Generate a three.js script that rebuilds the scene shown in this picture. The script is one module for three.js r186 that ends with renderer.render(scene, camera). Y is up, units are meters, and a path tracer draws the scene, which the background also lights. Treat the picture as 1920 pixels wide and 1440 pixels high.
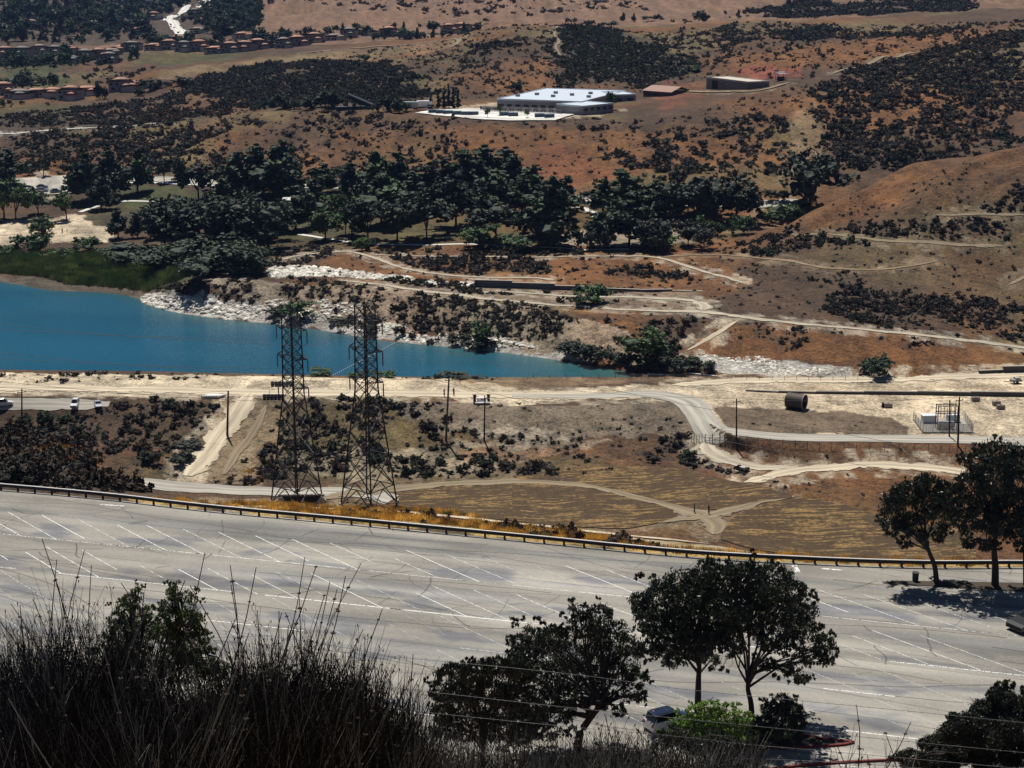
import * as THREE from 'three';
import { mergeGeometries } from 'three/addons/utils/BufferGeometryUtils.js';
import { RoundedBoxGeometry } from 'three/addons/geometries/RoundedBoxGeometry.js';

// ---------------------------------------------------------------- camera, sky, sun, exposure
const CY = 110;                         // height of the viewpoint above the valley floor, metres
const FOC = 3200, PITCH = Math.atan(820 / FOC), cp = Math.cos(PITCH), sp = Math.sin(PITCH);
const scene = new THREE.Scene();
const camera = new THREE.PerspectiveCamera(2 * Math.atan(720 / FOC) * 180 / Math.PI, 4 / 3, 0.3, 12000);
camera.position.set(0, CY, 0);
camera.lookAt(0, CY - 820, -FOC);
const renderer = new THREE.WebGLRenderer({ antialias: true });
renderer.toneMapping = THREE.LinearToneMapping;
renderer.toneMappingExposure = 1.0;
renderer.shadowMap.enabled = true;
const SUN = new THREE.Vector3(-0.10, Math.sin(1.17), -Math.cos(1.17)).normalize();
const sun = new THREE.DirectionalLight(new THREE.Color(1, 0.965, 0.9), 4.9);
sun.name = 'sun';
sun.position.set(0, 0, -400).addScaledVector(SUN, 1500);
sun.target.position.set(0, 0, -400); scene.add(sun, sun.target);
sun.castShadow = true;
Object.assign(sun.shadow.camera, { left: -900, right: 900, top: 900, bottom: -900, near: 10, far: 4000 });
sun.shadow.mapSize.set(4096, 4096);
{ // clear deep-blue summer sky, brighter towards the horizon
  const W = 64, H = 64, a = new Float32Array(W * H * 4);
  for (let j = 0; j < H; j++) {
    const el = ((j + 0.5) / H - 0.5) * Math.PI, e = Math.max(0, Math.sin(el));
    const k = Math.pow(1 - e, 3);
    for (let i = 0; i < W; i++) a.set([0.028 + 0.042 * k, 0.053 + 0.07 * k, 0.11 + 0.11 * k, 1], (j * W + i) * 4);
  }
  const t = new THREE.DataTexture(a, W, H, THREE.RGBAFormat, THREE.FloatType);
  t.mapping = THREE.EquirectangularReflectionMapping; t.magFilter = t.minFilter = THREE.LinearFilter; t.needsUpdate = true;
  scene.background = t; scene.environment = t;
}
scene.fog = new THREE.FogExp2(new THREE.Color(0.34, 0.52, 1.0), 0.000035);

// ---------------------------------------------------------------- helpers
function rng(seed) { let a = seed >>> 0; return () => { a = (a + 0x6D2B79F5) | 0; let t = Math.imul(a ^ (a >>> 15), 1 | a); t = (t + Math.imul(t ^ (t >>> 7), 61 | t)) ^ t; return ((t ^ (t >>> 14)) >>> 0) / 4294967296; }; }
const clamp = (x, a, b) => Math.min(b, Math.max(a, x)), lerp = (a, b, t) => a + (b - a) * t;
const sstep = (a, b, x) => { const t = clamp((x - a) / (b - a), 0, 1); return t * t * (3 - 2 * t); };
function hash2(i, j) { let h = Math.imul(i, 374761393) + Math.imul(j, 668265263) | 0; h = Math.imul(h ^ (h >>> 13), 1274126177); return ((h ^ (h >>> 16)) >>> 0) / 4294967296; }
function vnoise(x, y) { const i = Math.floor(x), j = Math.floor(y), f = x - i, g = y - j, a = f * f * (3 - 2 * f), b = g * g * (3 - 2 * g);
  return lerp(lerp(hash2(i, j), hash2(i + 1, j), a), lerp(hash2(i, j + 1), hash2(i + 1, j + 1), a), b); }
function fbm(x, y, o = 4) { let s = 0, a = 0.5, n = 0; for (let k = 0; k < o; k++) { s += a * vnoise(x, y); n += a; x = x * 2.03 + 17.3; y = y * 2.03 + 9.1; a *= 0.5; } return s / n; }
const ORD = ['zeroth', 'first', 'second', 'third', 'fourth', 'fifth', 'sixth', 'seventh', 'eighth', 'ninth', 'tenth', 'eleventh', 'twelfth', 'thirteenth', 'fourteenth', 'fifteenth', 'sixteenth', 'seventeenth', 'eighteenth', 'nineteenth', 'twentieth'];
const TENS = { 2: 'twenty', 3: 'thirty', 4: 'forty' };
const ord = n => n <= 20 ? ORD[n] : n === 30 ? 'thirtieth' : n === 40 ? 'fortieth' : TENS[Math.floor(n / 10)] + '-' + ORD[n % 10];
const counts = {};
function numbered(name) { const n = counts[name] = (counts[name] ?? -1) + 1; return n ? name + '_' + String(n).padStart(3, '0') : name; }
function tag(o, label, category, group) { if (label) o.userData.label = label; if (category) o.userData.category = category; if (group) o.userData.group = group; return o; }
function sh(m) { m.castShadow = m.receiveShadow = true; return m; }
function struct(name, geo, mat, label, category) { const m = sh(new THREE.Mesh(geo, mat)); m.name = numbered(name); m.userData.kind = 'structure'; tag(m, label, category); scene.add(m); return m; }
function thing(name, label, category, pos, turn = 0, group) { const g = new THREE.Group(); g.name = numbered(name); if (pos) g.position.copy(pos); g.rotation.y = turn; tag(g, label, category, group); scene.add(g); return g; }
function part(name, geo, mat, parent, label) { const m = sh(new THREE.Mesh(geo, mat)); m.name = name; if (label) m.userData.label = label; parent.add(m); return m; }
function stuff(name, label, category, geo, mat, items) { // items: [Matrix4, Color]
  const m = sh(new THREE.InstancedMesh(geo, mat, items.length)); m.name = numbered(name); m.userData.kind = 'stuff'; tag(m, label, category);
  items.forEach(([mx, c], i) => { m.setMatrixAt(i, mx); m.setColorAt(i, c); }); m.instanceMatrix.needsUpdate = true; scene.add(m); return m; }
function copyOf(o, label, pos, turn, scale) { const c = o.clone(); c.name = numbered(o.name.replace(/_\d\d\d$/, '')); c.userData = { ...o.userData, label }; c.position.copy(pos); c.rotation.y = turn; if (scale) c.scale.set(...scale); scene.add(c); return c; }
const V3 = (x, y, z) => new THREE.Vector3(x, y, z);
const rgb = (r, g, b) => new THREE.Color().setRGB(r, g, b);
function mat(c, rough = 0.9, o = {}) { return new THREE.MeshStandardMaterial({ color: Array.isArray(c) ? rgb(...c) : c, roughness: rough, metalness: 0, ...o }); }
function box(w, h, d, x = 0, y = 0, z = 0, ry = 0) { const g = new THREE.BoxGeometry(w, h, d); if (ry) g.rotateY(ry); return g.translate(x, y, z); }
function bar(a, b, r, n = 5, r2 = r) { const v = b.clone().sub(a), L = v.length(); const g = new THREE.CylinderGeometry(r2, r, L, n, 1); g.applyQuaternion(new THREE.Quaternion().setFromUnitVectors(V3(0, 1, 0), v.divideScalar(L || 1))); const m = a.clone().add(b).multiplyScalar(0.5); return g.translate(m.x, m.y, m.z); }
function geoFrom(pos, idx, uv, col) { const g = new THREE.BufferGeometry(); g.setAttribute('position', new THREE.BufferAttribute(new Float32Array(pos), 3)); if (uv) g.setAttribute('uv', new THREE.BufferAttribute(new Float32Array(uv), 2)); if (col) g.setAttribute('color', new THREE.BufferAttribute(new Float32Array(col), 3)); if (idx) g.setIndex(idx); g.computeVertexNormals(); return g; }
function tube(pts, radii, n = 6) { // tapered tube along points
  const pos = [], idx = []; const N = pts.length;
  for (let i = 0; i < N; i++) {
    const d = pts[Math.min(N - 1, i + 1)].clone().sub(pts[Math.max(0, i - 1)]).normalize();
    const u = Math.abs(d.y) < 0.9 ? V3(0, 1, 0).cross(d).normalize() : V3(1, 0, 0).cross(d).normalize(), w = d.clone().cross(u);
    const r = Array.isArray(radii) ? radii[i] : lerp(radii.a, radii.b, i / (N - 1));
    for (let k = 0; k < n; k++) { const a = k / n * 6.2832, c = Math.cos(a) * r, s = Math.sin(a) * r; pos.push(pts[i].x + u.x * c + w.x * s, pts[i].y + u.y * c + w.y * s, pts[i].z + u.z * c + w.z * s); }
  }
  for (let i = 0; i < N - 1; i++) for (let k = 0; k < n; k++) { const a = i * n + k, b = i * n + (k + 1) % n; idx.push(a, b, a + n, b, b + n, a + n); }
  return geoFrom(pos, idx);
}
function noiseTex(size, fn, srgb = false) { const a = new Uint8Array(size * size * 4); for (let j = 0; j < size; j++) for (let i = 0; i < size; i++) { const v = fn(i / size, j / size); const k = (j * size + i) * 4; if (Array.isArray(v)) { a[k] = clamp(v[0], 0, 1) * 255; a[k + 1] = clamp(v[1], 0, 1) * 255; a[k + 2] = clamp(v[2], 0, 1) * 255; } else a[k] = a[k + 1] = a[k + 2] = clamp(v, 0, 1) * 255; a[k + 3] = 255; }
  const t = new THREE.DataTexture(a, size, size); t.wrapS = t.wrapT = THREE.RepeatWrapping; t.magFilter = THREE.LinearFilter; t.minFilter = THREE.LinearMipmapLinearFilter; t.generateMipmaps = true; if (srgb) t.colorSpace = THREE.SRGBColorSpace; t.needsUpdate = true; return t; }
// tileable fbm: p = number of lattice cells over the tile
function tfbm(x, y, p, o = 4) { let s = 0, a = 0.5, n = 0; for (let k = 0; k < o; k++) { const X = x * p, Y = y * p, i = Math.floor(X), j = Math.floor(Y), f = X - i, g = Y - j, A = f * f * (3 - 2 * f), B = g * g * (3 - 2 * g), w = (q) => ((q % p) + p) % p, h = (q, r) => hash2(w(q) + k * 131 + p, w(r) + k * 57);
    s += a * lerp(lerp(h(i, j), h(i + 1, j), A), lerp(h(i, j + 1), h(i + 1, j + 1), A), B); n += a; p *= 2; a *= 0.55; } return s / n; }

// ---------------------------------------------------------------- the land: a loft through surveyed lines (each line: bearing u, elevation v, height or distance)
function ray(u, v) { const x = (u - 960) / FOC, y = (720 - v) / FOC, d = cp + y * sp; return { t: x / d, s: (y * cp - sp) / d }; }
const P3 = (u, v, d) => { const r = ray(u, v); return V3(r.t * d, CY + r.s * d, -d); };
// a line: [u, v, h] with h the height; mode 'd': third number is the distance; mode 'x': [u, d, h]
const LINES = [
  { m: 'x', p: [[0, 0.6, 108.3]] },
  { m: 'x', p: [[0, 9, 104.2]] },
  { m: 'x', p: [[0, 30, 93]] },
  { m: 'x', p: [[0, 60, 76.6]] },
  { m: 'x', p: [[0, 96, 58.6], [1400, 96, 58.6], [1700, 96, 59.5]] },
  { m: 'x', p: [[0, 105.5, 54.0], [1500, 107.5, 53.9], [1700, 108, 53.9], [2000, 107, 53.9]] },
  { m: 'x', p: [[0, 106.5, 53.85], [1500, 109, 53.85], [2000, 108, 53.85]] },
  { m: 'h', n: 0, p: [[-400, 884, 53.85], [0, 917, 53.85], [393, 957, 53.85], [640, 980, 53.85], [1000, 1015, 53.85], [1280, 1043, 53.85], [1480, 1055, 53.85], [1730, 1064, 53.85], [1920, 1064, 53.85], [2300, 1068, 53.85]] },
  { m: 'd', n: 0.25, p: [[-400, 855, 205], [0, 862, 205], [120, 875, 203], [200, 897, 197], [260, 925, 190], [400, 951, 184], [500, 957, 181], [640, 964, 177], [800, 974, 173], [1000, 994, 167], [1200, 1015, 162], [1400, 1038, 157], [1600, 1052, 155], [1920, 1054, 154], [2300, 1056, 154]] },
  { m: 'd', n: 0.3, p: [[-400, 795, 240], [0, 806, 238], [60, 815, 237], [120, 833, 235], [180, 862, 226], [230, 893, 214], [270, 922, 201], [400, 947, 192], [500, 949, 190], [640, 951, 189], [800, 959, 186], [1000, 980, 180], [1200, 1002, 173], [1400, 1030, 165], [1600, 1048, 161], [1920, 1050, 160], [2300, 1054, 160]] },
  { m: 'x', n: 0.3, p: [[-400, 320, 0], [0, 320, 0], [250, 300, 0], [640, 286, 0], [1000, 276, 0], [1400, 262, 0], [2300, 255, 0]] },
  { m: 'h', n: 0.5, p: [[-400, 840, 0], [0, 850, 0], [250, 905, 0], [640, 955, 0], [1000, 982, 0], [1400, 1028, 0.5], [1900, 1046, 0.5], [2300, 1046, 0.5]] },
  { m: 'h', n: 0.5, p: [[-400, 815, 2], [0, 820, 2], [250, 870, 1.5], [640, 900, 1], [900, 895, 1], [1120, 885, 2.4], [1280, 900, 2.6], [1500, 935, 3.2], [1700, 960, 2.5], [2300, 960, 2]] },
  { m: 'h', n: 0.4, p: [[-400, 790, 4], [0, 790, 4], [350, 820, 3.5], [640, 835, 3], [900, 850, 2.6], [1300, 835, 4.5], [1500, 870, 4.4], [1900, 880, 4.4], [2300, 880, 4]] },
  { m: 'h', n: 0, p: [[-400, 745, 8], [0, 743, 8], [430, 742, 8], [640, 748, 8], [900, 760, 8], [1250, 760, 8], [1400, 822, 7.4], [1700, 824, 7.4], [2300, 824, 7.4]] },
  { m: 'h', n: 0, p: [[-400, 712, 8], [0, 716, 8], [430, 716, 8], [900, 726, 8], [1250, 730, 8], [1500, 735, 8], [1920, 735, 8], [2300, 735, 8]] },
  { m: 'h', n: 0, p: [[-400, 692, 6.5], [0, 695.5, 6.5], [300, 698, 6.5], [530, 703, 6.5], [850, 707.5, 6.5], [1160, 707, 6.5], [1230, 705, 6.9], [1340, 706, 7.6], [1560, 711, 8], [1750, 706, 8], [1920, 700, 8], [2300, 690, 8]] },
  { m: 'h', n: 0, water: 1, p: [[-400, 505, 6.5], [0, 526, 6.5], [100, 541, 6.5], [190, 546, 6.5], [255, 557, 6.5], [272, 568, 6.5], [330, 584, 6.5], [420, 597, 6.5], [540, 609, 6.5], [740, 639, 6.5], [900, 655, 6.5], [1080, 679, 6.5], [1160, 693, 6.5], [1215, 699, 6.6], [1340, 698, 7.7], [1560, 705, 8.2], [1750, 700, 8.3], [1920, 693, 8.4], [2300, 680, 8.5]] },
  { m: 'h', n: 0.3, p: [[-400, 500, 7], [0, 512, 6.9], [190, 530, 7.2], [275, 548, 8], [330, 538, 11.5], [400, 524, 14], [500, 519, 15], [640, 533, 15], [780, 546, 15], [1000, 574, 15], [1150, 588, 15], [1320, 590, 15], [1500, 607, 15], [1700, 627, 14], [1920, 652, 10.4], [2300, 670, 9.5]] },
  { m: 'h', n: 0.3, p: [[-400, 470, 7.3], [0, 487, 7.2], [200, 492, 7.8], [400, 505, 13], [500, 500, 14.5], [640, 507, 14.6], [890, 524, 14.6], [1100, 536, 14.6], [1320, 545, 15], [1500, 540, 17], [1700, 530, 17.5], [1920, 525, 17.5], [2300, 520, 18]] },
  { m: 'h', n: 0.4, p: [[-400, 455, 8], [0, 455, 8], [200, 463, 9], [400, 470, 11], [500, 468, 14], [640, 468, 15], [900, 465, 16], [1200, 470, 17], [1300, 466, 17.5], [1380, 452, 18.2], [1440, 437, 19.5], [1540, 388, 27], [1640, 340, 34], [1750, 305, 41], [1920, 275, 46], [2300, 225, 55]] },
  { m: 'x', n: 0.4, p: [[-400, 640, 9], [0, 640, 9], [400, 640, 12], [640, 590, 15.5], [1000, 575, 17], [1300, 570, 18], [1440, 585, 18], [1540, 600, 20], [1700, 610, 21], [2300, 620, 24]] },
  { m: 'h', n: 0.2, p: [[-400, 348, 14], [0, 350, 14], [300, 350, 15], [640, 358, 17], [1000, 372, 19], [1300, 390, 20], [1440, 392, 20.5], [1540, 385, 21.5], [1700, 380, 23], [2300, 376, 25]] },
  { m: 'h', n: 1.2, p: [[-400, 322, 16], [0, 325, 16], [300, 328, 17], [640, 336, 19], [1000, 350, 21], [1300, 368, 22.5], [1440, 368, 23], [1600, 350, 26], [1800, 340, 28], [2300, 330, 32]] },
  { m: 'h', n: 3.0, p: [[-400, 285, 20], [0, 285, 20.5], [300, 280, 22.5], [640, 275, 27], [1000, 280, 28.5], [1300, 280, 32], [1500, 270, 34.5], [1700, 255, 38], [1920, 240, 42], [2300, 220, 47]] },
  { m: 'h', n: 0.7, p: [[-400, 255, 24], [0, 252, 24], [150, 245, 26], [300, 233, 29], [500, 213, 34], [760, 216, 36.3], [900, 224, 36.6], [1060, 229, 36.8], [1200, 224, 38.6], [1300, 206, 42], [1400, 186, 45], [1550, 180, 48], [1700, 170, 50], [1920, 160, 53], [2300, 140, 58]] },
  { m: 'h', n: 0.25, p: [[-400, 205, 26], [0, 202, 26], [250, 184, 28], [400, 192, 32.5], [640, 197, 37], [900, 183, 37.8], [1200, 173, 40], [1300, 163, 43], [1400, 155, 46], [1550, 145, 50], [1700, 130, 54], [1920, 110, 60], [2300, 80, 70]] },
  { m: 'h', n: 2.6, p: [[-400, 150, 28.5], [0, 150, 28.5], [200, 150, 29.5], [400, 150, 36], [640, 145, 43], [800, 140, 45], [950, 130, 47], [1050, 120, 49], [1150, 118, 49], [1290, 128, 47.5], [1400, 120, 51], [1550, 115, 54], [1700, 100, 58], [1920, 85, 63], [2300, 55, 72]] },
  { m: 'h', n: 1.0, p: [[-400, 126, 30], [0, 126, 30], [120, 130, 30.5], [260, 124, 33], [400, 110, 37], [540, 96, 41], [700, 84, 45], [850, 68, 52], [900, 56, 57], [1000, 46, 61], [1050, 48, 60.5], [1150, 57, 57], [1300, 76, 55], [1500, 72, 59], [1700, 66, 62], [1920, 50, 67], [2300, 30, 75]] },
  { m: 'h', n: 0.6, p: [[-400, 84, 33], [0, 84, 33], [300, 82, 36], [600, 76, 41], [760, 72, 42.5], [900, 66, 45], [1050, 60, 50], [1200, 48, 55], [1400, 42, 58], [1700, 32, 63], [1920, 20, 68], [2300, 10, 75]] },
  { m: 'h', n: 3.5, p: [[-400, 50, 38], [0, 48, 38], [300, 45, 40], [480, 52, 42], [700, 48, 45], [900, 40, 48], [1200, 30, 55], [1500, 18, 62], [1920, 0, 70], [2300, -10, 76]] },
  { m: 'h', n: 8, p: [[-400, 5, 47], [0, 2, 47], [300, -2, 49], [480, 0, 52], [800, -8, 57], [1200, -15, 62], [1920, -30, 74], [2300, -40, 80]] },
  { m: 'x', n: 8, p: [[0, 2700, 98]] },
  { m: 'x', n: 14, p: [[0, 3600, 170]] },
  { m: 'x', n: 14, p: [[0, 5600, 120]] },
];
const NC = 520, TMAX = 0.44;
const GD = [], GH = [];     // per column: distances and heights of every row
let ROWSTART = [];
{
  const K = LINES.length, D = [], Hh = [];
  const interp = (pts, x, k) => { if (x <= pts[0][0]) return pts[0][k]; const n = pts.length; if (x >= pts[n - 1][0]) return pts[n - 1][k]; let i = 0; while (pts[i + 1][0] < x) i++;
    const a = pts[i], b = pts[i + 1], h = b[0] - a[0], t = (x - a[0]) / h;           // monotone cubic
    const sl = (q) => (pts[q + 1][k] - pts[q][k]) / (pts[q + 1][0] - pts[q][0]);
    const m = (q) => { if (q <= 0 || q >= n - 1) return q <= 0 ? sl(0) : sl(n - 2); const A = sl(q - 1), B = sl(q); return A * B <= 0 ? 0 : 2 * A * B / (A + B); };
    const t2 = t * t, t3 = t2 * t; return (2 * t3 - 3 * t2 + 1) * a[k] + (t3 - 2 * t2 + t) * h * m(i) + (-2 * t3 + 3 * t2) * b[k] + (t3 - t2) * h * m(i + 1); };
  const conv = LINES.map(L => L.p.map(([u, v, w]) => { if (L.m === 'x') { const r = ray(u, 720); return [r.t, v, w]; } const r = ray(u, v); return L.m === 'h' ? [r.t, (w - CY) / r.s, w] : [r.t, w, CY + r.s * w]; }));
  for (let c = 0; c <= NC; c++) {
    const th = (c / NC * 2 - 1) * TMAX, ds = [], hs = [];
    for (let k = 0; k < K; k++) { let d = interp(conv[k], th, 1), h = interp(conv[k], th, 2); if (k && d < ds[k - 1] + 1.2) { const nd = ds[k - 1] + 1.2; h = CY + (h - CY) / d * nd; d = nd; } ds.push(d); hs.push(h); }
    D.push(ds); Hh.push(hs);
  }
  // insert the lake bed between the near and far shore
  const w = LINES.findIndex(L => L.water);
  for (let c = 0; c <= NC; c++) { const a = D[c][w - 1], b = D[c][w], wet = sstep(3, 14, b - a) * (Hh[c][w] < 6.62 ? 1 : 0); D[c].splice(w, 0, a + (b - a) * 0.25, a + (b - a) * 0.8); const base = lerp(Hh[c][w - 1], Hh[c][w], 0.5); Hh[c].splice(w, 0, base - 1.6 * wet, base - 1.6 * wet); }
  LINES.splice(w, 0, { n: 0 }, { n: 0 });
  const K2 = LINES.length, rows = [];
  for (let k = 0; k < K2 - 1; k++) { let m = 0; for (let c = 60; c < NC - 60; c += 20) { const s0 = (Hh[c][k] - CY) / D[c][k], s1 = (Hh[c][k + 1] - CY) / D[c][k + 1]; m = Math.max(m, Math.abs(s1 - s0)); }
    let n = clamp(Math.round(m * 3000 / 3.1), 2, 50); if (k >= 5 && k <= 6) n = 6; if (k < 5) n = 10; rows.push(n); }
  for (let c = 0; c <= NC; c++) {
    const th = (c / NC * 2 - 1) * TMAX, ds = D[c], hs = Hh[c], gd = [], gh = [];
    const sl = q => (hs[q + 1] - hs[q]) / (ds[q + 1] - ds[q]);
    const m = q => { if (q === 0) return sl(0); if (q === K2 - 1) return sl(K2 - 2); const A = sl(q - 1), B = sl(q); return A * B <= 0 ? 0 : 2 * A * B / (A + B); };
    for (let k = 0; k < K2 - 1; k++) {
      if (!c) ROWSTART.push(gd.length);
      const n = rows[k], L = ds[k + 1] - ds[k], m0 = m(k), m1 = m(k + 1);
      for (let i = 0; i < n; i++) {
        const t = i / n, t2 = t * t, t3 = t2 * t, d = lerp(ds[k], ds[k + 1], t);
        let h = (2 * t3 - 3 * t2 + 1) * hs[k] + (t3 - 2 * t2 + t) * L * m0 + (-2 * t3 + 3 * t2) * hs[k + 1] + (t3 - t2) * L * m1;
        const amp = lerp(LINES[k].n ?? 0, LINES[k + 1].n ?? 0, t);
        if (amp) { const x = th * d, wl = d > 650 ? 1 : 0.5; const g1 = Math.abs(fbm(x * 0.016 * (wl === 1 ? 1 : 1.8) + 3.3, d * 0.011 + 7, 4) - 0.5) * 2;
          h += amp * ((g1 - 0.32) * 3.0 + (fbm(x * 0.07, d * 0.06 + 40, 3) - 0.5) * 1.4); }
        { const x = th * d, sp2 = sstep(40, 95, x) * sstep(508, 540, d) * (1 - sstep(585, 600, d)); // furrows running down the right-hand spur
          if (sp2) { const q = x * 0.55 - d * 0.83, w = Math.abs(fbm(q * 0.085 + fbm(x * 0.03, d * 0.03, 2) * 1.2, x * 0.008 + 4, 3) - 0.5) * 2; h += sp2 * (w - 0.3) * 4.2; } }
        gd.push(d); gh.push(h);
      }
    }
    gd.push(ds[K2 - 1]); gh.push(hs[K2 - 1]);
    GD.push(gd); GH.push(gh);
  }
  ROWSTART.push(GD[0].length - 1);
}
const NR = GD[0].length;
function col(t) { const f = clamp((t / TMAX + 1) * 0.5 * NC, 0, NC - 1e-6), c = Math.floor(f); return [c, f - c]; }
function ground(x, d) { // height of the land at x, distance d
  const [c, f] = col(x / d), A = GD[c], B = GD[c + 1]; let lo = 0, hi = NR - 1;
  while (hi - lo > 1) { const m = (lo + hi) >> 1; if (A[m] + (B[m] - A[m]) * f <= d) lo = m; else hi = m; }
  const d0 = A[lo] + (B[lo] - A[lo]) * f, d1 = A[lo + 1] + (B[lo + 1] - A[lo + 1]) * f, h0 = lerp(GH[c][lo], GH[c + 1][lo], f), h1 = lerp(GH[c][lo + 1], GH[c + 1][lo + 1], f);
  return lerp(h0, h1, clamp((d - d0) / (d1 - d0), 0, 1));
}
function hit(u, v, from = 112) { // where the sight line (u, v) meets the land beyond a given distance
  const r = ray(u, v), [c, f] = col(r.t); let pd = 0, pg = -1;
  for (let i = 0; i < NR; i++) { const d = lerp(GD[c][i], GD[c + 1][i], f); if (d < from) continue; const g = lerp(GH[c][i], GH[c + 1][i], f) - CY - r.s * d;
    if (g >= 0) { const k = pd ? clamp(pg / (pg - g), 0, 1) : 1; const dd = pd ? lerp(pd, d, k) : d; return V3(r.t * dd, ground(r.t * dd, dd), -dd); } pd = d; pg = g; }
  return V3(r.t * 3000, ground(r.t * 3000, 3000), -3000);
}
const onGround = (x, d, up = 0) => V3(x, ground(x, d) + up, -d);
function project(p) { const y = p.y - CY, d = -p.z, zc = d * cp - y * sp, yc = d * sp + y * cp; return [960 + FOC * p.x / zc, 720 - FOC * yc / zc]; }
function inPoly(poly, x, y) { let c = false; for (let i = 0, j = poly.length - 1; i < poly.length; j = i++) { const a = poly[i], b = poly[j]; if ((a[1] > y) !== (b[1] > y) && x < (b[0] - a[0]) * (y - a[1]) / (b[1] - a[1]) + a[0]) c = !c; } return c; }
function area(pts, from) { const p = pts.map(([u, v]) => { const q = hit(u, v, from); return [q.x, -q.z]; }); let x0 = 1e9, x1 = -1e9, d0 = 1e9, d1 = -1e9; for (const [x, d] of p) { x0 = Math.min(x0, x); x1 = Math.max(x1, x); d0 = Math.min(d0, d); d1 = Math.max(d1, d); } return { p, x0, x1, d0, d1, has: (x, d) => x >= x0 && x <= x1 && d >= d0 && d <= d1 && inPoly(p, x, d) }; }
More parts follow.
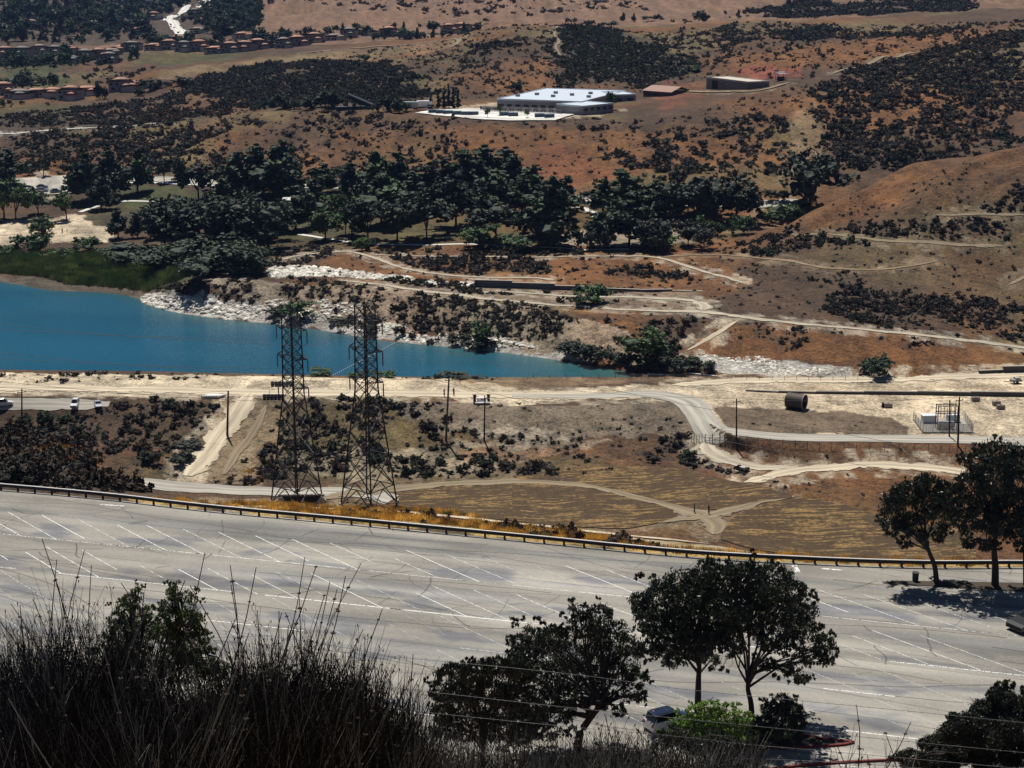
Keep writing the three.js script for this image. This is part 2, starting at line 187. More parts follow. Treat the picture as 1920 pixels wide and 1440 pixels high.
// ---------------------------------------------------------------- ground colours
const C = { OR: [0.210, 0.088, 0.026], BR: [0.090, 0.051, 0.027], OLIVE: [0.165, 0.125, 0.05], TAN: [0.30, 0.21, 0.12], DIRT: [0.80, 0.66, 0.46], PALE: [0.50, 0.42, 0.31], GREY: [0.235, 0.185, 0.13], DARK: [0.05, 0.04, 0.028], LAWN: [0.058, 0.078, 0.022], RED: [0.27, 0.07, 0.04], FAR: [0.245, 0.14, 0.085], GOLD: [0.46, 0.31, 0.10], MUD: [0.12, 0.10, 0.07], GRAVEL: [0.55, 0.52, 0.47] };
const ZONES = [ // colour, first distance, strength, outline
  ['FAR', 1190, 0.9, [[455, -40], [450, 62], [600, 60], [760, 60], [900, 40], [1000, 42], [1200, 46], [1420, 30], [1350, -40]]],
  ['TAN', 1000, 0.4, [[300, 148], [420, 118], [620, 96], [860, 68], [880, 80], [700, 112], [480, 130], [330, 160]]],
  ['DARK', 880, 0.75, [[1045, 58], [1040, 110], [1055, 165], [1120, 170], [1290, 140], [1280, 112], [1150, 58], [1090, 48]]],
  ['DARK', 700, 0.7, [[330, 150], [480, 125], [620, 112], [720, 118], [790, 170], [760, 200], [500, 205], [430, 190], [350, 172]]],
  ['DARK', 760, 0.6, [[0, 215], [160, 200], [330, 172], [430, 190], [480, 205], [330, 232], [140, 244], [0, 250]]],
  ['LAWN', 800, 0.8, [[0, 122], [120, 112], [116, 160], [60, 160], [0, 150]]],
  ['LAWN', 800, 0.5, [[0, 195], [140, 195], [150, 205], [60, 225], [0, 222]]],
  ['LAWN', 1000, 0.7, [[215, 100], [300, 96], [480, 98], [440, 112], [330, 122], [250, 118]]],
  ['DARK', 1000, 0.8, [[1400, 20], [1500, 0], [1830, 0], [1800, 22], [1640, 28], [1480, 30]]],
  ['DARK', 800, 0.8, [[1475, 60], [1530, 48], [1570, 58], [1560, 78], [1480, 78]]],
  ['RED', 760, 0.85, [[1350, 138], [1420, 126], [1480, 130], [1500, 145], [1420, 150], [1400, 142]]],
  ['RED', 700, 0.4, [[1240, 150], [1330, 156], [1330, 178], [1260, 210], [1230, 190]]],
  ['DIRT', 740, 0.55, [[790, 214], [830, 200], [940, 192], [1050, 205], [1180, 205], [1080, 222], [1000, 222], [860, 218]]],
  ['OR', 650, 0.6, [[560, 330], [640, 240], [900, 235], [1100, 240], [1320, 260], [1500, 330], [1280, 350], [1060, 340], [900, 330]]],
  ['RED', 640, 0.35, [[985, 300], [1010, 272], [1080, 290], [1190, 340], [1060, 350], [985, 330]]],
  ['TAN', 640, 0.5, [[1470, 335], [1480, 220], [1520, 190], [1560, 250], [1520, 330]]],
  ['PALE', 600, 0.9, [[40, 335], [60, 328], [135, 330], [140, 366], [45, 368]]],
  ['DIRT', 520, 0.85, [[-200, 425], [60, 418], [150, 400], [215, 432], [205, 452], [90, 456], [-200, 470]]],
  ['LAWN', 580, 0.8, [[200, 378], [215, 350], [350, 345], [450, 360], [460, 400], [300, 395]]],
  ['LAWN', 560, 0.45, [[150, 400], [200, 378], [320, 380], [310, 425], [205, 428]]],
  ['LAWN', 540, 0.5, [[460, 460], [470, 350], [700, 355], [1000, 370], [1150, 380], [1350, 400], [1420, 440], [1300, 462], [900, 460]]],
  ['PALE', 540, 0.6, [[1060, 445], [1080, 432], [1250, 428], [1300, 455], [1180, 466], [1060, 460]]],
  ['TAN', 540, 0.6, [[1350, 440], [1380, 410], [1420, 380], [1490, 372], [1500, 392], [1440, 430]]],
  ['OR', 540, 0.3, [[1440, 440], [1540, 390], [1640, 342], [1760, 305], [1925, 280], [1925, 300], [1760, 350], [1600, 420], [1500, 436]]],
  ['BR', 420, 0.5, [[1440, 440], [1500, 430], [1760, 350], [1925, 310], [1925, 620], [1500, 530]]],
  ['OR', 420, 0.8, [[640, 470], [700, 460], [760, 500], [1000, 520], [1320, 470], [1420, 530], [1330, 560], [1320, 585], [1000, 560], [760, 530], [560, 505]]],
  ['GREY', 430, 0.8, [[640, 530], [760, 525], [880, 530], [1320, 548], [1325, 588], [1000, 572], [780, 545]]],
  ['OR', 410, 0.9, [[1290, 660], [1350, 610], [1480, 605], [1720, 628], [1920, 655], [1920, 690], [1600, 690], [1400, 678]]],
  ['BR', 420, 0.6, [[1000, 580], [1150, 590], [1320, 592], [1370, 602], [1290, 655], [1250, 650], [1200, 610], [1080, 600]]],
  ['PALE', 400, 0.55, [[280, 550], [400, 522], [640, 535], [800, 548], [1000, 585], [1180, 620], [1230, 690], [1100, 672], [850, 630], [560, 590]]],
  ['GRAVEL', 400, 0.9, [[272, 568], [280, 555], [340, 545], [430, 560], [520, 575], [620, 600], [760, 625], [930, 640], [1010, 655], [1100, 670], [1080, 682], [900, 660], [740, 643], [540, 613], [420, 600], [330, 588]]],
  ['MUD', 500, 0.9, [[-200, 498], [0, 518], [190, 530], [275, 552], [272, 572], [190, 550], [100, 545], [0, 530], [-200, 520]]],
  ['LAWN', 500, 0.7, [[-200, 480], [0, 486], [200, 480], [420, 510], [340, 530], [275, 548], [190, 526], [0, 510], [-200, 490]]],
  ['DIRT', 380, 0.95, [[-300, 700], [0, 700], [300, 702], [560, 706], [850, 709], [845, 742], [640, 747], [430, 744], [0, 738], [-300, 738]]],
  ['GREY', 380, 0.6, [[470, 712], [620, 714], [620, 728], [470, 728]]],
  ['DIRT', 370, 0.9, [[840, 710], [845, 745], [880, 762], [1010, 760], [1040, 748], [1300, 745], [1300, 718], [1000, 732]]],
  ['TAN', 380, 0.6, [[845, 709], [1210, 707], [1340, 712], [1200, 716], [1000, 732], [860, 733]]],
  ['DIRT', 350, 0.9, [[1290, 716], [1500, 712], [1920, 700], [2200, 700], [2200, 820], [1920, 826], [1690, 816], [1370, 818], [1300, 760]]],
  ['TAN', 380, 0.45, [[1420, 724], [1700, 718], [1920, 722], [1920, 732], [1500, 733]]],
  ['BR', 350, 0.97, [[1335, 765], [1420, 766], [1560, 772], [1660, 780], [1692, 800], [1690, 816], [1362, 814], [1345, 790]]],
  ['GREY', 340, 0.95, [[740, 752], [1010, 762], [1180, 750], [1295, 757], [1310, 812], [1180, 815], [1000, 830], [830, 800], [740, 790]]],
  ['PALE', 340, 0.5, [[800, 800], [950, 800], [1060, 810], [1080, 822], [900, 818], [810, 815]]],
  ['PALE', 340, 0.4, [[560, 850], [760, 840], [980, 826], [1150, 826], [960, 870], [700, 905], [560, 890]]],
  ['OR', 330, 0.6, [[860, 840], [1060, 835], [1130, 842], [1000, 860], [880, 858]]],
  ['BR', 330, 0.4, [[1380, 832], [1800, 836], [1900, 860], [1740, 880], [1480, 872], [1390, 850]]],
  ['OR', 320, 0.5, [[1440, 920], [1560, 886], [1780, 890], [1900, 900], [1900, 960], [1700, 970], [1530, 950]]],
  ['TAN', 320, 0.8, [[410, 745], [520, 750], [545, 800], [500, 905], [430, 905], [340, 895], [400, 820]]],
  ['BR', 330, 0.8, [[0, 752], [200, 748], [400, 750], [400, 800], [340, 880], [200, 860], [0, 830]]],
  ['OR', 330, 0.5, [[60, 835], [200, 830], [350, 840], [380, 870], [240, 860], [120, 855]]],
  ['OR', 190, 0.8, [[0, 820], [60, 820], [130, 845], [220, 890], [120, 880], [0, 850]]],
  ['GOLD', 120, 0.92, [[240, 935], [400, 942], [640, 952], [800, 962], [1000, 984], [1200, 1008], [1400, 1034], [1600, 1048], [1920, 1054], [1920, 1064], [1480, 1055], [1280, 1043], [1000, 1015], [640, 980], [393, 957], [240, 940]]],
  ['GRAVEL', 385, 0.95, [[1300, 668], [1400, 676], [1490, 682], [1565, 688], [1600, 694], [1600, 708], [1450, 706], [1330, 698]]],
  ['TAN', 290, 0.8, [[250, 925], [520, 930], [700, 950], [640, 952], [400, 944], [260, 932]]],
];
ZONES.push(['DARK', 1350, 0.9, [[-90, -25], [470, -25], [452, 66], [300, 80], [-90, 90]]], ['DARK', 1050, 0.6, [[-90, 98], [250, 94], [260, 108], [120, 124], [-90, 126]]]);
const zoneAreas = ZONES.map(z => ({ c: C[z[0]], k: z[2], a: area(z[3], z[1]) }));
function groundColor(x, d) {
  const n1 = fbm(x * 0.013 + 5, d * 0.011, 4), n2 = fbm(x * 0.09, d * 0.05 + 9, 3);
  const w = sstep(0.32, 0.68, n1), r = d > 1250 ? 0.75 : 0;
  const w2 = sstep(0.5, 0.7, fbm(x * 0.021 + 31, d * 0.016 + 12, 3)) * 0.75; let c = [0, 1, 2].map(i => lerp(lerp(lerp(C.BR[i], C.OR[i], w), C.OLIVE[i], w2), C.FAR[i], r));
  const jx = (fbm(x * 0.22, d * 0.12 + 70, 2) - 0.5) * 5 + (fbm(x * 0.05 + 50, d * 0.03, 2) - 0.5) * 10, jd = (fbm(x * 0.2 + 30, d * 0.1, 2) - 0.5) * 14;
  for (const z of zoneAreas) { if (x < z.a.x0 - 9 || x > z.a.x1 + 9 || d < z.a.d0 - 12 || d > z.a.d1 + 12) continue;
    const s = d > 600 ? 1.5 : 0.45; if (z.a.has(x + jx * s, d + jd * s)) { const k = z.k * lerp(0.75, 1, n2); c = c.map((q, i) => lerp(q, z.c[i], k)); } }
  const rt = roadTint.get(Math.round(x) * 10007 + Math.round(d)); if (rt) { const k = sstep(0.25, 0.75, fbm(x * 0.5, d * 0.3, 2)) * 0.7; c = c.map((q, i) => lerp(q, [rt.r, rt.g, rt.b][i] * 0.9, k)); }
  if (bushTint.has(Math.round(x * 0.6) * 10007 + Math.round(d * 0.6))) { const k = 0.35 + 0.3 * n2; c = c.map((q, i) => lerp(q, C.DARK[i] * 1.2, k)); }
  const n3 = fbm(x * 0.42 + 11, d * 0.22 + 5, 3), g = lerp(0.66, 1.34, n2) * lerp(0.62, 1.38, n3); return c.map(q => q * g);
}
const grainTex = noiseTex(512, (x, y) => { const a = tfbm(x, y, 8, 5), b = tfbm(x, y, 64, 3); return clamp(0.72 + (a - 0.5) * 0.85 + (b - 0.5) * 1.25, 0.08, 1); });
const grainBump = noiseTex(512, (x, y) => tfbm(x, y, 24, 5));
const roadTint = new Map(), bushTint = new Set();
const landMat = new THREE.MeshStandardMaterial({ vertexColors: true, roughness: 1, map: grainTex, bumpMap: grainBump, bumpScale: 0.5 });
function landSheet(name, r0, r1, label) {
  const n = r1 - r0 + 1, pos = new Float32Array((NC + 1) * n * 3), colr = new Float32Array((NC + 1) * n * 3), uv = new Float32Array((NC + 1) * n * 2), idx = [];
  for (let c = 0; c <= NC; c++) { const th = (c / NC * 2 - 1) * TMAX;
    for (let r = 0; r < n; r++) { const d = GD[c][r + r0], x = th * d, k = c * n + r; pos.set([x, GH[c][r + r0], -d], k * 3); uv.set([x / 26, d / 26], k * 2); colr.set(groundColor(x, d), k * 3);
      if (c < NC && r < n - 1) idx.push(k, k + n, k + 1, k + 1, k + n, k + n + 1); } }
  const g = new THREE.BufferGeometry(); g.setAttribute('position', new THREE.BufferAttribute(pos, 3)); g.setAttribute('uv', new THREE.BufferAttribute(uv, 2)); g.setAttribute('color', new THREE.BufferAttribute(colr, 3)); g.setIndex(idx); g.computeVertexNormals();
  return struct(name, g, landMat, label);
}
const RS = k => ROWSTART[k], KL = ROWSTART.length - 1;
const lakeRow = LINES.findIndex(L => L.water);
// ---------------------------------------------------------------- lake
{
  const pos = [], uv = [], idx = [], col = []; const y = 6.38, NJ = 12; let n = 0;
  for (let c = 0; c <= NC; c += 2) { const th = (c / NC * 2 - 1) * TMAX, a = GD[c][RS(lakeRow - 3)] - 1.0, b = GD[c][RS(lakeRow)] + 1.0; if (b - a < 5.2) continue;
    for (let j = 0; j <= NJ; j++) { const t = 1 - Math.pow(1 - j / NJ, 1.8), d = lerp(a, b, t), x = th * d; pos.push(x, y, -d); uv.push(x / 14, d / 14);
      const shore = Math.exp(-(b - d) / 9) * 0.75 + sstep(-40, 60, x) * 0.55, k = clamp(shore + (fbm(x * 0.06, d * 0.09, 3) - 0.5) * 0.35, 0, 1); col.push(...[lerp(0.012, 0.038, k), lerp(0.090, 0.108, k), lerp(0.152, 0.100, k)].map(q => q * (0.82 + 0.36 * fbm(x * 0.02 + 3, d * 0.12, 3)))); }
    if (n) for (let j = 0; j < NJ; j++) { const k = (n - 1) * (NJ + 1) + j; idx.push(k, k + NJ + 1, k + 1, k + 1, k + NJ + 1, k + NJ + 2); } n++; }
  const rip = noiseTex(512, (x, y2) => 0.5 * tfbm(x, y2, 24, 3) + 0.5 * tfbm(x + 0.37, y2, 60, 2));
  const m = new THREE.MeshPhysicalMaterial({ color: 0xffffff, vertexColors: true, roughness: 0.13, ior: 1.33, bumpMap: rip, bumpScale: 0.10 });
  struct('lake', geoFrom(pos, idx, uv, col), m, 'calm blue lake beyond the dam road', 'lake');
}

// ---------------------------------------------------------------- parking lot
const lotY = 54;
const lotHit = (u, v) => { const r = ray(u, v), d = (lotY - CY) / r.s; return V3(r.t * d, lotY, -d); };
const railLine = [[-400, 887], [0, 919], [200, 937], [393, 959], [640, 982], [1000, 1017], [1280, 1044], [1480, 1056], [1730, 1065], [1920, 1065], [2300, 1069]].map(([u, v]) => lotHit(u, v));
const railCurve = new THREE.CatmullRomCurve3(railLine);
const rowA = lotHit(0, 1003), rowB = lotHit(1920, 1196), rowDir = rowB.clone().sub(rowA).normalize(), rowNor = V3(rowDir.z, 0, -rowDir.x); // rowNor points away
if (rowNor.z > 0) rowNor.negate();
const along = p => p.clone().sub(rowA).dot(rowDir), across = p => p.clone().sub(rowA).dot(rowNor);
const lotAt = (a, w, up = 0) => rowA.clone().addScaledVector(rowDir, a).addScaledVector(rowNor, w).setY(lotY + up);
const lotRows = [[640, 1065], [640, 1131], [640, 1190.5], [640, 1259], [640, 1320]].map(([u, v]) => across(lotHit(u, v)));
const st0 = lotHit(249, 983), st1 = lotHit(354, 1037); const stallV = [along(st1) - along(st0), across(st1) - across(st0)];
const pitchStall = along(lotHit(354, 1037)) - along(lotHit(284, 1030));
const lot = new THREE.Group(); lot.name = 'parking_lot'; lot.userData = { kind: 'structure', label: 'large empty grey asphalt parking lot with faded stall lines', category: 'parking lot' }; scene.add(lot);
{
  const W = 2048, H = 1200, X0 = -78, D0 = 100, SX = 156, SD = 91.4;
  const cv = document.createElement('canvas'); cv.width = W; cv.height = H; const g = cv.getContext('2d');
  const im = g.createImageData(W, H), a = im.data;
  for (let j = 0; j < H; j++) { const d = D0 + (1 - j / H) * SD; for (let i = 0; i < W; i++) {
    const x = X0 + i / W * SX, p = V3(x, 0, -d), al = (x - rowA.x) * rowDir.x + (-d - rowA.z) * rowDir.z, ac = (x - rowA.x) * rowNor.x + (-d - rowA.z) * rowNor.z;
    const st = fbm(al * 0.05, ac * 0.55, 3), fn = vnoise(x * 6, d * 6) - 0.5, b = fbm(x * 0.12, d * 0.14 + 33, 3);
    let band = 0; for (const w of lotRows) { const q = ac - w; band = Math.max(band, sstep(-0.6, 1.2, q) * (1 - sstep(3.2, 5.0, q))); }
    const edge = sstep(8.5, 10, ac - lotRows[0]);
    let v = 0.555 + (st - 0.5) * 0.24 + (b - 0.5) * 0.16 + fn * 0.05 + edge * 0.0;
    const oil = band * sstep(0.44, 0.72, fbm(al * 0.22 + 4, ac * 0.5 + 60, 3)) + 0.45 * sstep(0.56, 0.75, fbm(al * 0.03 + 14, ac * 0.45 + 10, 3));
    v *= 1 - 0.20 * oil;
    const k = (j * W + i) * 4; a[k] = clamp(v * (1.02 - 0.03 * oil), 0, 1) * 255; a[k + 1] = clamp(v * 0.985, 0, 1) * 255; a[k + 2] = clamp(v * (0.92 + 0.08 * oil), 0, 1) * 255; a[k + 3] = 255; } }
  g.putImageData(im, 0, 0);
  const R = rng(11), px = p => [(p.x - X0) / SX * W, (1 - (-p.z - D0) / SD) * H];
  const walk = (al, ac, ang, len, wob, lw, al2) => { g.beginPath(); let [x, y] = px(lotAt(al, ac)); g.moveTo(x, y); g.lineWidth = lw; g.strokeStyle = `rgba(38,36,34,${al2})`; for (let s = 0; s < len; s += 0.5) { ang += (R() - 0.5) * wob; al += Math.cos(ang) * 0.5; ac += Math.sin(ang) * 0.5; const q = px(lotAt(al, ac)); g.lineTo(q[0], q[1]); } g.stroke(); return [al, ac, ang]; };
  for (let w = -28; w < 48; w += 1.7 + R() * 1.3) { let al = -100; while (al < 190) { const e = walk(al, w, (R() - 0.5) * 0.06, 10 + R() * 40, 0.12, 0.8 + R() * 0.8, 0.35 + R() * 0.35); al += 12 + R() * 45; } }
  for (let k = 0; k < 700; k++) walk(-100 + R() * 290, -30 + R() * 75, (R() < 0.5 ? 1 : -1) * (0.5 + R() * 1.1), 1 + R() * 5, 0.6, 0.7 + R() * 0.7, 0.3 + R() * 0.4);
  for (let k = 0; k < 70; k++) { const q = px(lotAt(-90 + R() * 270, -30 + R() * 75)); g.fillStyle = `rgba(60,60,62,${0.1 + R() * 0.25})`; g.beginPath(); g.ellipse(q[0], q[1], 2 + R() * 12, 2 + R() * 6, -0.5, 0, 7); g.fill(); }
  const t = new THREE.CanvasTexture(cv); t.colorSpace = THREE.SRGBColorSpace; t.generateMipmaps = true; t.magFilter = THREE.LinearFilter;
  const asphalt = new THREE.MeshStandardMaterial({ map: t, roughness: 0.92 });
  const pos = [], uv = [], idx = []; const N = 120; let n = 0;
  for (let i = 0; i <= N; i++) { const q = railCurve.getPoint(i / N), th = clamp(q.x / -q.z, -0.44, 0.44); const far = -q.z + 0.25, near = th > 0.13 ? lerp(109.2, 108.2, sstep(0.13, 0.3, th)) : 107.2;
    for (let r = 0; r <= 6; r++) { const d = lerp(near, far, r / 6), x = th * d; pos.push(x, lotY, -d); uv.push((x - X0) / SX, (d - D0) / SD); }
    if (i) for (let r = 0; r < 6; r++) { const k = (i - 1) * 7 + r; idx.push(k, k + 7, k + 1, k + 1, k + 7, k + 8); } }
  part('asphalt', geoFrom(pos, idx, uv), asphalt, lot);
  // painted lines: worn white paint, each stall line its own strip
  const paint = [0, 1, 2].map(s => { const tx = noiseTex(128, (x, y) => { const w = tfbm(x + s * 0.3, y, 14, 4); return w > 0.42 + s * 0.05 ? 1 : 0; }); tx.repeat.set(1, 1); return new THREE.MeshStandardMaterial({ color: rgb(0.76 - s * 0.11, 0.755 - s * 0.11, 0.72 - s * 0.11), roughness: 0.8, alphaMap: tx, alphaTest: 0.5 }); });
  const strip = (p0, p1, w, name, m) => { const d = p1.clone().sub(p0), L = d.length(); const g2 = new THREE.PlaneGeometry(L, w, 1, 1).rotateX(-Math.PI / 2); const uvA = g2.attributes.uv; for (let i = 0; i < 4; i++) uvA.setXY(i, uvA.getX(i) * L * 0.6 + R() * 0, uvA.getY(i) * 0.12 + (p0.x * 0.13) % 1); g2.rotateY(Math.atan2(-d.z, d.x)); const c = p0.clone().add(p1).multiplyScalar(0.5); const o = part(name, g2, m, lot); o.position.copy(c); return o; };
  const gap = (u0, u1) => (p) => { const u = project(p)[0]; return u > u0 && u < u1; };
  lotRows.forEach((w, ri) => {
    const a0 = -22, a1 = 172, off = along(st1) % pitchStall + [0, 0.35, 0.1, 0.6, 0.2][ri] * pitchStall;
    for (let al = a0; al < a1; al += 10 + R() * 12) { const L = ri < 2 ? 9 + R() * 14 : 5 + R() * 12; if (ri > 1 && R() < 0.35) continue; strip(lotAt(al, w, 0.004), lotAt(al + L, w, 0.004), ri === 1 ? 0.17 : 0.13, 'row_line', paint[R() < 0.6 ? 0 : 1]); }
    for (let al = a0 + off; al < a1; al += pitchStall) { if (ri > 1 && R() < 0.22) continue; const f0 = R() < 0.25 ? R() * 0.4 : 0, f1 = R() < 0.2 ? 0.6 + R() * 0.3 : 1; const lean = -stallV[0];
      const A = lotAt(al + lean * f0, w - stallV[1] * f0, 0.006), B = lotAt(al + lean * f1, w - stallV[1] * f1, 0.006); const uu = project(A)[0], vv = project(A)[1]; if (uu < -80 || uu > 2000 || vv > 1470) continue;
      if (-B.z > 182 || -A.z < 110) continue; const far = railLine.length; strip(A, B, ri < 2 ? 0.105 : 0.085, 'stall_line', paint[ri > 1 ? 2 : R() < 0.65 ? 0 : 1]); }
  });
  for (const [u0, v0, u1, v1, w] of [[188, 946, 232, 949, 0.3], [1489, 1060, 1496, 1073, 0.5], [1540, 1066, 1578, 1069, 0.3]]) strip(lotHit(u0, v0).setY(lotY + 0.008), lotHit(u1, v1).setY(lotY + 0.008), w, 'road_mark', paint[0]);
}

// ---------------------------------------------------------------- roads and tracks draped on the land
const trackTex = (() => { const W = 128, H = 1024, a = new Uint8Array(W * H * 4), al = new Uint8Array(W * H * 4); for (let j = 0; j < H; j++) for (let i = 0; i < W; i++) { const x = i / W, y = j / H, k = (j * W + i) * 4;
    const rut = Math.exp(-Math.pow((Math.abs(x - 0.5) - 0.2) / 0.07, 2)), n = tfbm(x, y, 8, 5), s = tfbm(x, y * 0.125, 40, 3), v = clamp(0.78 + (n - 0.5) * 0.55 + (s - 0.5) * 0.35 + rut * 0.22 - 0.06 - Math.exp(-Math.pow((x - 0.5) / 0.06, 2)) * 0.16 * tfbm(x, y, 20, 2), 0.2, 1); a[k] = a[k + 1] = a[k + 2] = v * 255; a[k + 3] = 255;
    const e = Math.min(x, 1 - x), w = e > 0.02 + 0.5 * Math.max(0, tfbm(x * 0.25, y, 32, 4) - 0.34) && e > 0.02 + 0.9 * Math.max(0, tfbm(x * 0.1 + 0.1, y, 12, 3) - 0.5) ? 255 : 0; al[k] = al[k + 1] = al[k + 2] = w; al[k + 3] = 255; }
  return [a, al].map(q => { const t = new THREE.DataTexture(q, W, H); t.wrapS = THREE.ClampToEdgeWrapping; t.wrapT = THREE.RepeatWrapping; t.magFilter = THREE.LinearFilter; t.minFilter = THREE.LinearFilter; t.needsUpdate = true; return t; }); })();
const dirtMat = (c, worn = true) => new THREE.MeshStandardMaterial({ color: rgb(...c), roughness: 1, map: trackTex[0], ...(worn ? { alphaMap: trackTex[1], alphaTest: 0.5 } : {}) });
const roadM = { dirt: dirtMat([0.68, 0.57, 0.41]), pale: dirtMat([0.55, 0.475, 0.36]), tan: dirtMat([0.30, 0.235, 0.15]), trail: dirtMat([0.33, 0.24, 0.15]), grey: dirtMat([0.50, 0.46, 0.39], false), white: dirtMat([0.85, 0.82, 0.75], false), concrete: dirtMat([0.74, 0.70, 0.62]) };
function road(name, label, m, pts, width, from = 112, up = 0.10, wob = 0.22) {
  const P = pts.map(([u, v]) => hit(u, v, from)); const W = pts.map(p => p[2] ?? width);
  const cu = new THREE.CatmullRomCurve3(P, false, 'centripetal'), L = cu.getLength(), n = clamp(Math.ceil(L / (P[0].z < -600 ? 2.2 : 1.2)), 8, 400), pos = [], uv = [], idx = [], M = 5; let s = 0, prev = null;
  for (let i = 0; i <= n; i++) { const t = i / n, q = cu.getPoint(t), tn = cu.getTangent(t), nx = -tn.z, nz = tn.x, il = Math.hypot(nx, nz) || 1, f = t * (W.length - 1), k = Math.min(W.length - 2, Math.floor(f)), w = lerp(W[k], W[k + 1], f - k) * 0.5;
    if (prev) s += q.distanceTo(prev); prev = q;
    for (let j = 0; j < M; j++) { let e = (j / (M - 1)) * 2 - 1; const nb = (vnoise(s * 0.35 + j * 50, 3.1 + P[0].x) - 0.5) * wob + (vnoise(s * 1.3 + j * 9, 8.1) - 0.5) * wob * 0.6; if (j === 0 || j === M - 1) e *= 1.12 + nb; if (m.alphaMap) e *= clamp(0.3 + Math.min(t, 1 - t) * L / 7, 0.3, 1); const x = q.x + nx / il * e * w, z = q.z + nz / il * e * w; pos.push(x, ground(x, -z) + up * 0.55 + (-z) * 0.00010, z); uv.push(j / (M - 1), s / 60); }
    if (i) for (let j = 0; j < M - 1; j++) { const a = (i - 1) * M + j; idx.push(a, a + M, a + 1, a + 1, a + M, a + M + 1); } }
  if (m.alphaMap) for (let i = 0; i < pos.length; i += 3) for (let a = -2; a <= 2; a++) for (let b = -3; b <= 3; b++) roadTint.set(Math.round(pos[i] + a) * 10007 + Math.round(-pos[i + 2] + b), m.color);
  return struct(name, geoFrom(pos, idx, uv), m, label);
}
road('dirt_road', 'wide pale dirt road along the dam crest below the lake', roadM.dirt, [[-250, 727], [0, 727], [300, 731], [500, 736], [700, 738], [900, 740], [1100, 742], [1260, 738]], 7.5, 370);
road('paved_road', 'grey paved road bending down from the dam crest past the gate', roadM.grey, [[960, 742, 2.5], [1100, 743, 3.5], [1225, 740, 6], [1285, 752, 7], [1310, 775, 6], [1328, 800, 5.5], [1340, 816, 6]], 6, 330, 0.16, 0.05);
road('paved_road', 'grey paved road running right below the fenced substation', roadM.grey, [[1325, 818], [1450, 818], [1650, 822], [1800, 824], [1960, 828], [2150, 830]], 4.2, 330, 0.13, 0.06);
road('dirt_road', 'white dirt track curving from the gate down to the mown fields', roadM.pale, [[1322, 826, 5], [1328, 845, 6], [1370, 866, 5], [1430, 877, 4], [1500, 878, 3.2]], 4.5, 300, 0.16);
road('dirt_road', 'pale dirt track looping right over the fields behind the trees', roadM.dirt, [[1395, 905, 4], [1440, 895, 4.5], [1530, 880, 4.5], [1640, 872, 4], [1740, 878, 4], [1850, 892, 3.5]], 4.2, 290, 0.18);
road('dirt_road', 'tan track from the towers along the top of the mown field', roadM.tan, [[600, 936, 5], [700, 921, 4.5], [820, 909, 4], [960, 903, 4], [1060, 907, 4], [1160, 924, 4], [1240, 943, 4.5], [1310, 962, 7], [1345, 985, 6], [1340, 1003, 5]], 4, 290, 0.18);
road('dirt_road', 'faint tan track between the two mown field mounds', roadM.tan, [[1310, 972, 7], [1380, 955, 4], [1430, 940, 3], [1490, 931, 2.5]], 3.5, 290, 0.2);
road('dirt_road', 'small tan spur track below the mown field', roadM.tan, [[1330, 972, 4], [1230, 977, 2.5], [1120, 983, 1.6]], 3, 290, 0.21);
road('paved_road', 'narrow grey paved road passing beneath the lattice towers', roadM.grey, [[248, 905, 4.5], [300, 911, 4.5], [380, 917, 4], [480, 921, 4], [600, 922, 4], [690, 926, 5], [735, 938, 5]], 4.2, 290, 0.14, 0.06);
road('dirt_road', 'steep tan dirt ramp descending the dam face beside a pole', roadM.dirt, [[470, 738, 6], [446, 770, 6.5], [415, 815, 7], [385, 855, 8], [352, 893, 9]], 7, 300, 0.2, 0.1);
road('dirt_road', 'eroded pale dirt strip right of the dam ramp', roadM.tan, [[500, 760, 2], [480, 800, 2.5], [445, 850, 3], [420, 890, 3]], 3.5, 300, 0.2, 0.2);
road('dirt_road', 'golden dirt bench track on the embankment beyond the guardrail', roadM.dirt, [[480, 952, 3], [640, 956, 3.4], [800, 966, 3.6], [1000, 986, 3.4], [1200, 1008, 3], [1330, 1024, 2.4]], 3.4, 165, 0.25, 0.3);
road('paved_road', 'broken grey paving left of the dam ramp where cars stand', roadM.grey, [[-40, 755, 3], [60, 758, 3], [140, 759, 3.4], [205, 758, 2]], 3, 350, 0.14, 0.5);
road('dirt_road', 'pale loop of dirt track around a grassy patch by the concrete wall', roadM.pale, [[920, 546, 1.4], [1000, 551, 2], [1090, 556, 2.5], [1200, 558, 3], [1290, 563, 3.4], [1320, 573, 5], [1318, 582, 5]], 2.4, 430, 0.18);
road('dirt_road', 'long pale dirt track along the top of the lake bank', roadM.pale, [[640, 526, 2.5], [720, 535, 3], [800, 547, 3], [900, 560, 2.6], [1000, 569, 2.4], [1100, 577, 2.4], [1200, 582, 2.4], [1330, 586, 4], [1420, 599, 2.6], [1520, 609, 2], [1620, 618, 2], [1740, 630, 2], [1850, 643, 2.2], [1960, 656, 2.4]], 2.6, 415, 0.18);
road('dirt_path', 'short straight pale path dropping down the orange bank', roadM.dirt, [[1384, 602, 1.8], [1340, 628, 1.8], [1290, 657, 1.6]], 1.8, 410, 0.16);
road('dirt_path', 'winding pale path above the riprap by the concrete wall', roadM.pale, [[525, 488, 1.4], [560, 480, 1.6], [640, 472, 1.8], [690, 480, 2], [740, 498, 2], [810, 513, 2], [900, 520, 1.8], [1010, 522, 1.8], [1040, 526, 1.8]], 1.8, 470, 0.18);
road('dirt_path', 'thin pale path along the foot of the park lawn', roadM.pale, [[690, 477, 1.2], [800, 481, 1], [950, 483, 1], [1100, 481, 1.1], [1220, 482, 1.8], [1290, 500, 2], [1360, 520, 1.8], [1398, 533, 1]], 1.4, 470, 0.2);
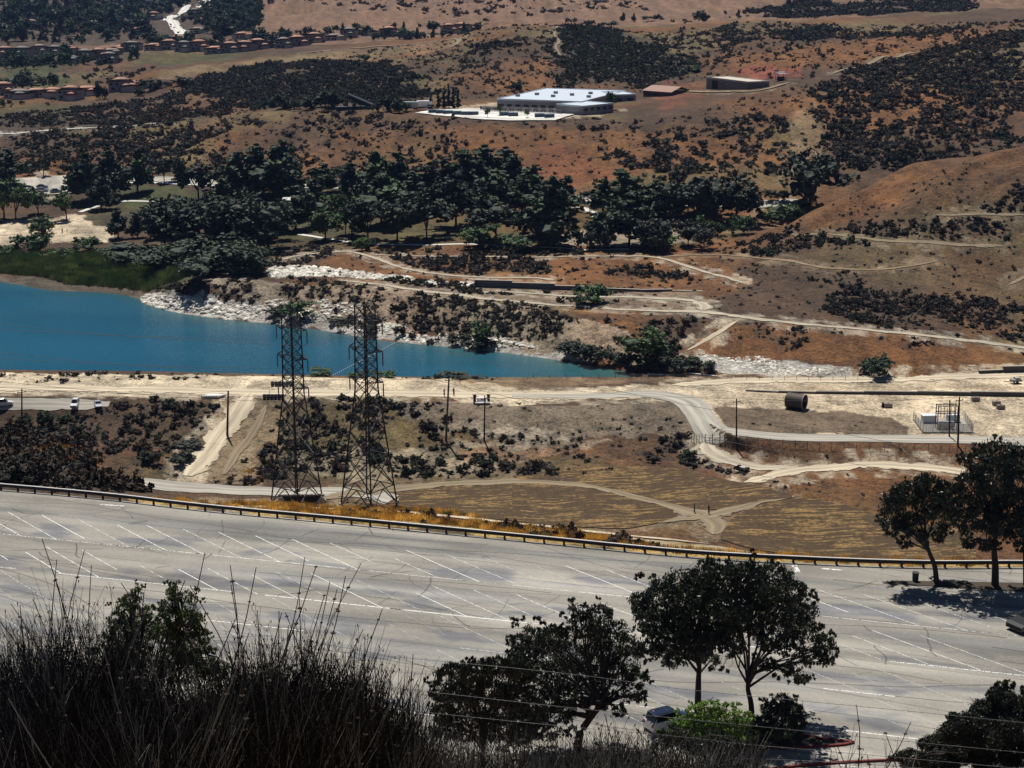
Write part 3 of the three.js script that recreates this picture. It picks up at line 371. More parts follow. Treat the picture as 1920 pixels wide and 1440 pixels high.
road('dirt_path', 'tan footpath across the lower flank of the right hill', roadM.trail, [[1215, 483, 1.8], [1340, 478, 1], [1440, 486, 1.4], [1530, 500, 1.6], [1610, 506, 1.4], [1680, 503, 1.2], [1760, 490, 1]], 1.4, 480, 0.2);
road('dirt_path', 'upper tan footpath across the flank of the right hill', roadM.tan, [[1480, 439, 1.6], [1580, 442, 1.6], [1680, 453, 1.8], [1780, 458, 2], [1880, 462, 2.4]], 1.8, 500, 0.2);
road('dirt_path', 'topmost tan footpath near the dark brush of the right hill', roadM.tan, [[1750, 404, 1.2], [1820, 402, 1.6], [1930, 404, 1.8]], 1.6, 500, 0.2);
road('dirt_path', 'short dirt track at the right edge of the hill', roadM.tan, [[1890, 535, 1.5], [1925, 520, 1.8], [1990, 505, 2]], 1.6, 440, 0.2);
road('dirt_road', 'thin pale dirt road at the foot of the far left slopes', roadM.concrete, [[-60, 254, 2.4], [0, 252, 2.4], [110, 244, 2.4], [230, 239, 2.2], [320, 231, 1.4]], 2.4, 780, 0.6);
road('dirt_road', 'pale dirt road curling over the far brown ridge', roadM.tan, [[560, 100, 4], [700, 88, 4], [800, 80, 3], [850, 74, 3], [857, 84, 4], [845, 90, 3]], 3, 1000, 0.8);
road('dirt_path', 'pale winding trail down the edge of the dark green slope', roadM.tan, [[1045, 50, 2], [1040, 65, 2], [1048, 78, 2], [1042, 90, 2], [1052, 106, 2]], 1.8, 860, 0.7, 0.5);
road('footpath', 'white concrete footpath along the front of the park lawn', roadM.white, [[560, 440, 1.6], [640, 452, 1.6], [720, 459, 1.6], [900, 459, 1.6], [1000, 464, 1.6], [1100, 469, 1.6], [1180, 469, 1.6]], 1.6, 535, 0.2, 0.05);
road('footpath', 'white concrete footpath across the left park lawn', roadM.white, [[150, 398, 2], [180, 388, 2], [215, 379, 1.8], [300, 379, 1.6], [400, 381, 1.6]], 1.8, 560, 0.2, 0.05);
road('footpath', 'white kerbed walk beside the park road', roadM.white, [[215, 342, 2], [300, 344, 2], [400, 349, 2], [520, 353, 2]], 2, 600, 0.3, 0.05);
road('footpath', 'white concrete footpath in the right part of the park', roadM.white, [[1050, 392, 2], [1090, 390, 2], [1110, 398, 2], [1150, 402, 2]], 2, 560, 0.25, 0.05);
road('paved_road', 'grey park road running behind the grove of trees', roadM.grey, [[200, 333, 7], [320, 338, 7], [460, 345, 7], [620, 350, 7], [800, 358, 6], [1000, 367, 6], [1120, 375, 7], [1250, 383, 6], [1420, 385, 7], [1500, 381, 7]], 7, 590, 0.35, 0.05);
road('paved_road', 'grey paved car park at the left end of the park', roadM.grey, [[90, 332, 34], [92, 350, 34], [90, 366, 32]], 34, 600, 0.4, 0.04);
road('paved_road', 'pale street lined with parked cars in the far subdivision', roadM.white, [[390, -2, 9], [345, 20, 10], [316, 36, 10], [330, 52, 10], [345, 66, 10]], 10, 1400, 1.2, 0.05);
road('paved_road', 'white concrete yard of the far warehouse', roadM.white, [[795, 210, 14], [880, 213, 34], [960, 216, 34], [1062, 220, 22]], 20, 730, 0.7, 0.1);
road('dirt_road', 'reddish dirt track climbing by the open shed', roadM.tan, [[1235, 168, 3], [1290, 172, 4], [1340, 173, 5], [1420, 171, 4], [1480, 156, 3]], 4, 740, 0.7, 0.3);
road('dirt_road', 'pale strip of dirt road on the right of the dam crest', roadM.dirt, [[1260, 722, 6], [1400, 714, 7], [1600, 713, 6], [1800, 707, 6], [1980, 700, 6]], 6, 380, 0.12, 0.15);
road('dirt_path', 'orange ridge track above the brushy right hillside', roadM.tan, [[1560, 140, 3], [1640, 115, 4], [1720, 98, 5]], 4, 700, 0.6, 0.5);

// mown fields: cut grass lying in wavy rows
{
  const rows = noiseTex(1024, (x, y) => { const wv = tfbm(x, y, 6, 3), s = tfbm(x * 0.14 + wv * 0.02, y + wv * 0.03, 58, 3), f = tfbm(x, y, 60, 3), b = tfbm(x, y, 5, 3), k = sstep(0.50, 0.72, s * 0.75 + f * 0.32) * sstep(0.3, 0.62, b + f * 0.25); const g = 0.78 + 0.44 * tfbm(x + 0.3, y, 110, 2); return [lerp(0.285, 0.52, k) * g, lerp(0.222, 0.415, k) * g, lerp(0.145, 0.255, k) * g]; }, true);
  const fm = new THREE.MeshStandardMaterial({ map: rows, roughness: 1, bumpMap: rows, bumpScale: 0.25 });
  const field = (label, top, bot) => { const N = 90, Mm = 34, T = new THREE.CatmullRomCurve3(top.map(([u, v]) => hit(u, v, 262))), B = new THREE.CatmullRomCurve3(bot.map(([u, v]) => hit(u, v, 262))), pos = [], uv = [], idx = [];
    for (let i = 0; i <= N; i++) { const a = T.getPoint(i / N), b = B.getPoint(i / N); for (let j = 0; j <= Mm; j++) { const t = j / Mm, x = lerp(a.x, b.x, t), z = lerp(a.z, b.z, t), n = j === 0 || j === Mm ? 0 : 0; pos.push(x, ground(x, -z) + 0.16 + n, z); uv.push(x / 40, -z / 30 + 0.012 * Math.sin(x * 0.12)); if (i && j < Mm) { const k = (i - 1) * (Mm + 1) + j; idx.push(k, k + 1, k + Mm + 1, k + 1, k + Mm + 2, k + Mm + 1); } } }
    struct('field', geoFrom(pos, idx, uv), fm, label); };
  field('mown brown field between the tan track and the embankment', [[742, 944], [765, 925], [870, 913], [960, 908], [1060, 912], [1160, 930], [1240, 950], [1270, 966]], [[742, 948], [820, 962], [900, 972], [980, 980], [1060, 988], [1150, 992], [1220, 984], [1270, 970]]);
  field('mown brown field mound above the tan track', [[960, 893], [1060, 882], [1140, 877], [1210, 876], [1290, 884], [1390, 906], [1440, 918], [1485, 930]], [[975, 900], [1065, 904], [1130, 914], [1190, 928], [1260, 945], [1320, 957], [1400, 945], [1485, 934]]);
  field('mown brown field mound right of the tan track', [[1352, 1000], [1380, 968], [1430, 947], [1500, 936], [1560, 941], [1620, 960], [1700, 980], [1830, 1000]], [[1352, 1012], [1400, 1027], [1450, 1036], [1520, 1046], [1580, 1050], [1650, 1052], [1720, 1053], [1830, 1050]]);
}
// ---------------------------------------------------------------- foliage builders
const leafMat = (c, o = {}) => new THREE.MeshPhysicalMaterial({ color: rgb(...c), roughness: 0.75, vertexColors: true, side: THREE.DoubleSide, ...o });
function leafCloud(R, blobs, n, size, asp = 0.5, droop = 0, tint = 0.5) { // blobs [x,y,z,rx,ry,rz]; leaf-sized faces gathered in clumps spread through each blob's volume
  const pos = [], col = [], tot = blobs.reduce((s, b) => s + Math.pow(b[3] * b[4] * b[5], 0.7), 0);
  const a = V3(), u = V3(), w = V3();
  for (const b of blobs) {
    const m = Math.max(6, Math.round(n * Math.pow(b[3] * b[4] * b[5], 0.7) / tot)), nc = Math.max(3, Math.round(m / 26)); let left = m;
    for (let k = 0; k < nc; k++) {
      let dx, dy, dz; do { dx = R() * 2 - 1; dy = R() * 2 - 1; dz = R() * 2 - 1; } while (dx * dx + dy * dy + dz * dz > 1);
      const rr = Math.hypot(dx, dy, dz) || 1, push = Math.pow(rr, 0.35) / rr; dx *= push; dy *= push; dz *= push;
      const cx = b[0] + dx * b[3] * 0.86, cy = b[1] + dy * b[4] * 0.86, cz = b[2] + dz * b[5] * 0.86, cr = (b[3] + b[4] + b[5]) / 3 * (0.2 + R() * 0.22), tone = 1 + (R() - 0.5) * tint * 1.5;
      const q = Math.round(m / nc);
      for (let i = 0; i < q; i++) {
        const g = () => (R() + R() + R() - 1.5) * 0.9;
        a.set(cx + g() * cr, cy + g() * cr * 0.8, cz + g() * cr); u.set(R() * 2 - 1, R() * 2 - 1 - droop * 2, R() * 2 - 1).normalize(); w.set(R() * 2 - 1, R() * 2 - 1, R() * 2 - 1).cross(u).normalize();
        const s = size * (0.6 + R() * 0.8), h = s * asp * 0.5, t = tone * (1 + (R() - 0.5) * tint);
        pos.push(a.x - u.x * s / 2, a.y - u.y * s / 2, a.z - u.z * s / 2, a.x + w.x * h, a.y + w.y * h, a.z + w.z * h, a.x + u.x * s / 2, a.y + u.y * s / 2, a.z + u.z * s / 2);
        pos.push(a.x - u.x * s / 2, a.y - u.y * s / 2, a.z - u.z * s / 2, a.x + u.x * s / 2, a.y + u.y * s / 2, a.z + u.z * s / 2, a.x - w.x * h, a.y - w.y * h, a.z - w.z * h);
        for (let e = 0; e < 6; e++) col.push(t, t, t);
      }
    }
  }
  return geoFrom(pos, null, null, col);
}
function ball(b, k = 0.75, det = 1, R = rng(5)) { const g = new THREE.IcosahedronGeometry(1, det), p = g.attributes.position; for (let i = 0; i < p.count; i++) { const x = p.getX(i), y = p.getY(i), z = p.getZ(i), j = 0.75 + 0.5 * vnoise(x * 2.3 + b[0] + 9, y * 2.3 + z * 1.7 + b[1] + 9); p.setXYZ(i, b[0] + x * b[3] * k * j, b[1] + y * b[4] * k * j, b[2] + z * b[5] * k * j); } g.deleteAttribute('uv'); g.deleteAttribute('normal'); g.setAttribute('color', new THREE.BufferAttribute(new Float32Array(p.count * 3).fill(0.45), 3)); g.computeVertexNormals(); return g; }
const M = {
  pine: leafMat([0.027, 0.056, 0.020]), pineB: leafMat([0.026, 0.048, 0.020]), willow: leafMat([0.060, 0.115, 0.030]), bright: leafMat([0.11, 0.20, 0.035]), euc: leafMat([0.034, 0.042, 0.020], { roughness: 0.42 }), eucDark: leafMat([0.024, 0.031, 0.013], { roughness: 0.45 }), oak: leafMat([0.030, 0.042, 0.020]), pineG: leafMat([0.040, 0.078, 0.022]), grey: leafMat([0.06, 0.068, 0.05]),
  bark: mat([0.05, 0.04, 0.032], 0.95), barkPale: mat([0.075, 0.062, 0.05], 0.9), bush: new THREE.MeshStandardMaterial({ vertexColors: true, roughness: 1, side: THREE.DoubleSide }),
};
// ---------------------------------------------------------------- scrub: shared clump shapes, scattered over the brushy ground
const bushGeo = [0, 1, 2].map(s => { const R = rng(70 + s), bl = []; for (let k = 0; k < 3 + s; k++) bl.push([(R() - 0.5) * 0.7, 0.22 + R() * 0.14, (R() - 0.5) * 0.7, 0.32 + R() * 0.14, 0.26 + R() * 0.12, 0.32 + R() * 0.14]); return mergeGeometries([leafCloud(R, bl, 330, 0.15, 0.6, -0.4, 0.8), ...bl.map(b => { const q = ball(b, 0.5, 1); q.setIndex(null); return q; })].map(g => { const q = g.index ? g.toNonIndexed() : g; return q; })); });
const SC = { dark: [0.036, 0.036, 0.024], grey: [0.085, 0.074, 0.058], green: [0.036, 0.050, 0.021], brown: [0.075, 0.050, 0.032], sage: [0.14, 0.145, 0.10], lake: [0.050, 0.049, 0.036] };
const scrubItems = [[], [], []];
function scatter(poly, from, dens, size, pal, seed, clump = 0.45, keep = null, tall = 1.0, list = scrubItems) {
  const A = area(poly, from), R = rng(seed), n = Math.round((A.x1 - A.x0) * (A.d1 - A.d0) * dens), q = new THREE.Quaternion(), up = V3(0, 1, 0), m = new THREE.Matrix4(), sz = A.d0 > 600 ? 34 : 13;
  for (let i = 0; i < n; i++) { const x = lerp(A.x0 - sz * 0.25, A.x1 + sz * 0.25, R()), d = lerp(A.d0 - sz * 0.3, A.d1 + sz * 0.3, R()), r1 = R(), r2 = R(), r3 = R(), r4 = R(); if (!A.has(x + (fbm(x * 0.05 + 9, d * 0.05, 3) - 0.5) * sz, d + (fbm(x * 0.06, d * 0.04 + 19, 3) - 0.5) * sz * 1.5)) continue;
    const cl = fbm(x * 0.045 + seed, d * 0.03 + seed * 3, 3) * 0.6 + fbm(x * 0.2 + seed, d * 0.12, 2) * 0.4; if (cl < clump + (r1 - 0.5) * 0.16) continue; const p = onGround(x, d, -0.06); if (keep && !keep(p)) continue; if (onRoad(x, d) || (d > 1380 && nearStreet(x, d))) continue;
    const s = lerp(size[0] * 0.7, size[1] * 1.25, r2 * r2 * r2) * (0.75 + cl * 0.5); q.setFromAxisAngle(up, r3 * 6.28); m.compose(p, q, V3(s * (0.8 + r4 * 0.5), s * tall * (0.7 + r1 * 0.5), s * (0.8 + r3 * 0.4)));
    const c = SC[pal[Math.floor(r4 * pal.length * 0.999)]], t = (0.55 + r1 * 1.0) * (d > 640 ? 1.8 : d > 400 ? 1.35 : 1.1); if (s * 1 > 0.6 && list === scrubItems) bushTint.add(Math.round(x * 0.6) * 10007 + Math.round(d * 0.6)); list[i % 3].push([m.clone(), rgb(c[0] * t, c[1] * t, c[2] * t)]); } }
// keep roads clear: coarse map of the draped strips
const roadCells = new Set();
for (const o of scene.children) if (/road|path/.test(o.name) && o.geometry) { const p = o.geometry.attributes.position; for (let i = 0; i < p.count; i++) for (let a = -1; a <= 1; a++) for (let b = -1; b <= 1; b++) roadCells.add(Math.round(p.getX(i) + a * 0.6) * 10007 + Math.round(-p.getZ(i) + b * 0.6)); }
const streetPts = [[400, -6], [345, 20], [316, 36], [330, 52], [348, 66]].map(([u, v]) => hit(u, v, 1400)), streetCurve = new THREE.CatmullRomCurve3(streetPts).getSpacedPoints(60);
const nearStreet = (x, d) => streetCurve.some(p => Math.abs(p.x - x) < 17 && -p.z - d > -12 && -p.z - d < 60);
const onRoad = (x, d) => roadCells.has(Math.round(x) * 10007 + Math.round(d));
{
  const P = [
    // lake bank
    [[[290, 552], [340, 530], [420, 518], [520, 516], [650, 530], [790, 546], [1000, 574], [1090, 586], [1000, 640], [880, 640], [700, 612], [560, 585], [430, 555]], 400, 0.85, [0.8, 1.7], ['lake', 'dark', 'grey', 'lake', 'brown'], 1, 0.42],
    [[[1000, 620], [1080, 588], [1250, 600], [1320, 600], [1270, 650], [1240, 690], [1130, 672]], 400, 0.5, [1.0, 2.2], ['dark', 'dark', 'lake', 'brown'], 2, 0.42],
    [[[420, 590], [560, 596], [760, 628], [900, 640], [1010, 660], [1000, 668], [850, 646], [640, 622]], 400, 0.14, [0.9, 2.2], ['dark', 'lake', 'grey'], 3, 0.46],
    [[[1230, 690], [1240, 664], [1330, 672], [1340, 694], [1290, 700]], 400, 0.5, [1.5, 2.8], ['dark', 'lake'], 4, 0.3],
    [[[1345, 630], [1385, 605], [1520, 612], [1540, 640], [1470, 655], [1400, 640]], 400, 0.4, [0.9, 2.0], ['dark', 'lake', 'brown'], 5, 0.42],
    [[[1530, 615], [1700, 630], [1900, 652], [1900, 665], [1750, 650], [1640, 650], [1560, 632]], 400, 0.25, [0.8, 1.6], ['brown', 'lake', 'dark'], 6, 0.45],
    [[[1525, 575], [1600, 545], [1780, 565], [1925, 575], [1925, 645], [1760, 628], [1580, 605]], 430, 0.75, [1.0, 2.2], ['dark', 'dark', 'brown'], 7, 0.38],
    [[[1560, 545], [1480, 535], [1600, 520], [1620, 545], [1600, 560]], 440, 0.4, [1.0, 2.0], ['dark', 'brown'], 8, 0.42],
    // right hill brush
    [[[1340, 475], [1420, 448], [1500, 442], [1620, 448], [1690, 456], [1600, 468], [1470, 484]], 480, 0.5, [1.2, 2.4], ['dark', 'dark', 'green', 'brown'], 9, 0.4],
    [[[1540, 432], [1660, 412], [1800, 406], [1925, 410], [1900, 456], [1700, 450], [1600, 440]], 500, 0.6, [1.0, 2.2], ['dark', 'dark', 'brown'], 10, 0.42],
    [[[1810, 398], [1860, 370], [1925, 335], [1925, 398]], 500, 0.8, [1.2, 2.6], ['dark'], 11, 0.3],
    [[[1400, 500], [1500, 490], [1580, 500], [1740, 484], [1700, 498], [1600, 520], [1420, 520]], 460, 0.2, [0.8, 1.8], ['dark', 'brown'], 12, 0.5],
    // bench between path and wall
    [[[705, 482], [1000, 486], [1050, 510], [1030, 520], [840, 512], [760, 500]], 470, 0.7, [1.0, 2.2], ['dark', 'grey', 'lake', 'brown'], 13, 0.36],
    [[[1060, 515], [1130, 490], [1190, 500], [1300, 520], [1300, 536], [1180, 520]], 460, 0.6, [1.0, 2.2], ['dark', 'grey', 'brown'], 14, 0.38],
    [[[690, 522], [800, 518], [880, 530], [900, 545], [960, 545], [940, 558], [860, 545]], 450, 0.55, [1.0, 2.0], ['dark', 'lake'], 15, 0.36],
    [[[1010, 546], [1090, 545], [1180, 565], [1090, 572]], 450, 0.4, [0.9, 1.8], ['dark', 'lake'], 16, 0.4],
    [[[500, 500], [540, 470], [600, 458], [640, 468], [590, 490], [530, 500]], 490, 0.35, [1, 2.2], ['grey', 'brown', 'lake'], 17, 0.44],
    [[[640, 470], [860, 464], [1100, 466], [1250, 470], [1200, 480], [900, 480], [700, 476]], 500, 0.35, [1, 2.4], ['grey', 'lake', 'green'], 18, 0.4],
    // dam face and valley
    [[[0, 765], [150, 765], [380, 745], [415, 755], [395, 800], [330, 850], [240, 880], [120, 840], [0, 800]], 340, 0.6, [0.9, 2.2], ['brown', 'brown', 'grey', 'green'], 19, 0.44],
    [[[280, 790], [330, 748], [410, 748], [412, 770], [380, 800]], 350, 0.7, [1.1, 2.2], ['green', 'green', 'dark'], 20, 0.3],
    [[[500, 850], [540, 770], [560, 752], [720, 752], [740, 790], [700, 890], [560, 900], [480, 910]], 320, 0.7, [1.0, 2.3], ['green', 'dark', 'grey', 'brown'], 21, 0.4],
    [[[700, 760], [800, 765], [880, 800], [890, 830], [820, 835], [700, 830]], 330, 0.55, [1.0, 2.2], ['green', 'dark', 'dark'], 22, 0.42],
    [[[700, 845], [800, 850], [940, 855], [1080, 875], [1060, 885], [900, 895], [740, 900]], 310, 0.65, [1.0, 2.4], ['dark', 'brown', 'grey', 'green'], 23, 0.38],
    [[[1070, 850], [1110, 835], [1290, 812], [1310, 830], [1280, 870], [1160, 872]], 310, 0.55, [1.1, 2.4], ['dark', 'dark', 'grey', 'brown'], 24, 0.42],
    [[[1270, 870], [1290, 835], [1330, 850], [1370, 872], [1450, 882], [1380, 893], [1300, 882]], 310, 0.8, [1.2, 2.4], ['dark', 'dark', 'green'], 25, 0.25],
    [[[780, 800], [1060, 805], [1300, 805], [1300, 822], [1000, 832], [860, 830]], 320, 0.3, [0.9, 1.8], ['grey', 'grey', 'dark', 'brown'], 26, 0.45],
    [[[1400, 845], [1560, 842], [1640, 850], [1560, 870], [1440, 868]], 310, 0.25, [0.8, 1.8], ['sage', 'grey', 'green', 'dark'], 27, 0.45],
    [[[880, 752], [1000, 745], [1140, 748], [1150, 756], [1000, 762]], 350, 0.14, [0.7, 1.5], ['sage', 'grey', 'sage'], 28, 0.42],
    [[[0, 702], [140, 704], [300, 706], [410, 712], [330, 714], [120, 711], [0, 709]], 380, 0.5, [0.7, 1.4], ['grey', 'sage', 'dark'], 29, 0.36],
    [[[30, 692], [420, 697], [560, 703], [880, 705], [1000, 709], [880, 712], [300, 702], [30, 699]], 380, 0.4, [0.7, 1.5], ['brown', 'dark', 'grey'], 30, 0.42, (p) => p.y > 6.7],
    [[[380, 900], [430, 880], [500, 890], [480, 912], [420, 914]], 300, 0.4, [0.9, 2], ['green', 'brown', 'grey'], 31, 0.4],
    // knoll at the left
    [[[-40, 812], [20, 812], [100, 836], [160, 862], [215, 895], [250, 922], [190, 920], [100, 912], [-40, 902]], 170, 1.1, [1.0, 2.2], ['brown', 'grey', 'dark', 'brown'], 32, 0.41],
    // embankment beyond the guardrail
    [[[490, 953], [640, 963], [820, 975], [1020, 997], [1240, 1020], [1460, 1045], [1460, 1053], [1240, 1038], [1000, 1013], [640, 978], [500, 966]], 140, 0.85, [0.7, 1.5], ['dark', 'brown', 'brown', 'brown'], 33, 0.42, p => p.y < 53.6],
    // far hill face behind the park
    [[[0, 330], [0, 258], [170, 250], [330, 236], [480, 222], [620, 215], [800, 240], [960, 290], [960, 320], [600, 330], [300, 330]], 640, 0.12, [1.6, 3.4], ['lake', 'dark', 'grey', 'brown'], 34, 0.47],
    [[[20, 262], [250, 240], [420, 235], [330, 300], [120, 320]], 640, 0.14, [1.8, 3.6], ['dark', 'dark', 'lake'], 35, 0.4],
    [[[1150, 300], [1230, 250], [1330, 225], [1480, 195], [1500, 240], [1440, 300], [1500, 335], [1300, 340]], 630, 0.2, [1.6, 3.2], ['lake', 'dark', 'dark', 'grey'], 36, 0.43],
    [[[1540, 320], [1550, 220], [1520, 175], [1640, 120], [1740, 95], [1930, 60], [1930, 290], [1740, 310], [1640, 345]], 630, 0.24, [1.5, 3.4], ['lake', 'dark', 'dark', 'brown'], 37, 0.40],
    [[[1560, 300], [1700, 250], [1760, 270], [1700, 310], [1600, 330]], 630, 0.3, [1.8, 3.4], ['dark'], 38, 0.32],
    [[[960, 250], [1200, 245], [1350, 270], [1480, 300], [1300, 335], [1160, 300]], 640, 0.06, [1.4, 3], ['lake', 'dark', 'brown'], 39, 0.46],
    // slopes beyond the warehouse
    [[[330, 152], [480, 126], [620, 113], [720, 118], [790, 172], [760, 198], [500, 205], [420, 190]], 760, 0.32, [1.8, 3.2], ['dark', 'dark', 'lake'], 40, 0.3],
    [[[0, 235], [0, 215], [160, 200], [330, 172], [420, 190], [470, 210], [330, 228], [150, 242]], 780, 0.2, [1.6, 3.2], ['dark', 'brown', 'lake'], 41, 0.4],
    [[[790, 170], [740, 120], [900, 90], [1030, 60], [1050, 160], [900, 180]], 800, 0.06, [1.2, 2.6], ['lake', 'brown', 'grey'], 42, 0.47],
    [[[1040, 60], [1100, 50], [1160, 62], [1290, 115], [1290, 138], [1190, 160], [1060, 165], [1045, 110]], 860, 0.3, [1.6, 3.0], ['dark', 'green', 'dark'], 43, 0.22],
    [[[885, 85], [945, 76], [960, 82], [920, 104], [890, 100]], 860, 0.2, [2, 3.4], ['dark'], 44, 0.25],
    [[[1400, 24], [1500, 2], [1830, 4], [1800, 22], [1640, 30], [1480, 34]], 1000, 0.10, [2.4, 4.6], ['lake', 'dark'], 45, 0.3],
    [[[1475, 62], [1530, 50], [1570, 58], [1556, 78], [1480, 78]], 860, 0.3, [2, 3.8], ['dark', 'lake'], 46, 0.25],
    [[[1570, 70], [1780, 58], [1820, 50], [1800, 58], [1640, 74]], 860, 0.2, [1.8, 3.4], ['dark', 'lake'], 47, 0.3],
    [[[1355, 45], [1372, 45], [1376, 112], [1356, 112]], 820, 0.25, [1.6, 2.8], ['lake'], 48, 0.2],
    [[[1250, 60], [1400, 40], [1920, 40], [1920, 100], [1600, 130], [1300, 130]], 820, 0.02, [1.6, 3.4], ['lake', 'brown'], 49, 0.45],
    [[[500, 8], [620, 12], [700, 20], [900, 30], [1200, 25], [1200, -10], [500, -10]], 1400, 0.006, [3, 6], ['lake', 'brown'], 50, 0.45],
    [[[1180, 90], [1240, 70], [1330, 115], [1290, 125]], 840, 0.12, [1.6, 3], ['lake', 'dark'], 51, 0.4],
    [[[100, 150], [200, 128], [290, 128], [250, 150]], 900, 0.05, [2, 3.6], ['dark', 'lake'], 52, 0.4],
    // thin sprinkling that loosens the edges
    [[[0, 335], [0, 215], [480, 205], [800, 225], [1300, 215], [1500, 160], [1900, 90], [1930, 330], [1500, 345], [1000, 345], [500, 330]], 630, 0.05, [0.7, 1.8], ['lake', 'brown', 'grey'], 91, 0.36],
    [[[330, 150], [850, 70], [1300, 60], [1920, 40], [1920, 110], [1500, 150], [1200, 175], [800, 180]], 830, 0.03, [0.9, 2.2], ['lake', 'brown', 'grey'], 92, 0.38],
    [[[0, 748], [420, 745], [900, 765], [1300, 765], [1310, 830], [1250, 880], [900, 900], [500, 915], [0, 880]], 300, 0.2, [0.4, 1.1], ['grey', 'brown', 'dark', 'grey'], 93, 0.34],
    [[[500, 470], [1000, 465], [1440, 440], [1925, 300], [1925, 690], [1300, 660], [800, 545], [500, 515]], 420, 0.10, [0.4, 1.1], ['brown', 'dark', 'grey'], 94, 0.36],
    [[[1350, 766], [1690, 790], [1690, 815], [1362, 815]], 340, 0.10, [0.3, 0.7], ['brown', 'grey'], 95, 0.36],
    [[[1400, 830], [1900, 850], [1900, 980], [1700, 970], [1440, 925]], 290, 0.10, [0.4, 1.0], ['brown', 'grey', 'green'], 96, 0.42],
  ];
  for (const a of P) scatter(...a);
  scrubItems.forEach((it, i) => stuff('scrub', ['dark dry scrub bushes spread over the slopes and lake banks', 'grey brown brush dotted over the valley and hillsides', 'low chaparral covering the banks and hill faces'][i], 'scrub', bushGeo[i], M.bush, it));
}
// reeds and marsh along the upper lake
{
  const R = rng(9); const pos = [], col = []; for (let i = 0; i < 60; i++) { const x = (R() - 0.5), z = (R() - 0.5), h = 0.6 + R() * 0.5, a = R() * 6.28, w = 0.05, lx = (R() - 0.5) * 0.4, lz = (R() - 0.5) * 0.4; pos.push(x - Math.cos(a) * w, 0, z - Math.sin(a) * w, x + Math.cos(a) * w, 0, z + Math.sin(a) * w, x + lx, h, z + lz); const t = 0.6 + R() * 0.8; for (let e = 0; e < 3; e++) col.push(t, t, t); }
  const reed = geoFrom(pos, null, null, col), L = [[], [], []];
  SC.reed = [0.095, 0.13, 0.042]; SC.reed2 = [0.20, 0.205, 0.08];
  scatter([[-40, 506], [-40, 480], [100, 478], [260, 480], [420, 500], [345, 525], [270, 550], [190, 535], [80, 522]], 490, 2.2, [0.9, 2.4], ['reed', 'reed', 'reed2'], 61, 0.2, (p) => p.y > 6.5, 0.8, L);
  stuff('reeds', 'green reeds and marsh plants along the upper lake shore', 'reeds', reed, M.bush, [...L[0], ...L[1], ...L[2]]);
  const G = [[], [], []]; SC.straw = [0.62, 0.44, 0.15]; SC.straw2 = [0.42, 0.26, 0.08]; SC.gg = [0.14, 0.16, 0.05];
  scatter([[240, 936], [400, 944], [640, 954], [820, 970], [1020, 992], [1240, 1018], [1460, 1042], [1900, 1054], [1920, 1060], [1480, 1052], [1240, 1036], [1000, 1010], [640, 976], [393, 953], [240, 944]], 140, 3.0, [0.5, 1.0], ['straw', 'straw2', 'straw'], 62, 0.3, p => p.y < 53.7, 0.7, G);
  scatter([[560, 945], [740, 952], [900, 968], [880, 972], [700, 960]], 170, 1.2, [0.5, 1.0], ['gg', 'straw'], 63, 0.4, null, 0.7, G);
  scatter([[-40, 818], [60, 822], [140, 850], [215, 896], [120, 890], [-40, 880]], 170, 1.5, [0.5, 1.1], ['straw2', 'straw'], 64, 0.35, null, 0.7, G);
  scatter([[400, 905], [440, 870], [500, 880], [490, 910]], 300, 0.6, [0.8, 1.5], ['straw', 'gg'], 65, 0.35, null, 0.8, G);
  stuff('grass', 'dry golden grass along the embankment beyond the guardrail', 'grass', reed, M.bush, [...G[0], ...G[1], ...G[2]]);
}
// white riprap stones
{
  const stone = new THREE.IcosahedronGeometry(0.5, 1), p = stone.attributes.position; for (let i = 0; i < p.count; i++) { const k = 0.8 + 0.5 * vnoise(p.getX(i) * 3 + 7, p.getY(i) * 3 + p.getZ(i) * 2 + 7); p.setXYZ(i, p.getX(i) * k * 1.15, p.getY(i) * k * 0.75, p.getZ(i) * k); } stone.computeVertexNormals();
  const sm = mat([0.85, 0.83, 0.78], 0.95);
  SC.stone = [0.55, 0.535, 0.50]; SC.stone2 = [0.33, 0.31, 0.28];
  const rip = (label, poly, from, dens, size, seed, cl = 0.2, keep = null) => { const L = [[], [], []]; scatter(poly, from, dens, size, ['stone', 'stone', 'stone2'], seed, cl, keep, 0.8, L); stuff('rubble', label, 'rubble', stone, sm, [...L[0], ...L[1], ...L[2]]); };
  const dry = p2 => p2.y > 6.42;
  rip('white riprap rubble on the point at the lake edge', [[270, 570], [285, 553], [335, 541], [420, 556], [470, 566], [500, 580], [540, 590], [540, 604], [420, 594], [330, 581]], 400, 5.0, [0.5, 1.3], 71, 0.12, dry);
  rip('patchy white riprap rubble along the middle of the lake bank', [[530, 590], [600, 592], [700, 615], [800, 626], [930, 636], [1010, 652], [1000, 664], [900, 650], [740, 632], [540, 606]], 400, 3.4, [0.5, 1.2], 72, 0.2, dry);
  rip('pale pebbly strand at the water line', [[300, 578], [420, 595], [540, 607], [740, 637], [900, 653], [1080, 676], [1150, 688], [1080, 673], [900, 648], [740, 632], [540, 602], [420, 590]], 400, 1.2, [0.25, 0.6], 73, 0.3, dry);
  rip('white riprap rubble beside the round dark bush', [[1300, 668], [1400, 676], [1490, 682], [1560, 688], [1550, 706], [1450, 705], [1340, 696]], 395, 9.0, [0.35, 0.85], 74, 0.05);
  rip('white riprap rubble lining the channel above the lake', [[497, 500], [540, 498], [640, 506], [760, 516], [890, 524], [890, 532], [760, 526], [640, 518], [500, 516]], 470, 3.6, [0.5, 1.3], 75, 0.22);
  rip('small patch of white riprap by the round bush', [[1578, 694], [1604, 692], [1606, 706], [1580, 706]], 395, 2.5, [0.4, 0.9], 76, 0.2);
}
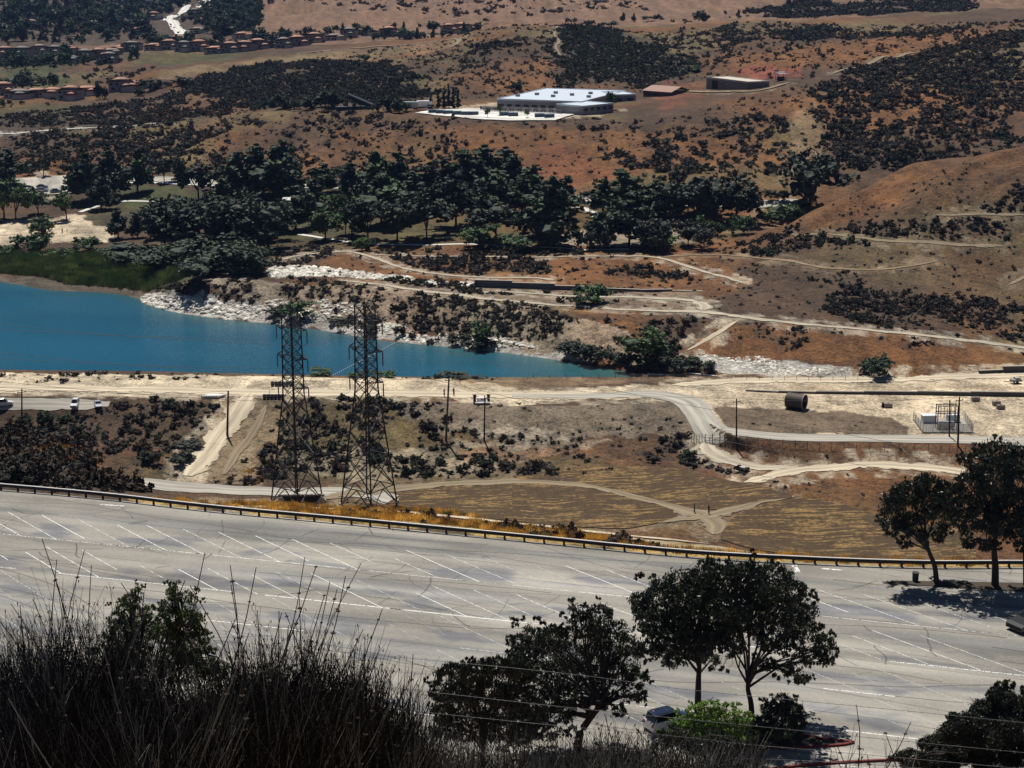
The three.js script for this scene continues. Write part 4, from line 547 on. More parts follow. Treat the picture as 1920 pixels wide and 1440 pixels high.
landSheet('hillside', 0, RS(6), 'dry brushy slope dropping from the viewpoint to the parking lot');
landSheet('ground', RS(6), RS(lakeRow - 3), 'dry valley floor of grass, dirt and scrub between the parking lot and the lake');
landSheet('ground', RS(lakeRow - 3), RS(lakeRow + 5), 'scrubby far bank, park ground and lake bed beyond the blue lake');
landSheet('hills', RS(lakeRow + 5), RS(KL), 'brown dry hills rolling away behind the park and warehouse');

// ---------------------------------------------------------------- trees of the park: a few shapes, each tree its own object
function treeShape(kind, s) {
  const R = rng(500 + s * 17 + kind.length * 101), bl = []; let trunkH, n = 620, size = 0.10, asp = 0.8, tint = 0.7;
  if (kind === 'pine') { trunkH = 0.3; const k = 9 + Math.floor(R() * 3); for (let i = 0; i < k; i++) { const t = i / (k - 1), r = lerp(0.30, 0.10, Math.pow(t, 1.5)) * (0.8 + R() * 0.4); const a = R() * 6.28, o = lerp(0.17, 0.03, t); bl.push([Math.cos(a) * o, 0.27 + t * 0.64, Math.sin(a) * o, r * 0.85, r * 0.62, r * 0.85]); } n = 1900; size = 0.06; }
  else if (kind === 'round') { trunkH = 0.35; for (let i = 0; i < 9; i++) { const a = R() * 6.28, o = 0.2 + R() * 0.16; bl.push([Math.cos(a) * o, 0.45 + R() * 0.38, Math.sin(a) * o, 0.17 + R() * 0.09, 0.14 + R() * 0.08, 0.17 + R() * 0.09]); } bl.push([0, 0.72, 0, 0.26, 0.24, 0.26]); n = 1800; size = 0.065; }
  else if (kind === 'willow') { trunkH = 0.3; for (let i = 0; i < 11; i++) { const a = R() * 6.28, o = 0.12 + R() * 0.3; bl.push([Math.cos(a) * o, 0.3 + R() * 0.5, Math.sin(a) * o, 0.2 + R() * 0.1, 0.17 + R() * 0.1, 0.2 + R() * 0.1]); } n = 1900; size = 0.062; }
  else if (kind === 'bushy') { trunkH = 0.15; for (let i = 0; i < 9; i++) { const a = R() * 6.28, o = 0.15 + R() * 0.38; bl.push([Math.cos(a) * o, 0.25 + R() * 0.42, Math.sin(a) * o, 0.24 + R() * 0.12, 0.2 + R() * 0.12, 0.24 + R() * 0.12]); } n = 2000; size = 0.07; }
  else { trunkH = 0.1; for (let i = 0; i < 6; i++) { const t = i / 5, r = lerp(0.1, 0.045, t); bl.push([(R() - 0.5) * 0.03, 0.14 + t * 0.76, (R() - 0.5) * 0.03, r, 0.13, r]); } n = 260; size = 0.07; } // cypress
  const crown = leafCloud(R, bl, n, size, asp, 0, tint); const core = bl.map(b => ball(b, kind === 'pine' || kind === 'cypress' ? 0.55 : 0.48, 1));
  const trunk = [tube([V3(0, -0.02, 0), V3((R() - 0.5) * 0.02, trunkH * 0.6, 0), V3((R() - 0.5) * 0.06, trunkH + 0.3, 0.01)], { a: 0.026, b: 0.012 }, 6)];
  if (kind !== 'cypress' && kind !== 'pine') for (let i = 0; i < 4; i++) { const b = bl[i]; trunk.push(tube([V3(0, trunkH * 0.55, 0), V3(b[0] * 0.5, lerp(trunkH * 0.6, b[1], 0.6), b[2] * 0.5), V3(b[0], b[1], b[2])], { a: 0.016, b: 0.005 }, 5)); }
  return { crown: mergeGeometries([crown, ...core]), trunk: mergeGeometries(trunk) };
}
const SH = {}; const shapeOf = (k, s) => SH[k + s] ??= treeShape(k, s);
const treeQueue = [];
function plant(kind, m, list, where, o = {}) { // list: [u, v of the base, width px, height px]
  list.forEach((q, i) => treeQueue.push({ kind, m, q, where, i, ...o })); }
function flushTrees() {
  const groups = {}; treeQueue.forEach(t => (groups[t.where + t.kind + (t.adj ?? '')] ??= []).push(t));
  for (const g of Object.values(groups)) { g.sort((a, b) => a.q[0] - b.q[0]); g.forEach((t, i) => {
    const R = rng(Math.round(t.q[0] * 7 + t.q[1] * 13)), p = t.at ? t.at : hit(t.q[0], t.q[1], t.from ?? 400); const zc = -p.z * cp - (p.y - CY) * sp, mpp = zc / FOC, H = t.q[3] * mpp / 0.96 * (/grove|thicket/.test(t.where) ? 1.08 : 1), W = t.q[2] * mpp * (/grove|thicket/.test(t.where) ? 1.5 : 1.15);
    const s = shapeOf(t.kind, Math.floor(R() * 4)), wide = { pine: 0.62, round: 0.78, willow: 0.86, bushy: 1.15, cypress: 0.22 }[t.kind];
    const nm = t.name ?? { pine: 'pine_tree', round: 'broadleaf_tree', willow: 'willow_tree', bushy: 'large_shrub', cypress: 'cypress_tree' }[t.kind], word = { pine: 'dark pine', round: 'round broadleaf tree', willow: 'soft leafy tree', bushy: 'bushy shrub', cypress: 'slim cypress' }[t.kind];
    const cnt = g.length, lab = t.label ?? `${t.adj ? t.adj + ' ' : ''}${word}${cnt > 1 ? ', ' + ord(i + 1) + ' from left' : ''} ${t.where}`;
    const o = thing(nm, lab, t.kind === 'bushy' ? 'shrub' : 'tree', p, R() * 6.28, cnt > 1 ? `${word}s ${t.where}` : undefined); const k = W / wide; 
    const a = part('trunk', s.trunk, M.bark, o), c = part('crown', s.crown, M[t.m === 'eucDark' ? 'oak' : t.m === 'pine' && R() < 0.4 ? 'pineG' : t.m], o); a.scale.set(Math.min(k, H) , H, Math.min(k, H)); c.scale.set(k, H, k);
  }); }
}
// back row against the hills
plant('pine', 'pine', [[165, 378, 62, 95], [205, 372, 60, 92], [258, 362, 50, 85], [20, 352, 66, 75], [8, 372, 40, 60]], 'around the left car park', { adj: 'tall' });
plant('round', 'eucDark', [[82, 331, 22, 38], [55, 328, 18, 28], [308, 342, 26, 42], [335, 336, 30, 45], [372, 372, 58, 70], [395, 358, 36, 42]], 'behind the left car park');
plant('round', 'willow', [[72, 404, 42, 48], [125, 413, 38, 52], [30, 412, 48, 62], [8, 410, 50, 80]], 'beside the sandy beach', { adj: 'leafy green' });
plant('pine', 'pineB', [[190, 392, 44, 62]], 'at the end of the left footpath', { label: 'dark pine standing alone at the end of the left footpath' });
plant('pine', 'pine', [[450, 385, 62, 95], [480, 372, 60, 92], [515, 380, 70, 100], [535, 360, 40, 90], [605, 362, 42, 52], [555, 430, 60, 78], [420, 400, 44, 60], [590, 400, 50, 60]], 'in the left half of the grove', { adj: 'dark' });
plant('round', 'eucDark', [[432, 345, 34, 32], [585, 345, 22, 28], [640, 345, 24, 30]], 'along the road behind the left grove');
plant('pine', 'pine', [[655, 395, 44, 85], [700, 380, 52, 92], [745, 372, 40, 82], [715, 425, 78, 95], [770, 395, 60, 70], [800, 400, 62, 85], [835, 380, 60, 80], [870, 385, 66, 100], [905, 378, 70, 95], [945, 370, 66, 85], [960, 375, 60, 78], [1000, 378, 48, 66], [930, 405, 64, 82], [985, 400, 50, 60], [1030, 410, 56, 70], [1062, 398, 44, 66]], 'in the middle of the grove', { adj: 'tall dark' });
plant('pine', 'pine', [[1040, 460, 78, 118], [1015, 445, 56, 80]], 'by the footpath in the grove centre', { adj: 'big dark' });
plant('round', 'eucDark', [[690, 452, 60, 72], [745, 455, 62, 78], [855, 425, 64, 85], [660, 445, 44, 60], [800, 445, 66, 62], [930, 455, 72, 72], [880, 425, 46, 56]], 'along the front of the middle grove');
plant('pine', 'pine', [[1165, 405, 62, 85], [1180, 460, 72, 95], [1130, 400, 44, 62], [1205, 420, 50, 60], [1230, 400, 48, 60], [1125, 462, 40, 62], [1255, 405, 46, 58]], 'in the right part of the grove', { adj: 'dark' });
plant('round', 'eucDark', [[1275, 420, 60, 70], [1310, 420, 56, 78], [1345, 424, 66, 82], [1380, 418, 60, 72], [1330, 398, 70, 62], [1290, 400, 50, 55]], 'at the right end of the grove', { adj: 'dark' });
plant('willow', 'eucDark', [[1518, 392, 104, 112]], 'x', { name: 'broadleaf_tree', label: 'large dark tree standing alone behind the right hill spur' });
plant('round', 'eucDark', [[1445, 378, 22, 22], [1458, 380, 20, 22], [1470, 378, 18, 20]], 'by the pale road below the spur', { adj: 'small' });
plant('round', 'eucDark', [[1103, 380, 18, 22], [1085, 390, 12, 14], [1092, 398, 8, 12]], 'on the right park lawn', { adj: 'small' });
plant('bushy', 'willow', [[1470, 415, 66, 34], [1440, 418, 40, 26], [1330, 440, 46, 40], [1395, 440, 44, 40], [1500, 392, 36, 20]], 'below the large lone tree');
plant('willow', 'willow', [[610, 450, 56, 60], [648, 440, 36, 50], [635, 408, 30, 44]], 'by the front footpath left bend', { adj: 'pale green' });
plant('willow', 'willow', [[900, 468, 56, 50], [965, 472, 52, 34]], 'on the park front above the brush', { adj: 'green' });
plant('willow', 'bright', [[1245, 470, 40, 34], [1215, 466, 30, 24], [678, 470, 26, 24]], 'beside the front footpath', { adj: 'bright green' });
plant('willow', 'grey', [[1105, 470, 24, 36], [1085, 468, 20, 38], [1230, 470, 64, 62], [1290, 462, 50, 50], [1140, 470, 26, 40], [1320, 468, 36, 40]], 'in the right front park', { adj: 'grey sparse' });
// lakeside thicket
plant('pine', 'pineB', [[222, 448, 38, 54], [258, 446, 30, 48], [282, 450, 30, 52]], 'above the beach', { adj: 'slim' });
plant('willow', 'pineB', [[310, 470, 70, 84], [350, 462, 78, 86], [392, 478, 76, 92], [440, 478, 82, 96], [490, 470, 76, 88], [330, 440, 60, 70], [420, 440, 64, 72], [470, 440, 70, 72], [510, 450, 56, 70]], 'in the dark lakeside thicket', { adj: 'tall' });
plant('bushy', 'pineB', [[300, 498, 90, 44], [350, 505, 100, 50], [420, 512, 100, 54], [390, 522, 84, 44], [460, 512, 70, 48], [480, 492, 60, 44], [250, 490, 84, 34], [340, 485, 90, 44], [450, 480, 90, 50]], 'along the thicket marsh edge', { adj: 'dense dark' });
plant('bushy', 'willow', [[168, 472, 50, 30], [60, 474, 56, 42], [78, 440, 50, 40], [110, 484, 46, 18], [210, 478, 50, 18], [20, 478, 40, 20]], 'on the beach side of the marsh', { adj: 'green' });
// lone trees on the lake bank
plant('bushy', 'willow', [[1115, 572, 66, 42]], 'x', { label: 'green oak-like tree on the loop of dirt track above the lake', name: 'broadleaf_tree' });
plant('willow', 'willow', [[1212, 690, 78, 76]], 'x', { label: 'bright green tree standing at the right tip of the lake' });
plant('willow', 'willow', [[902, 650, 38, 50]], 'x', { label: 'small green tree on the lake bank right of the towers' });
plant('willow', 'willow', [[558, 600, 44, 40]], 'x', { label: 'green tree on the riprap just above the left tower top' });
plant('bushy', 'eucDark', [[1175, 692, 44, 40], [1240, 696, 60, 40], [1280, 698, 60, 34], [1320, 696, 40, 26], [1130, 674, 60, 32], [1100, 668, 50, 28], [1060, 660, 50, 26], [900, 652, 60, 24], [860, 642, 40, 20], [700, 628, 30, 22], [750, 632, 20, 24], [520, 592, 40, 20], [640, 612, 40, 20]], 'along the water line', { adj: 'dark' });
plant('bushy', 'bright', [[1634, 706, 62, 44]], 'x', { m: 'pine', label: 'round dark green bush at the right end of the riprap' });
plant('bushy', 'willow', [[600, 704, 44, 16], [715, 708, 36, 14], [672, 708, 40, 14]], 'on the dam crest behind the towers', { from: 360 });
plant('bushy', 'eucDark', [[845, 708, 40, 12], [880, 708, 60, 8]], 'on the shore beside the leaning pole', { adj: 'low', from: 360 });
plant('bushy', 'pine', [[88, 802, 30, 36], [50, 800, 22, 20], [120, 790, 22, 16]], 'by the left pole on the dam face', { adj: 'dark green', from: 320 });
plant('bushy', 'eucDark', [[355, 840, 50, 18], [350, 870, 46, 26], [285, 868, 34, 28]], 'left of the dirt ramp', { adj: 'dark', from: 300 });
// warehouse plateau and far trees
plant('cypress', 'pineB', [[808, 206, 12, 30], [822, 205, 14, 34], [833, 204, 14, 40], [842, 202, 14, 42], [850, 203, 14, 38], [858, 204, 14, 34], [728, 208, 10, 30]], 'behind the warehouse yard', { from: 700 });
plant('bushy', 'pineB', [[720, 210, 26, 32], [748, 210, 30, 28], [540, 204, 44, 34], [610, 202, 52, 36], [575, 204, 36, 26], [780, 200, 36, 16]], 'left of the warehouse yard', { adj: 'dark', from: 700 });
plant('round', 'pineB', [[964, 180, 22, 30]], 'x', { from: 760, label: 'small dark tree behind the left end of the warehouse roof' });
plant('round', 'willow', [[1148, 206, 18, 34], [936, 218, 8, 22], [988, 222, 8, 16], [914, 222, 8, 18]], 'beside the warehouse', { from: 700 });
plant('bushy', 'pine', [[683, 114, 20, 14]], 'x', { from: 900, label: 'single dark round bush on the far brown ridge' });
plant('bushy', 'willow', [[765, 72, 40, 22]], 'x', { from: 1100, name: 'broadleaf_tree', label: 'wide green tree among the far ridge houses' });
plant('round', 'pineB', [[815, 62, 22, 22], [738, 60, 8, 18], [727, 70, 10, 18], [788, 54, 6, 10], [912, 44, 10, 10], [1065, 46, 8, 12], [1076, 46, 10, 12], [1098, 50, 12, 12], [1108, 50, 14, 12], [1128, 54, 16, 12], [1150, 52, 18, 12], [1215, 40, 18, 10]], 'on the far ridge top', { from: 1100 });
plant('bushy', 'pineB', [[92, 165, 32, 30], [193, 186, 20, 36], [282, 170, 40, 26], [345, 160, 40, 20], [262, 180, 24, 18], [310, 162, 24, 14], [50, 158, 50, 18]], 'beside the lower house row', { adj: 'dark', from: 880 });
plant('bushy', 'pine', [[1293, 136, 30, 16], [1300, 122, 24, 12]], 'below the dark green slope', { from: 800 });
flushTrees();
// ---------------------------------------------------------------- lattice towers and their wires
const steel = mat([0.03, 0.033, 0.036], 0.55, { metalness: 0.3 }), steelPale = mat([0.20, 0.21, 0.22], 0.5, { metalness: 0.3 }), concrete = mat([0.50, 0.47, 0.41], 0.95), darkVoid = mat([0.02, 0.018, 0.016], 1), insul = mat([0.045, 0.04, 0.038], 0.5), wireM = mat([0.05, 0.055, 0.06], 0.6);
const UNIT = new THREE.BoxGeometry(1, 1, 1);
function strut(name, a, b, w, m, parent) { const o = part(name, UNIT, m, parent), v = b.clone().sub(a), L = v.length(); o.position.copy(a).add(b).multiplyScalar(0.5); o.quaternion.setFromUnitVectors(V3(0, 1, 0), v.normalize()); o.scale.set(w, L, w); return o; }
function tower(label, baseUV, topV, R0, turn) {
  const p = hit(baseUV[0], baseUV[1], 262), zc = -p.z * cp - (p.y - CY) * sp, H = (baseUV[1] - topV) * (zc / FOC) / 0.952;
  const t = thing('lattice_tower', label, 'tower', p, turn, 'lattice power towers'), k = H / 40;
  const hw = y => { const f = y / H; return (f < 0.56 ? lerp(R0, R0 * 0.40, f / 0.56) : lerp(R0 * 0.40, R0 * 0.34, (f - 0.56) / 0.44)) / Math.SQRT2; };
  const corner = (i, y) => { const a = hw(y); return V3([a, a, -a, -a][i], y, [a, -a, -a, a][i]); };
  for (let i = 0; i < 4; i++) { const pts = [0, 0.28, 0.56, 0.96].map(f => corner(i, f * H)); part('leg', mergeGeometries([0, 1, 2].map(j => bar(pts[j].clone().setY(pts[j].y - (j ? 0 : 0.3)), pts[j + 1], 0.20 * k, 4, 0.17 * k))), steel, t); part('footing', new THREE.CylinderGeometry(0.35, 0.45, 0.9, 8).translate(pts[0].x, 0.1, pts[0].z), concrete, t); }
  const lv = [0.0, 0.09, 0.24, 0.36, 0.46, 0.54, 0.60, 0.65, 0.70, 0.75, 0.80, 0.85, 0.90, 0.96].map(f => f * H);
  for (let j = 0; j < lv.length - 1; j++) for (let i = 0; i < 4; i++) { const n = (i + 1) % 4, w = (j < 5 ? 0.16 : 0.11) * k, m = (i + j) % 3 === 0 && j < 7 ? steelPale : steel;
    if (j === 0) { const mid = corner(i, lv[1]).add(corner(n, lv[1])).multiplyScalar(0.5); strut('brace', corner(i, 0), mid, w, m, t); strut('brace', corner(n, 0), mid, w, steel, t); }
    else { strut('brace', corner(i, lv[j]), corner(n, lv[j + 1]), w, m, t); strut('brace', corner(n, lv[j]), corner(i, lv[j + 1]), w, steel, t); }
    if (j < 2 || j > 4) strut('brace', corner(i, lv[j + 1]), corner(n, lv[j + 1]), w * 0.9, steel, t); }
  const tips = [];
  for (const f of [0.60, 0.745, 0.89]) { const y = f * H, a = hw(y), arm = 4.05 * k; for (const s of [-1, 1]) { const tip = V3(s * arm, y + 0.25 * k, 0); const g = [];
      for (const z of [-a, a]) { g.push(bar(V3(s * a, y, z), tip, 0.11 * k, 4), bar(V3(s * a, y + 1.5 * k, z), tip, 0.06 * k, 4), bar(V3(s * a, y + 0.75 * k, z), V3(s * (a + arm) / 2, y + 0.1, z * 0.5), 0.05 * k, 4)); } g.push(bar(V3(s * (a + arm) / 2, y + 0.12, -a * 0.5), V3(s * (a + arm) / 2, y + 0.12, a * 0.5), 0.05 * k, 4), bar(V3(s * a, y, -a), V3(s * (a + arm) / 2, y + 0.12, a * 0.5), 0.05 * k, 4));
      part('crossarm', mergeGeometries(g), steel, t);
      const disc = []; for (let q = 0; q < 14; q++) disc.push(new THREE.CylinderGeometry(0.14 * k, 0.11 * k, 0.12 * k, 8).translate(tip.x, tip.y - (0.3 + q * 0.17) * k, 0)); disc.push(bar(tip, V3(tip.x, tip.y - 2.9 * k, 0), 0.04 * k, 4)); part('insulator', mergeGeometries(disc), insul, t);
      tips.push(V3(tip.x, tip.y - 2.95 * k, 0)); } }
  for (const s of [-1, 1]) for (const z of [-1, 1]) { const c = V3(s * hw(lv[13]), lv[13], z * hw(lv[13])); part('peak', bar(c, V3(s * 2.5 * k, H * 1.03, z * 0.5 * k), 0.07 * k, 4), z > 0 ? steelPale : steel, t); }
  for (let i = 0; i < 4; i++) strut('brace', corner(i, lv[13]), V3(0, H * 0.99, 0), 0.08 * k, steel, t);
  t.updateMatrixWorld(true); return { t, tips: tips.map(q => q.clone().applyMatrix4(t.matrixWorld)), peaks: [-1, 1].map(s => V3(s * 2.5 * k, H * 1.03, 0).applyMatrix4(t.matrixWorld)) };
}
const T1 = tower('smaller left lattice power tower standing over the road culvert', [557, 941], 586, 5.3, -0.62), T2 = tower('taller right lattice power tower beside the mown field', [692, 945], 566, 5.75, -0.62);
function wire(name, label, a, b, sag, r = 0.035, group = 'power line wires', n = 20, m = wireM) { const pts = []; for (let i = 0; i <= n; i++) { const t = i / n; pts.push(a.clone().lerp(b, t).add(V3(0, -4 * sag * t * (1 - t), 0))); } const o = sh(new THREE.Mesh(tube(pts, { a: r, b: r }, 4), m)); o.name = numbered(name); tag(o, label, 'wire', group); scene.add(o); return o; }
{
  const lv = ['lowest', 'middle', 'topmost'];
  for (let k = 0; k < 3; k++) {
    const L = T1.tips[k * 2], Rr = T1.tips[k * 2 + 1], L2 = T2.tips[k * 2], R2 = T2.tips[k * 2 + 1];
    const far = (p, du, dv, dd) => { const [u, v] = project(p); return P3(u + du, v + dv, -p.z + dd); };
    wire('power_wire', `${lv[k]} wire running left over the lake from the left tower's left arm`, L, far(L, -760, -34 - k * 2, -26), 0.8);
    wire('power_wire', `${lv[k]} wire running left from the left tower's right arm`, Rr, far(Rr, -790, -66, -20), 1.2);
    wire('power_wire', `${lv[k]} wire between the left tower's right arm and the right tower's left arm`, Rr, L2, 0.5);
    wire('power_wire', `${lv[k]} wire dropping right from the right tower's right arm`, R2, far(R2, 1400, 250 + k * 8, -70), 2.0);
  }
}
// ---------------------------------------------------------------- wooden poles
const poleM = mat([0.05, 0.036, 0.028], 0.95), poleGrey = mat([0.10, 0.085, 0.075], 0.95);
function pole(label, u, v, topU, topV, r, arms = 1, m = poleM, from = 290) { const p = hit(u, v, from), q = P3(topU, topV, -p.z), t = thing('utility_pole', label, 'pole', p, 0, 'wooden utility poles'); const top = q.sub(p); part('shaft', tube([V3(0, -0.4, 0), top.clone().multiplyScalar(0.5), top], { a: r, b: r * 0.65 }, 8), m, t);
  for (let i = 0; i < arms; i++) { const y = 0.93 - i * 0.1, c = top.clone().multiplyScalar(y); part('crossarm', box(2.0, 0.13, 0.12, c.x, c.y, c.z + r, 0.5), m, t); part('insulator', mergeGeometries([-0.85, 0, 0.85].map(s => new THREE.CylinderGeometry(0.06, 0.08, 0.22, 6).translate(c.x + s * 0.87, c.y + 0.17, c.z + r - s * 0.47))), insul, t); } return p.add(top); }
const pt = [
  pole('utility pole at the far left beside the dark green bush', 41, 815, 41, 729, 0.22), pole('thick pole beside the steep dirt ramp on the dam face', 426, 818, 428, 733, 0.28, 0),
  pole('tall grey leaning pole between the right tower and the dam road', 836, 826, 842, 704, 0.26, 1, poleGrey), pole('pole in front of the small white pump platform', 908, 826, 909, 742, 0.2),
  pole('pole at the fence gate beside the curved paved road', 1381, 834, 1381, 747, 0.2), pole('shorter pole at the front of the fenced substation', 1780, 819, 1781, 750, 0.2, 0), pole('taller pole just right of the substation steel frame', 1796, 836, 1799, 744, 0.24, 1)];
pole('thin post at the left of the tower row of black drums', 531, 752, 531, 727, 0.1, 0); pole('thin short post on the dam road left of the tower', 505, 744, 505, 730, 0.07, 0);
wire('power_wire', 'wire from the leaning pole to the gate pole', pt[2], pt[4], 1.2, 0.03); wire('power_wire', 'wire from the gate pole to the tall substation pole', pt[4], pt[6], 0.8, 0.03); wire('power_wire', 'wire from the pump pole to the leaning pole', pt[3], pt[2], 0.4, 0.03); wire('power_wire', 'wire from the far left pole to the ramp pole', pt[0], pt[1], 1, 0.03);
wire('power_wire', 'wire leaving the frame right from the substation pole', pt[6], P3(2050, 760, -pt[6].z - 20), 0.5, 0.03);
// ---------------------------------------------------------------- guardrail
{
  const g = thing('guardrail', 'long dark guardrail along the far edge of the parking lot', 'guardrail'); const beamM = mat([0.026, 0.022, 0.02], 0.8), topM = mat([0.72, 0.7, 0.68], 0.5, { metalness: 0.3 }), postM = mat([0.045, 0.032, 0.026], 0.95);
  const L = railCurve.getLength(), n = Math.round(L / 2.0); const postG = box(0.2, 1.0, 0.2, 0, 0.3, 0), sec = new THREE.Shape([[0, 0.40], [0.05, 0.42], [0.05, 0.50], [-0.03, 0.55], [-0.03, 0.59], [0.05, 0.63], [0.05, 0.71], [0, 0.745], [-0.05, 0.72], [-0.1, 0.6], [-0.1, 0.54], [-0.05, 0.42]].map(q => new THREE.Vector2(...q))), beamG = new THREE.ExtrudeGeometry(sec, { depth: 1, bevelEnabled: false }).rotateY(Math.PI / 2).translate(0, 0, 0);
  const capG = box(1, 0.05, 0.16, 0.5, 0.775, 0.0);
  let prev = null; for (let i = 0; i <= n; i++) { const q = railCurve.getPointAt(i / n).setY(lotY - 0.05); q.z -= 0.05; const [u] = project(q); if (u < -120 || u > 2040) { prev = null; continue; }
    const po = part('post', postG, postM, g); po.position.copy(q).add(V3(0, 0, -0.2));
    if (prev) { const d = q.clone().sub(prev), len = Math.hypot(d.x, d.z), a = Math.atan2(-d.z, d.x); const b = part('rail', beamG, beamM, g); b.position.copy(prev); b.rotation.y = a; b.scale.set(len, 1, 1); const c = part('rail_cap', capG, topM, g); c.position.copy(prev); c.rotation.y = a; c.scale.set(len, 1, 1); } prev = q; }
}
// ---------------------------------------------------------------- things on the dam road and the service yard
function facing(p, turn = 0) { return turn; }
{ // corrugated pipe section
  const p = hit(1492, 766, 330); const R = 1.75, Lg = 4.2, prof = []; for (let i = 0; i <= 60; i++) prof.push(new THREE.Vector2(R + 0.05 * Math.sin(i * Math.PI / 1.5), i / 60 * Lg)); for (let i = 60; i >= 0; i--) prof.push(new THREE.Vector2(R - 0.1 + 0.05 * Math.sin(i * Math.PI / 1.5), i / 60 * Lg));
  const t = thing('culvert_pipe', 'huge grey corrugated pipe section lying on the pale dirt yard', 'pipe', p.clone().add(V3(0, R + 0.02, 0)), -0.55); const g = new THREE.LatheGeometry(prof, 40).rotateZ(-Math.PI / 2).translate(-Lg / 2, 0, 0); part('shell', g, mat([0.10, 0.085, 0.07], 0.7, { metalness: 0.3 }), t); part('rim', new THREE.TorusGeometry(R, 0.10, 8, 40).rotateY(Math.PI / 2).translate(Lg / 2, 0, 0), mat([0.42, 0.40, 0.36], 0.8), t); const fl = part('skid', box(Lg, 0.2, 0.4, 0, -R + 0.06, 0), poleM, t); }
{ // pump platform
  const p = hit(904, 757, 330), t = thing('pump_platform', 'small white platform with dark posts beside the dam road', 'platform', p, 0.1); const w = mat([0.78, 0.76, 0.72], 0.8); part('deck', box(3.4, 0.35, 2.2, 0, 0.4, 0), w, t); part('cabinet', box(2.2, 0.9, 1.0, -0.1, 1.0, -0.4), w, t);
  for (const s of [-1.7, 1.5]) { part('pillar', box(0.6, 2.0, 0.6, s, 1.0, -0.3), darkVoid, t); part('cap', box(0.85, 0.18, 0.8, s, 2.0, -0.3), poleM, t); part('arm', box(0.9, 0.12, 0.12, s - 0.4, 1.35, 0.1), poleM, t); } part('railing', mergeGeometries([box(3.2, 0.08, 0.08, 0, 1.5, 0.9), box(0.08, 0.9, 0.08, -1, 1.05, 0.9), box(0.08, 0.9, 0.08, 0.8, 1.05, 0.9)]), w, t); }
{ // rows of black drums and the stack of white pipes
  const dg = new THREE.CylinderGeometry(0.42, 0.42, 0.95, 12).translate(0, 0.48, 0), dm = mat([0.02, 0.02, 0.022], 0.5), band = mat([0.3, 0.29, 0.27], 0.6); const rg = new THREE.TorusGeometry(0.43, 0.03, 4, 12).rotateX(Math.PI / 2).translate(0, 0.65, 0);
  const row = (u0, u1, v, n, where) => { for (let i = 0; i < n; i++) { const p = hit(lerp(u0, u1, i / (n - 1)), v, 340), t = thing('drum', `black drum, ${ord(i + 1)} from the left in ${where}`, 'drum', p.add(V3(0, 0.15, 0)), 0, 'black drums ' + where); part('barrel', dg, dm, t); part('hoop', rg, band, t); } };
  row(511, 545, 724, 6, 'the row beyond the dam road'); row(496, 530, 748, 6, 'the row at the dam face edge');
  const pg = tube([V3(-0.9, 0, 0.9), V3(0.9, 0, -0.9)], { a: 0.3, b: 0.3 }, 10), pw = mat([0.8, 0.8, 0.78], 0.5);
  for (let i = 0; i < 7; i++) { const p = hit(387 + i * 4.6, 745.5, 340); const o = sh(new THREE.Mesh(pg, pw)); o.name = numbered('white_pipe'); o.position.copy(p).add(V3(0, 0.42, 0)); tag(o, `white pipe, ${ord(i + 1)} from the left in the stack by the ramp`, 'pipe', 'white pipes stacked by the ramp'); scene.add(o); } }
{ // concrete blocks and trailer
  const bm = mat([0.22, 0.20, 0.175], 0.95), bg = new RoundedBoxGeometry(1.8, 1.0, 1.0, 2, 0.06).translate(0, 0.5, 0), notch = box(0.35, 0.2, 0.3, 0, 1.08, 0); const spots = [[1665, 764, 'concrete block with a dark lump beside it on the dirt yard'], [1829, 752, 'small concrete block farthest back on the dirt yard'], [1868, 760, 'concrete block above the right end of the substation'], [1876, 767, 'lowest concrete block near the right edge of the dirt yard']];
  for (const [u, v, l] of spots) { const t = thing('concrete_block', l, 'block', hit(u, v, 330), 0.1, 'concrete blocks on the dirt yard'); part('body', bg, bm, t); part('lifting_loop', notch, bm, t); }
  const p = hit(1655, 764, 330), t = thing('bollard', 'short dark stump beside the concrete block', 'bollard', p); part('post', new THREE.CylinderGeometry(0.25, 0.35, 0.9, 8).translate(0, 0.45, 0), darkVoid, t); part('cap', new THREE.SphereGeometry(0.27, 8, 6).translate(0, 0.9, 0), darkVoid, t);
  const q = hit(1900, 719, 340), tr = thing('trailer', 'small flat trailer near the right end of the dirt road', 'trailer', q, 0.2); part('bed', box(2.6, 0.5, 1.5, 0.6, 0.8, 0), mat([0.25, 0.25, 0.25], 0.6), tr); part('drawbar', box(1.9, 0.12, 0.14, -1.6, 0.6, 0), poleM, tr); for (const s of [-0.8, 0.8]) part('wheel', new THREE.CylinderGeometry(0.35, 0.35, 0.25, 12).rotateX(Math.PI / 2).translate(0.6, 0.35, s), darkVoid, tr); part('load', box(1.2, 0.5, 1.2, 0.9, 1.3, 0), concrete, tr); }
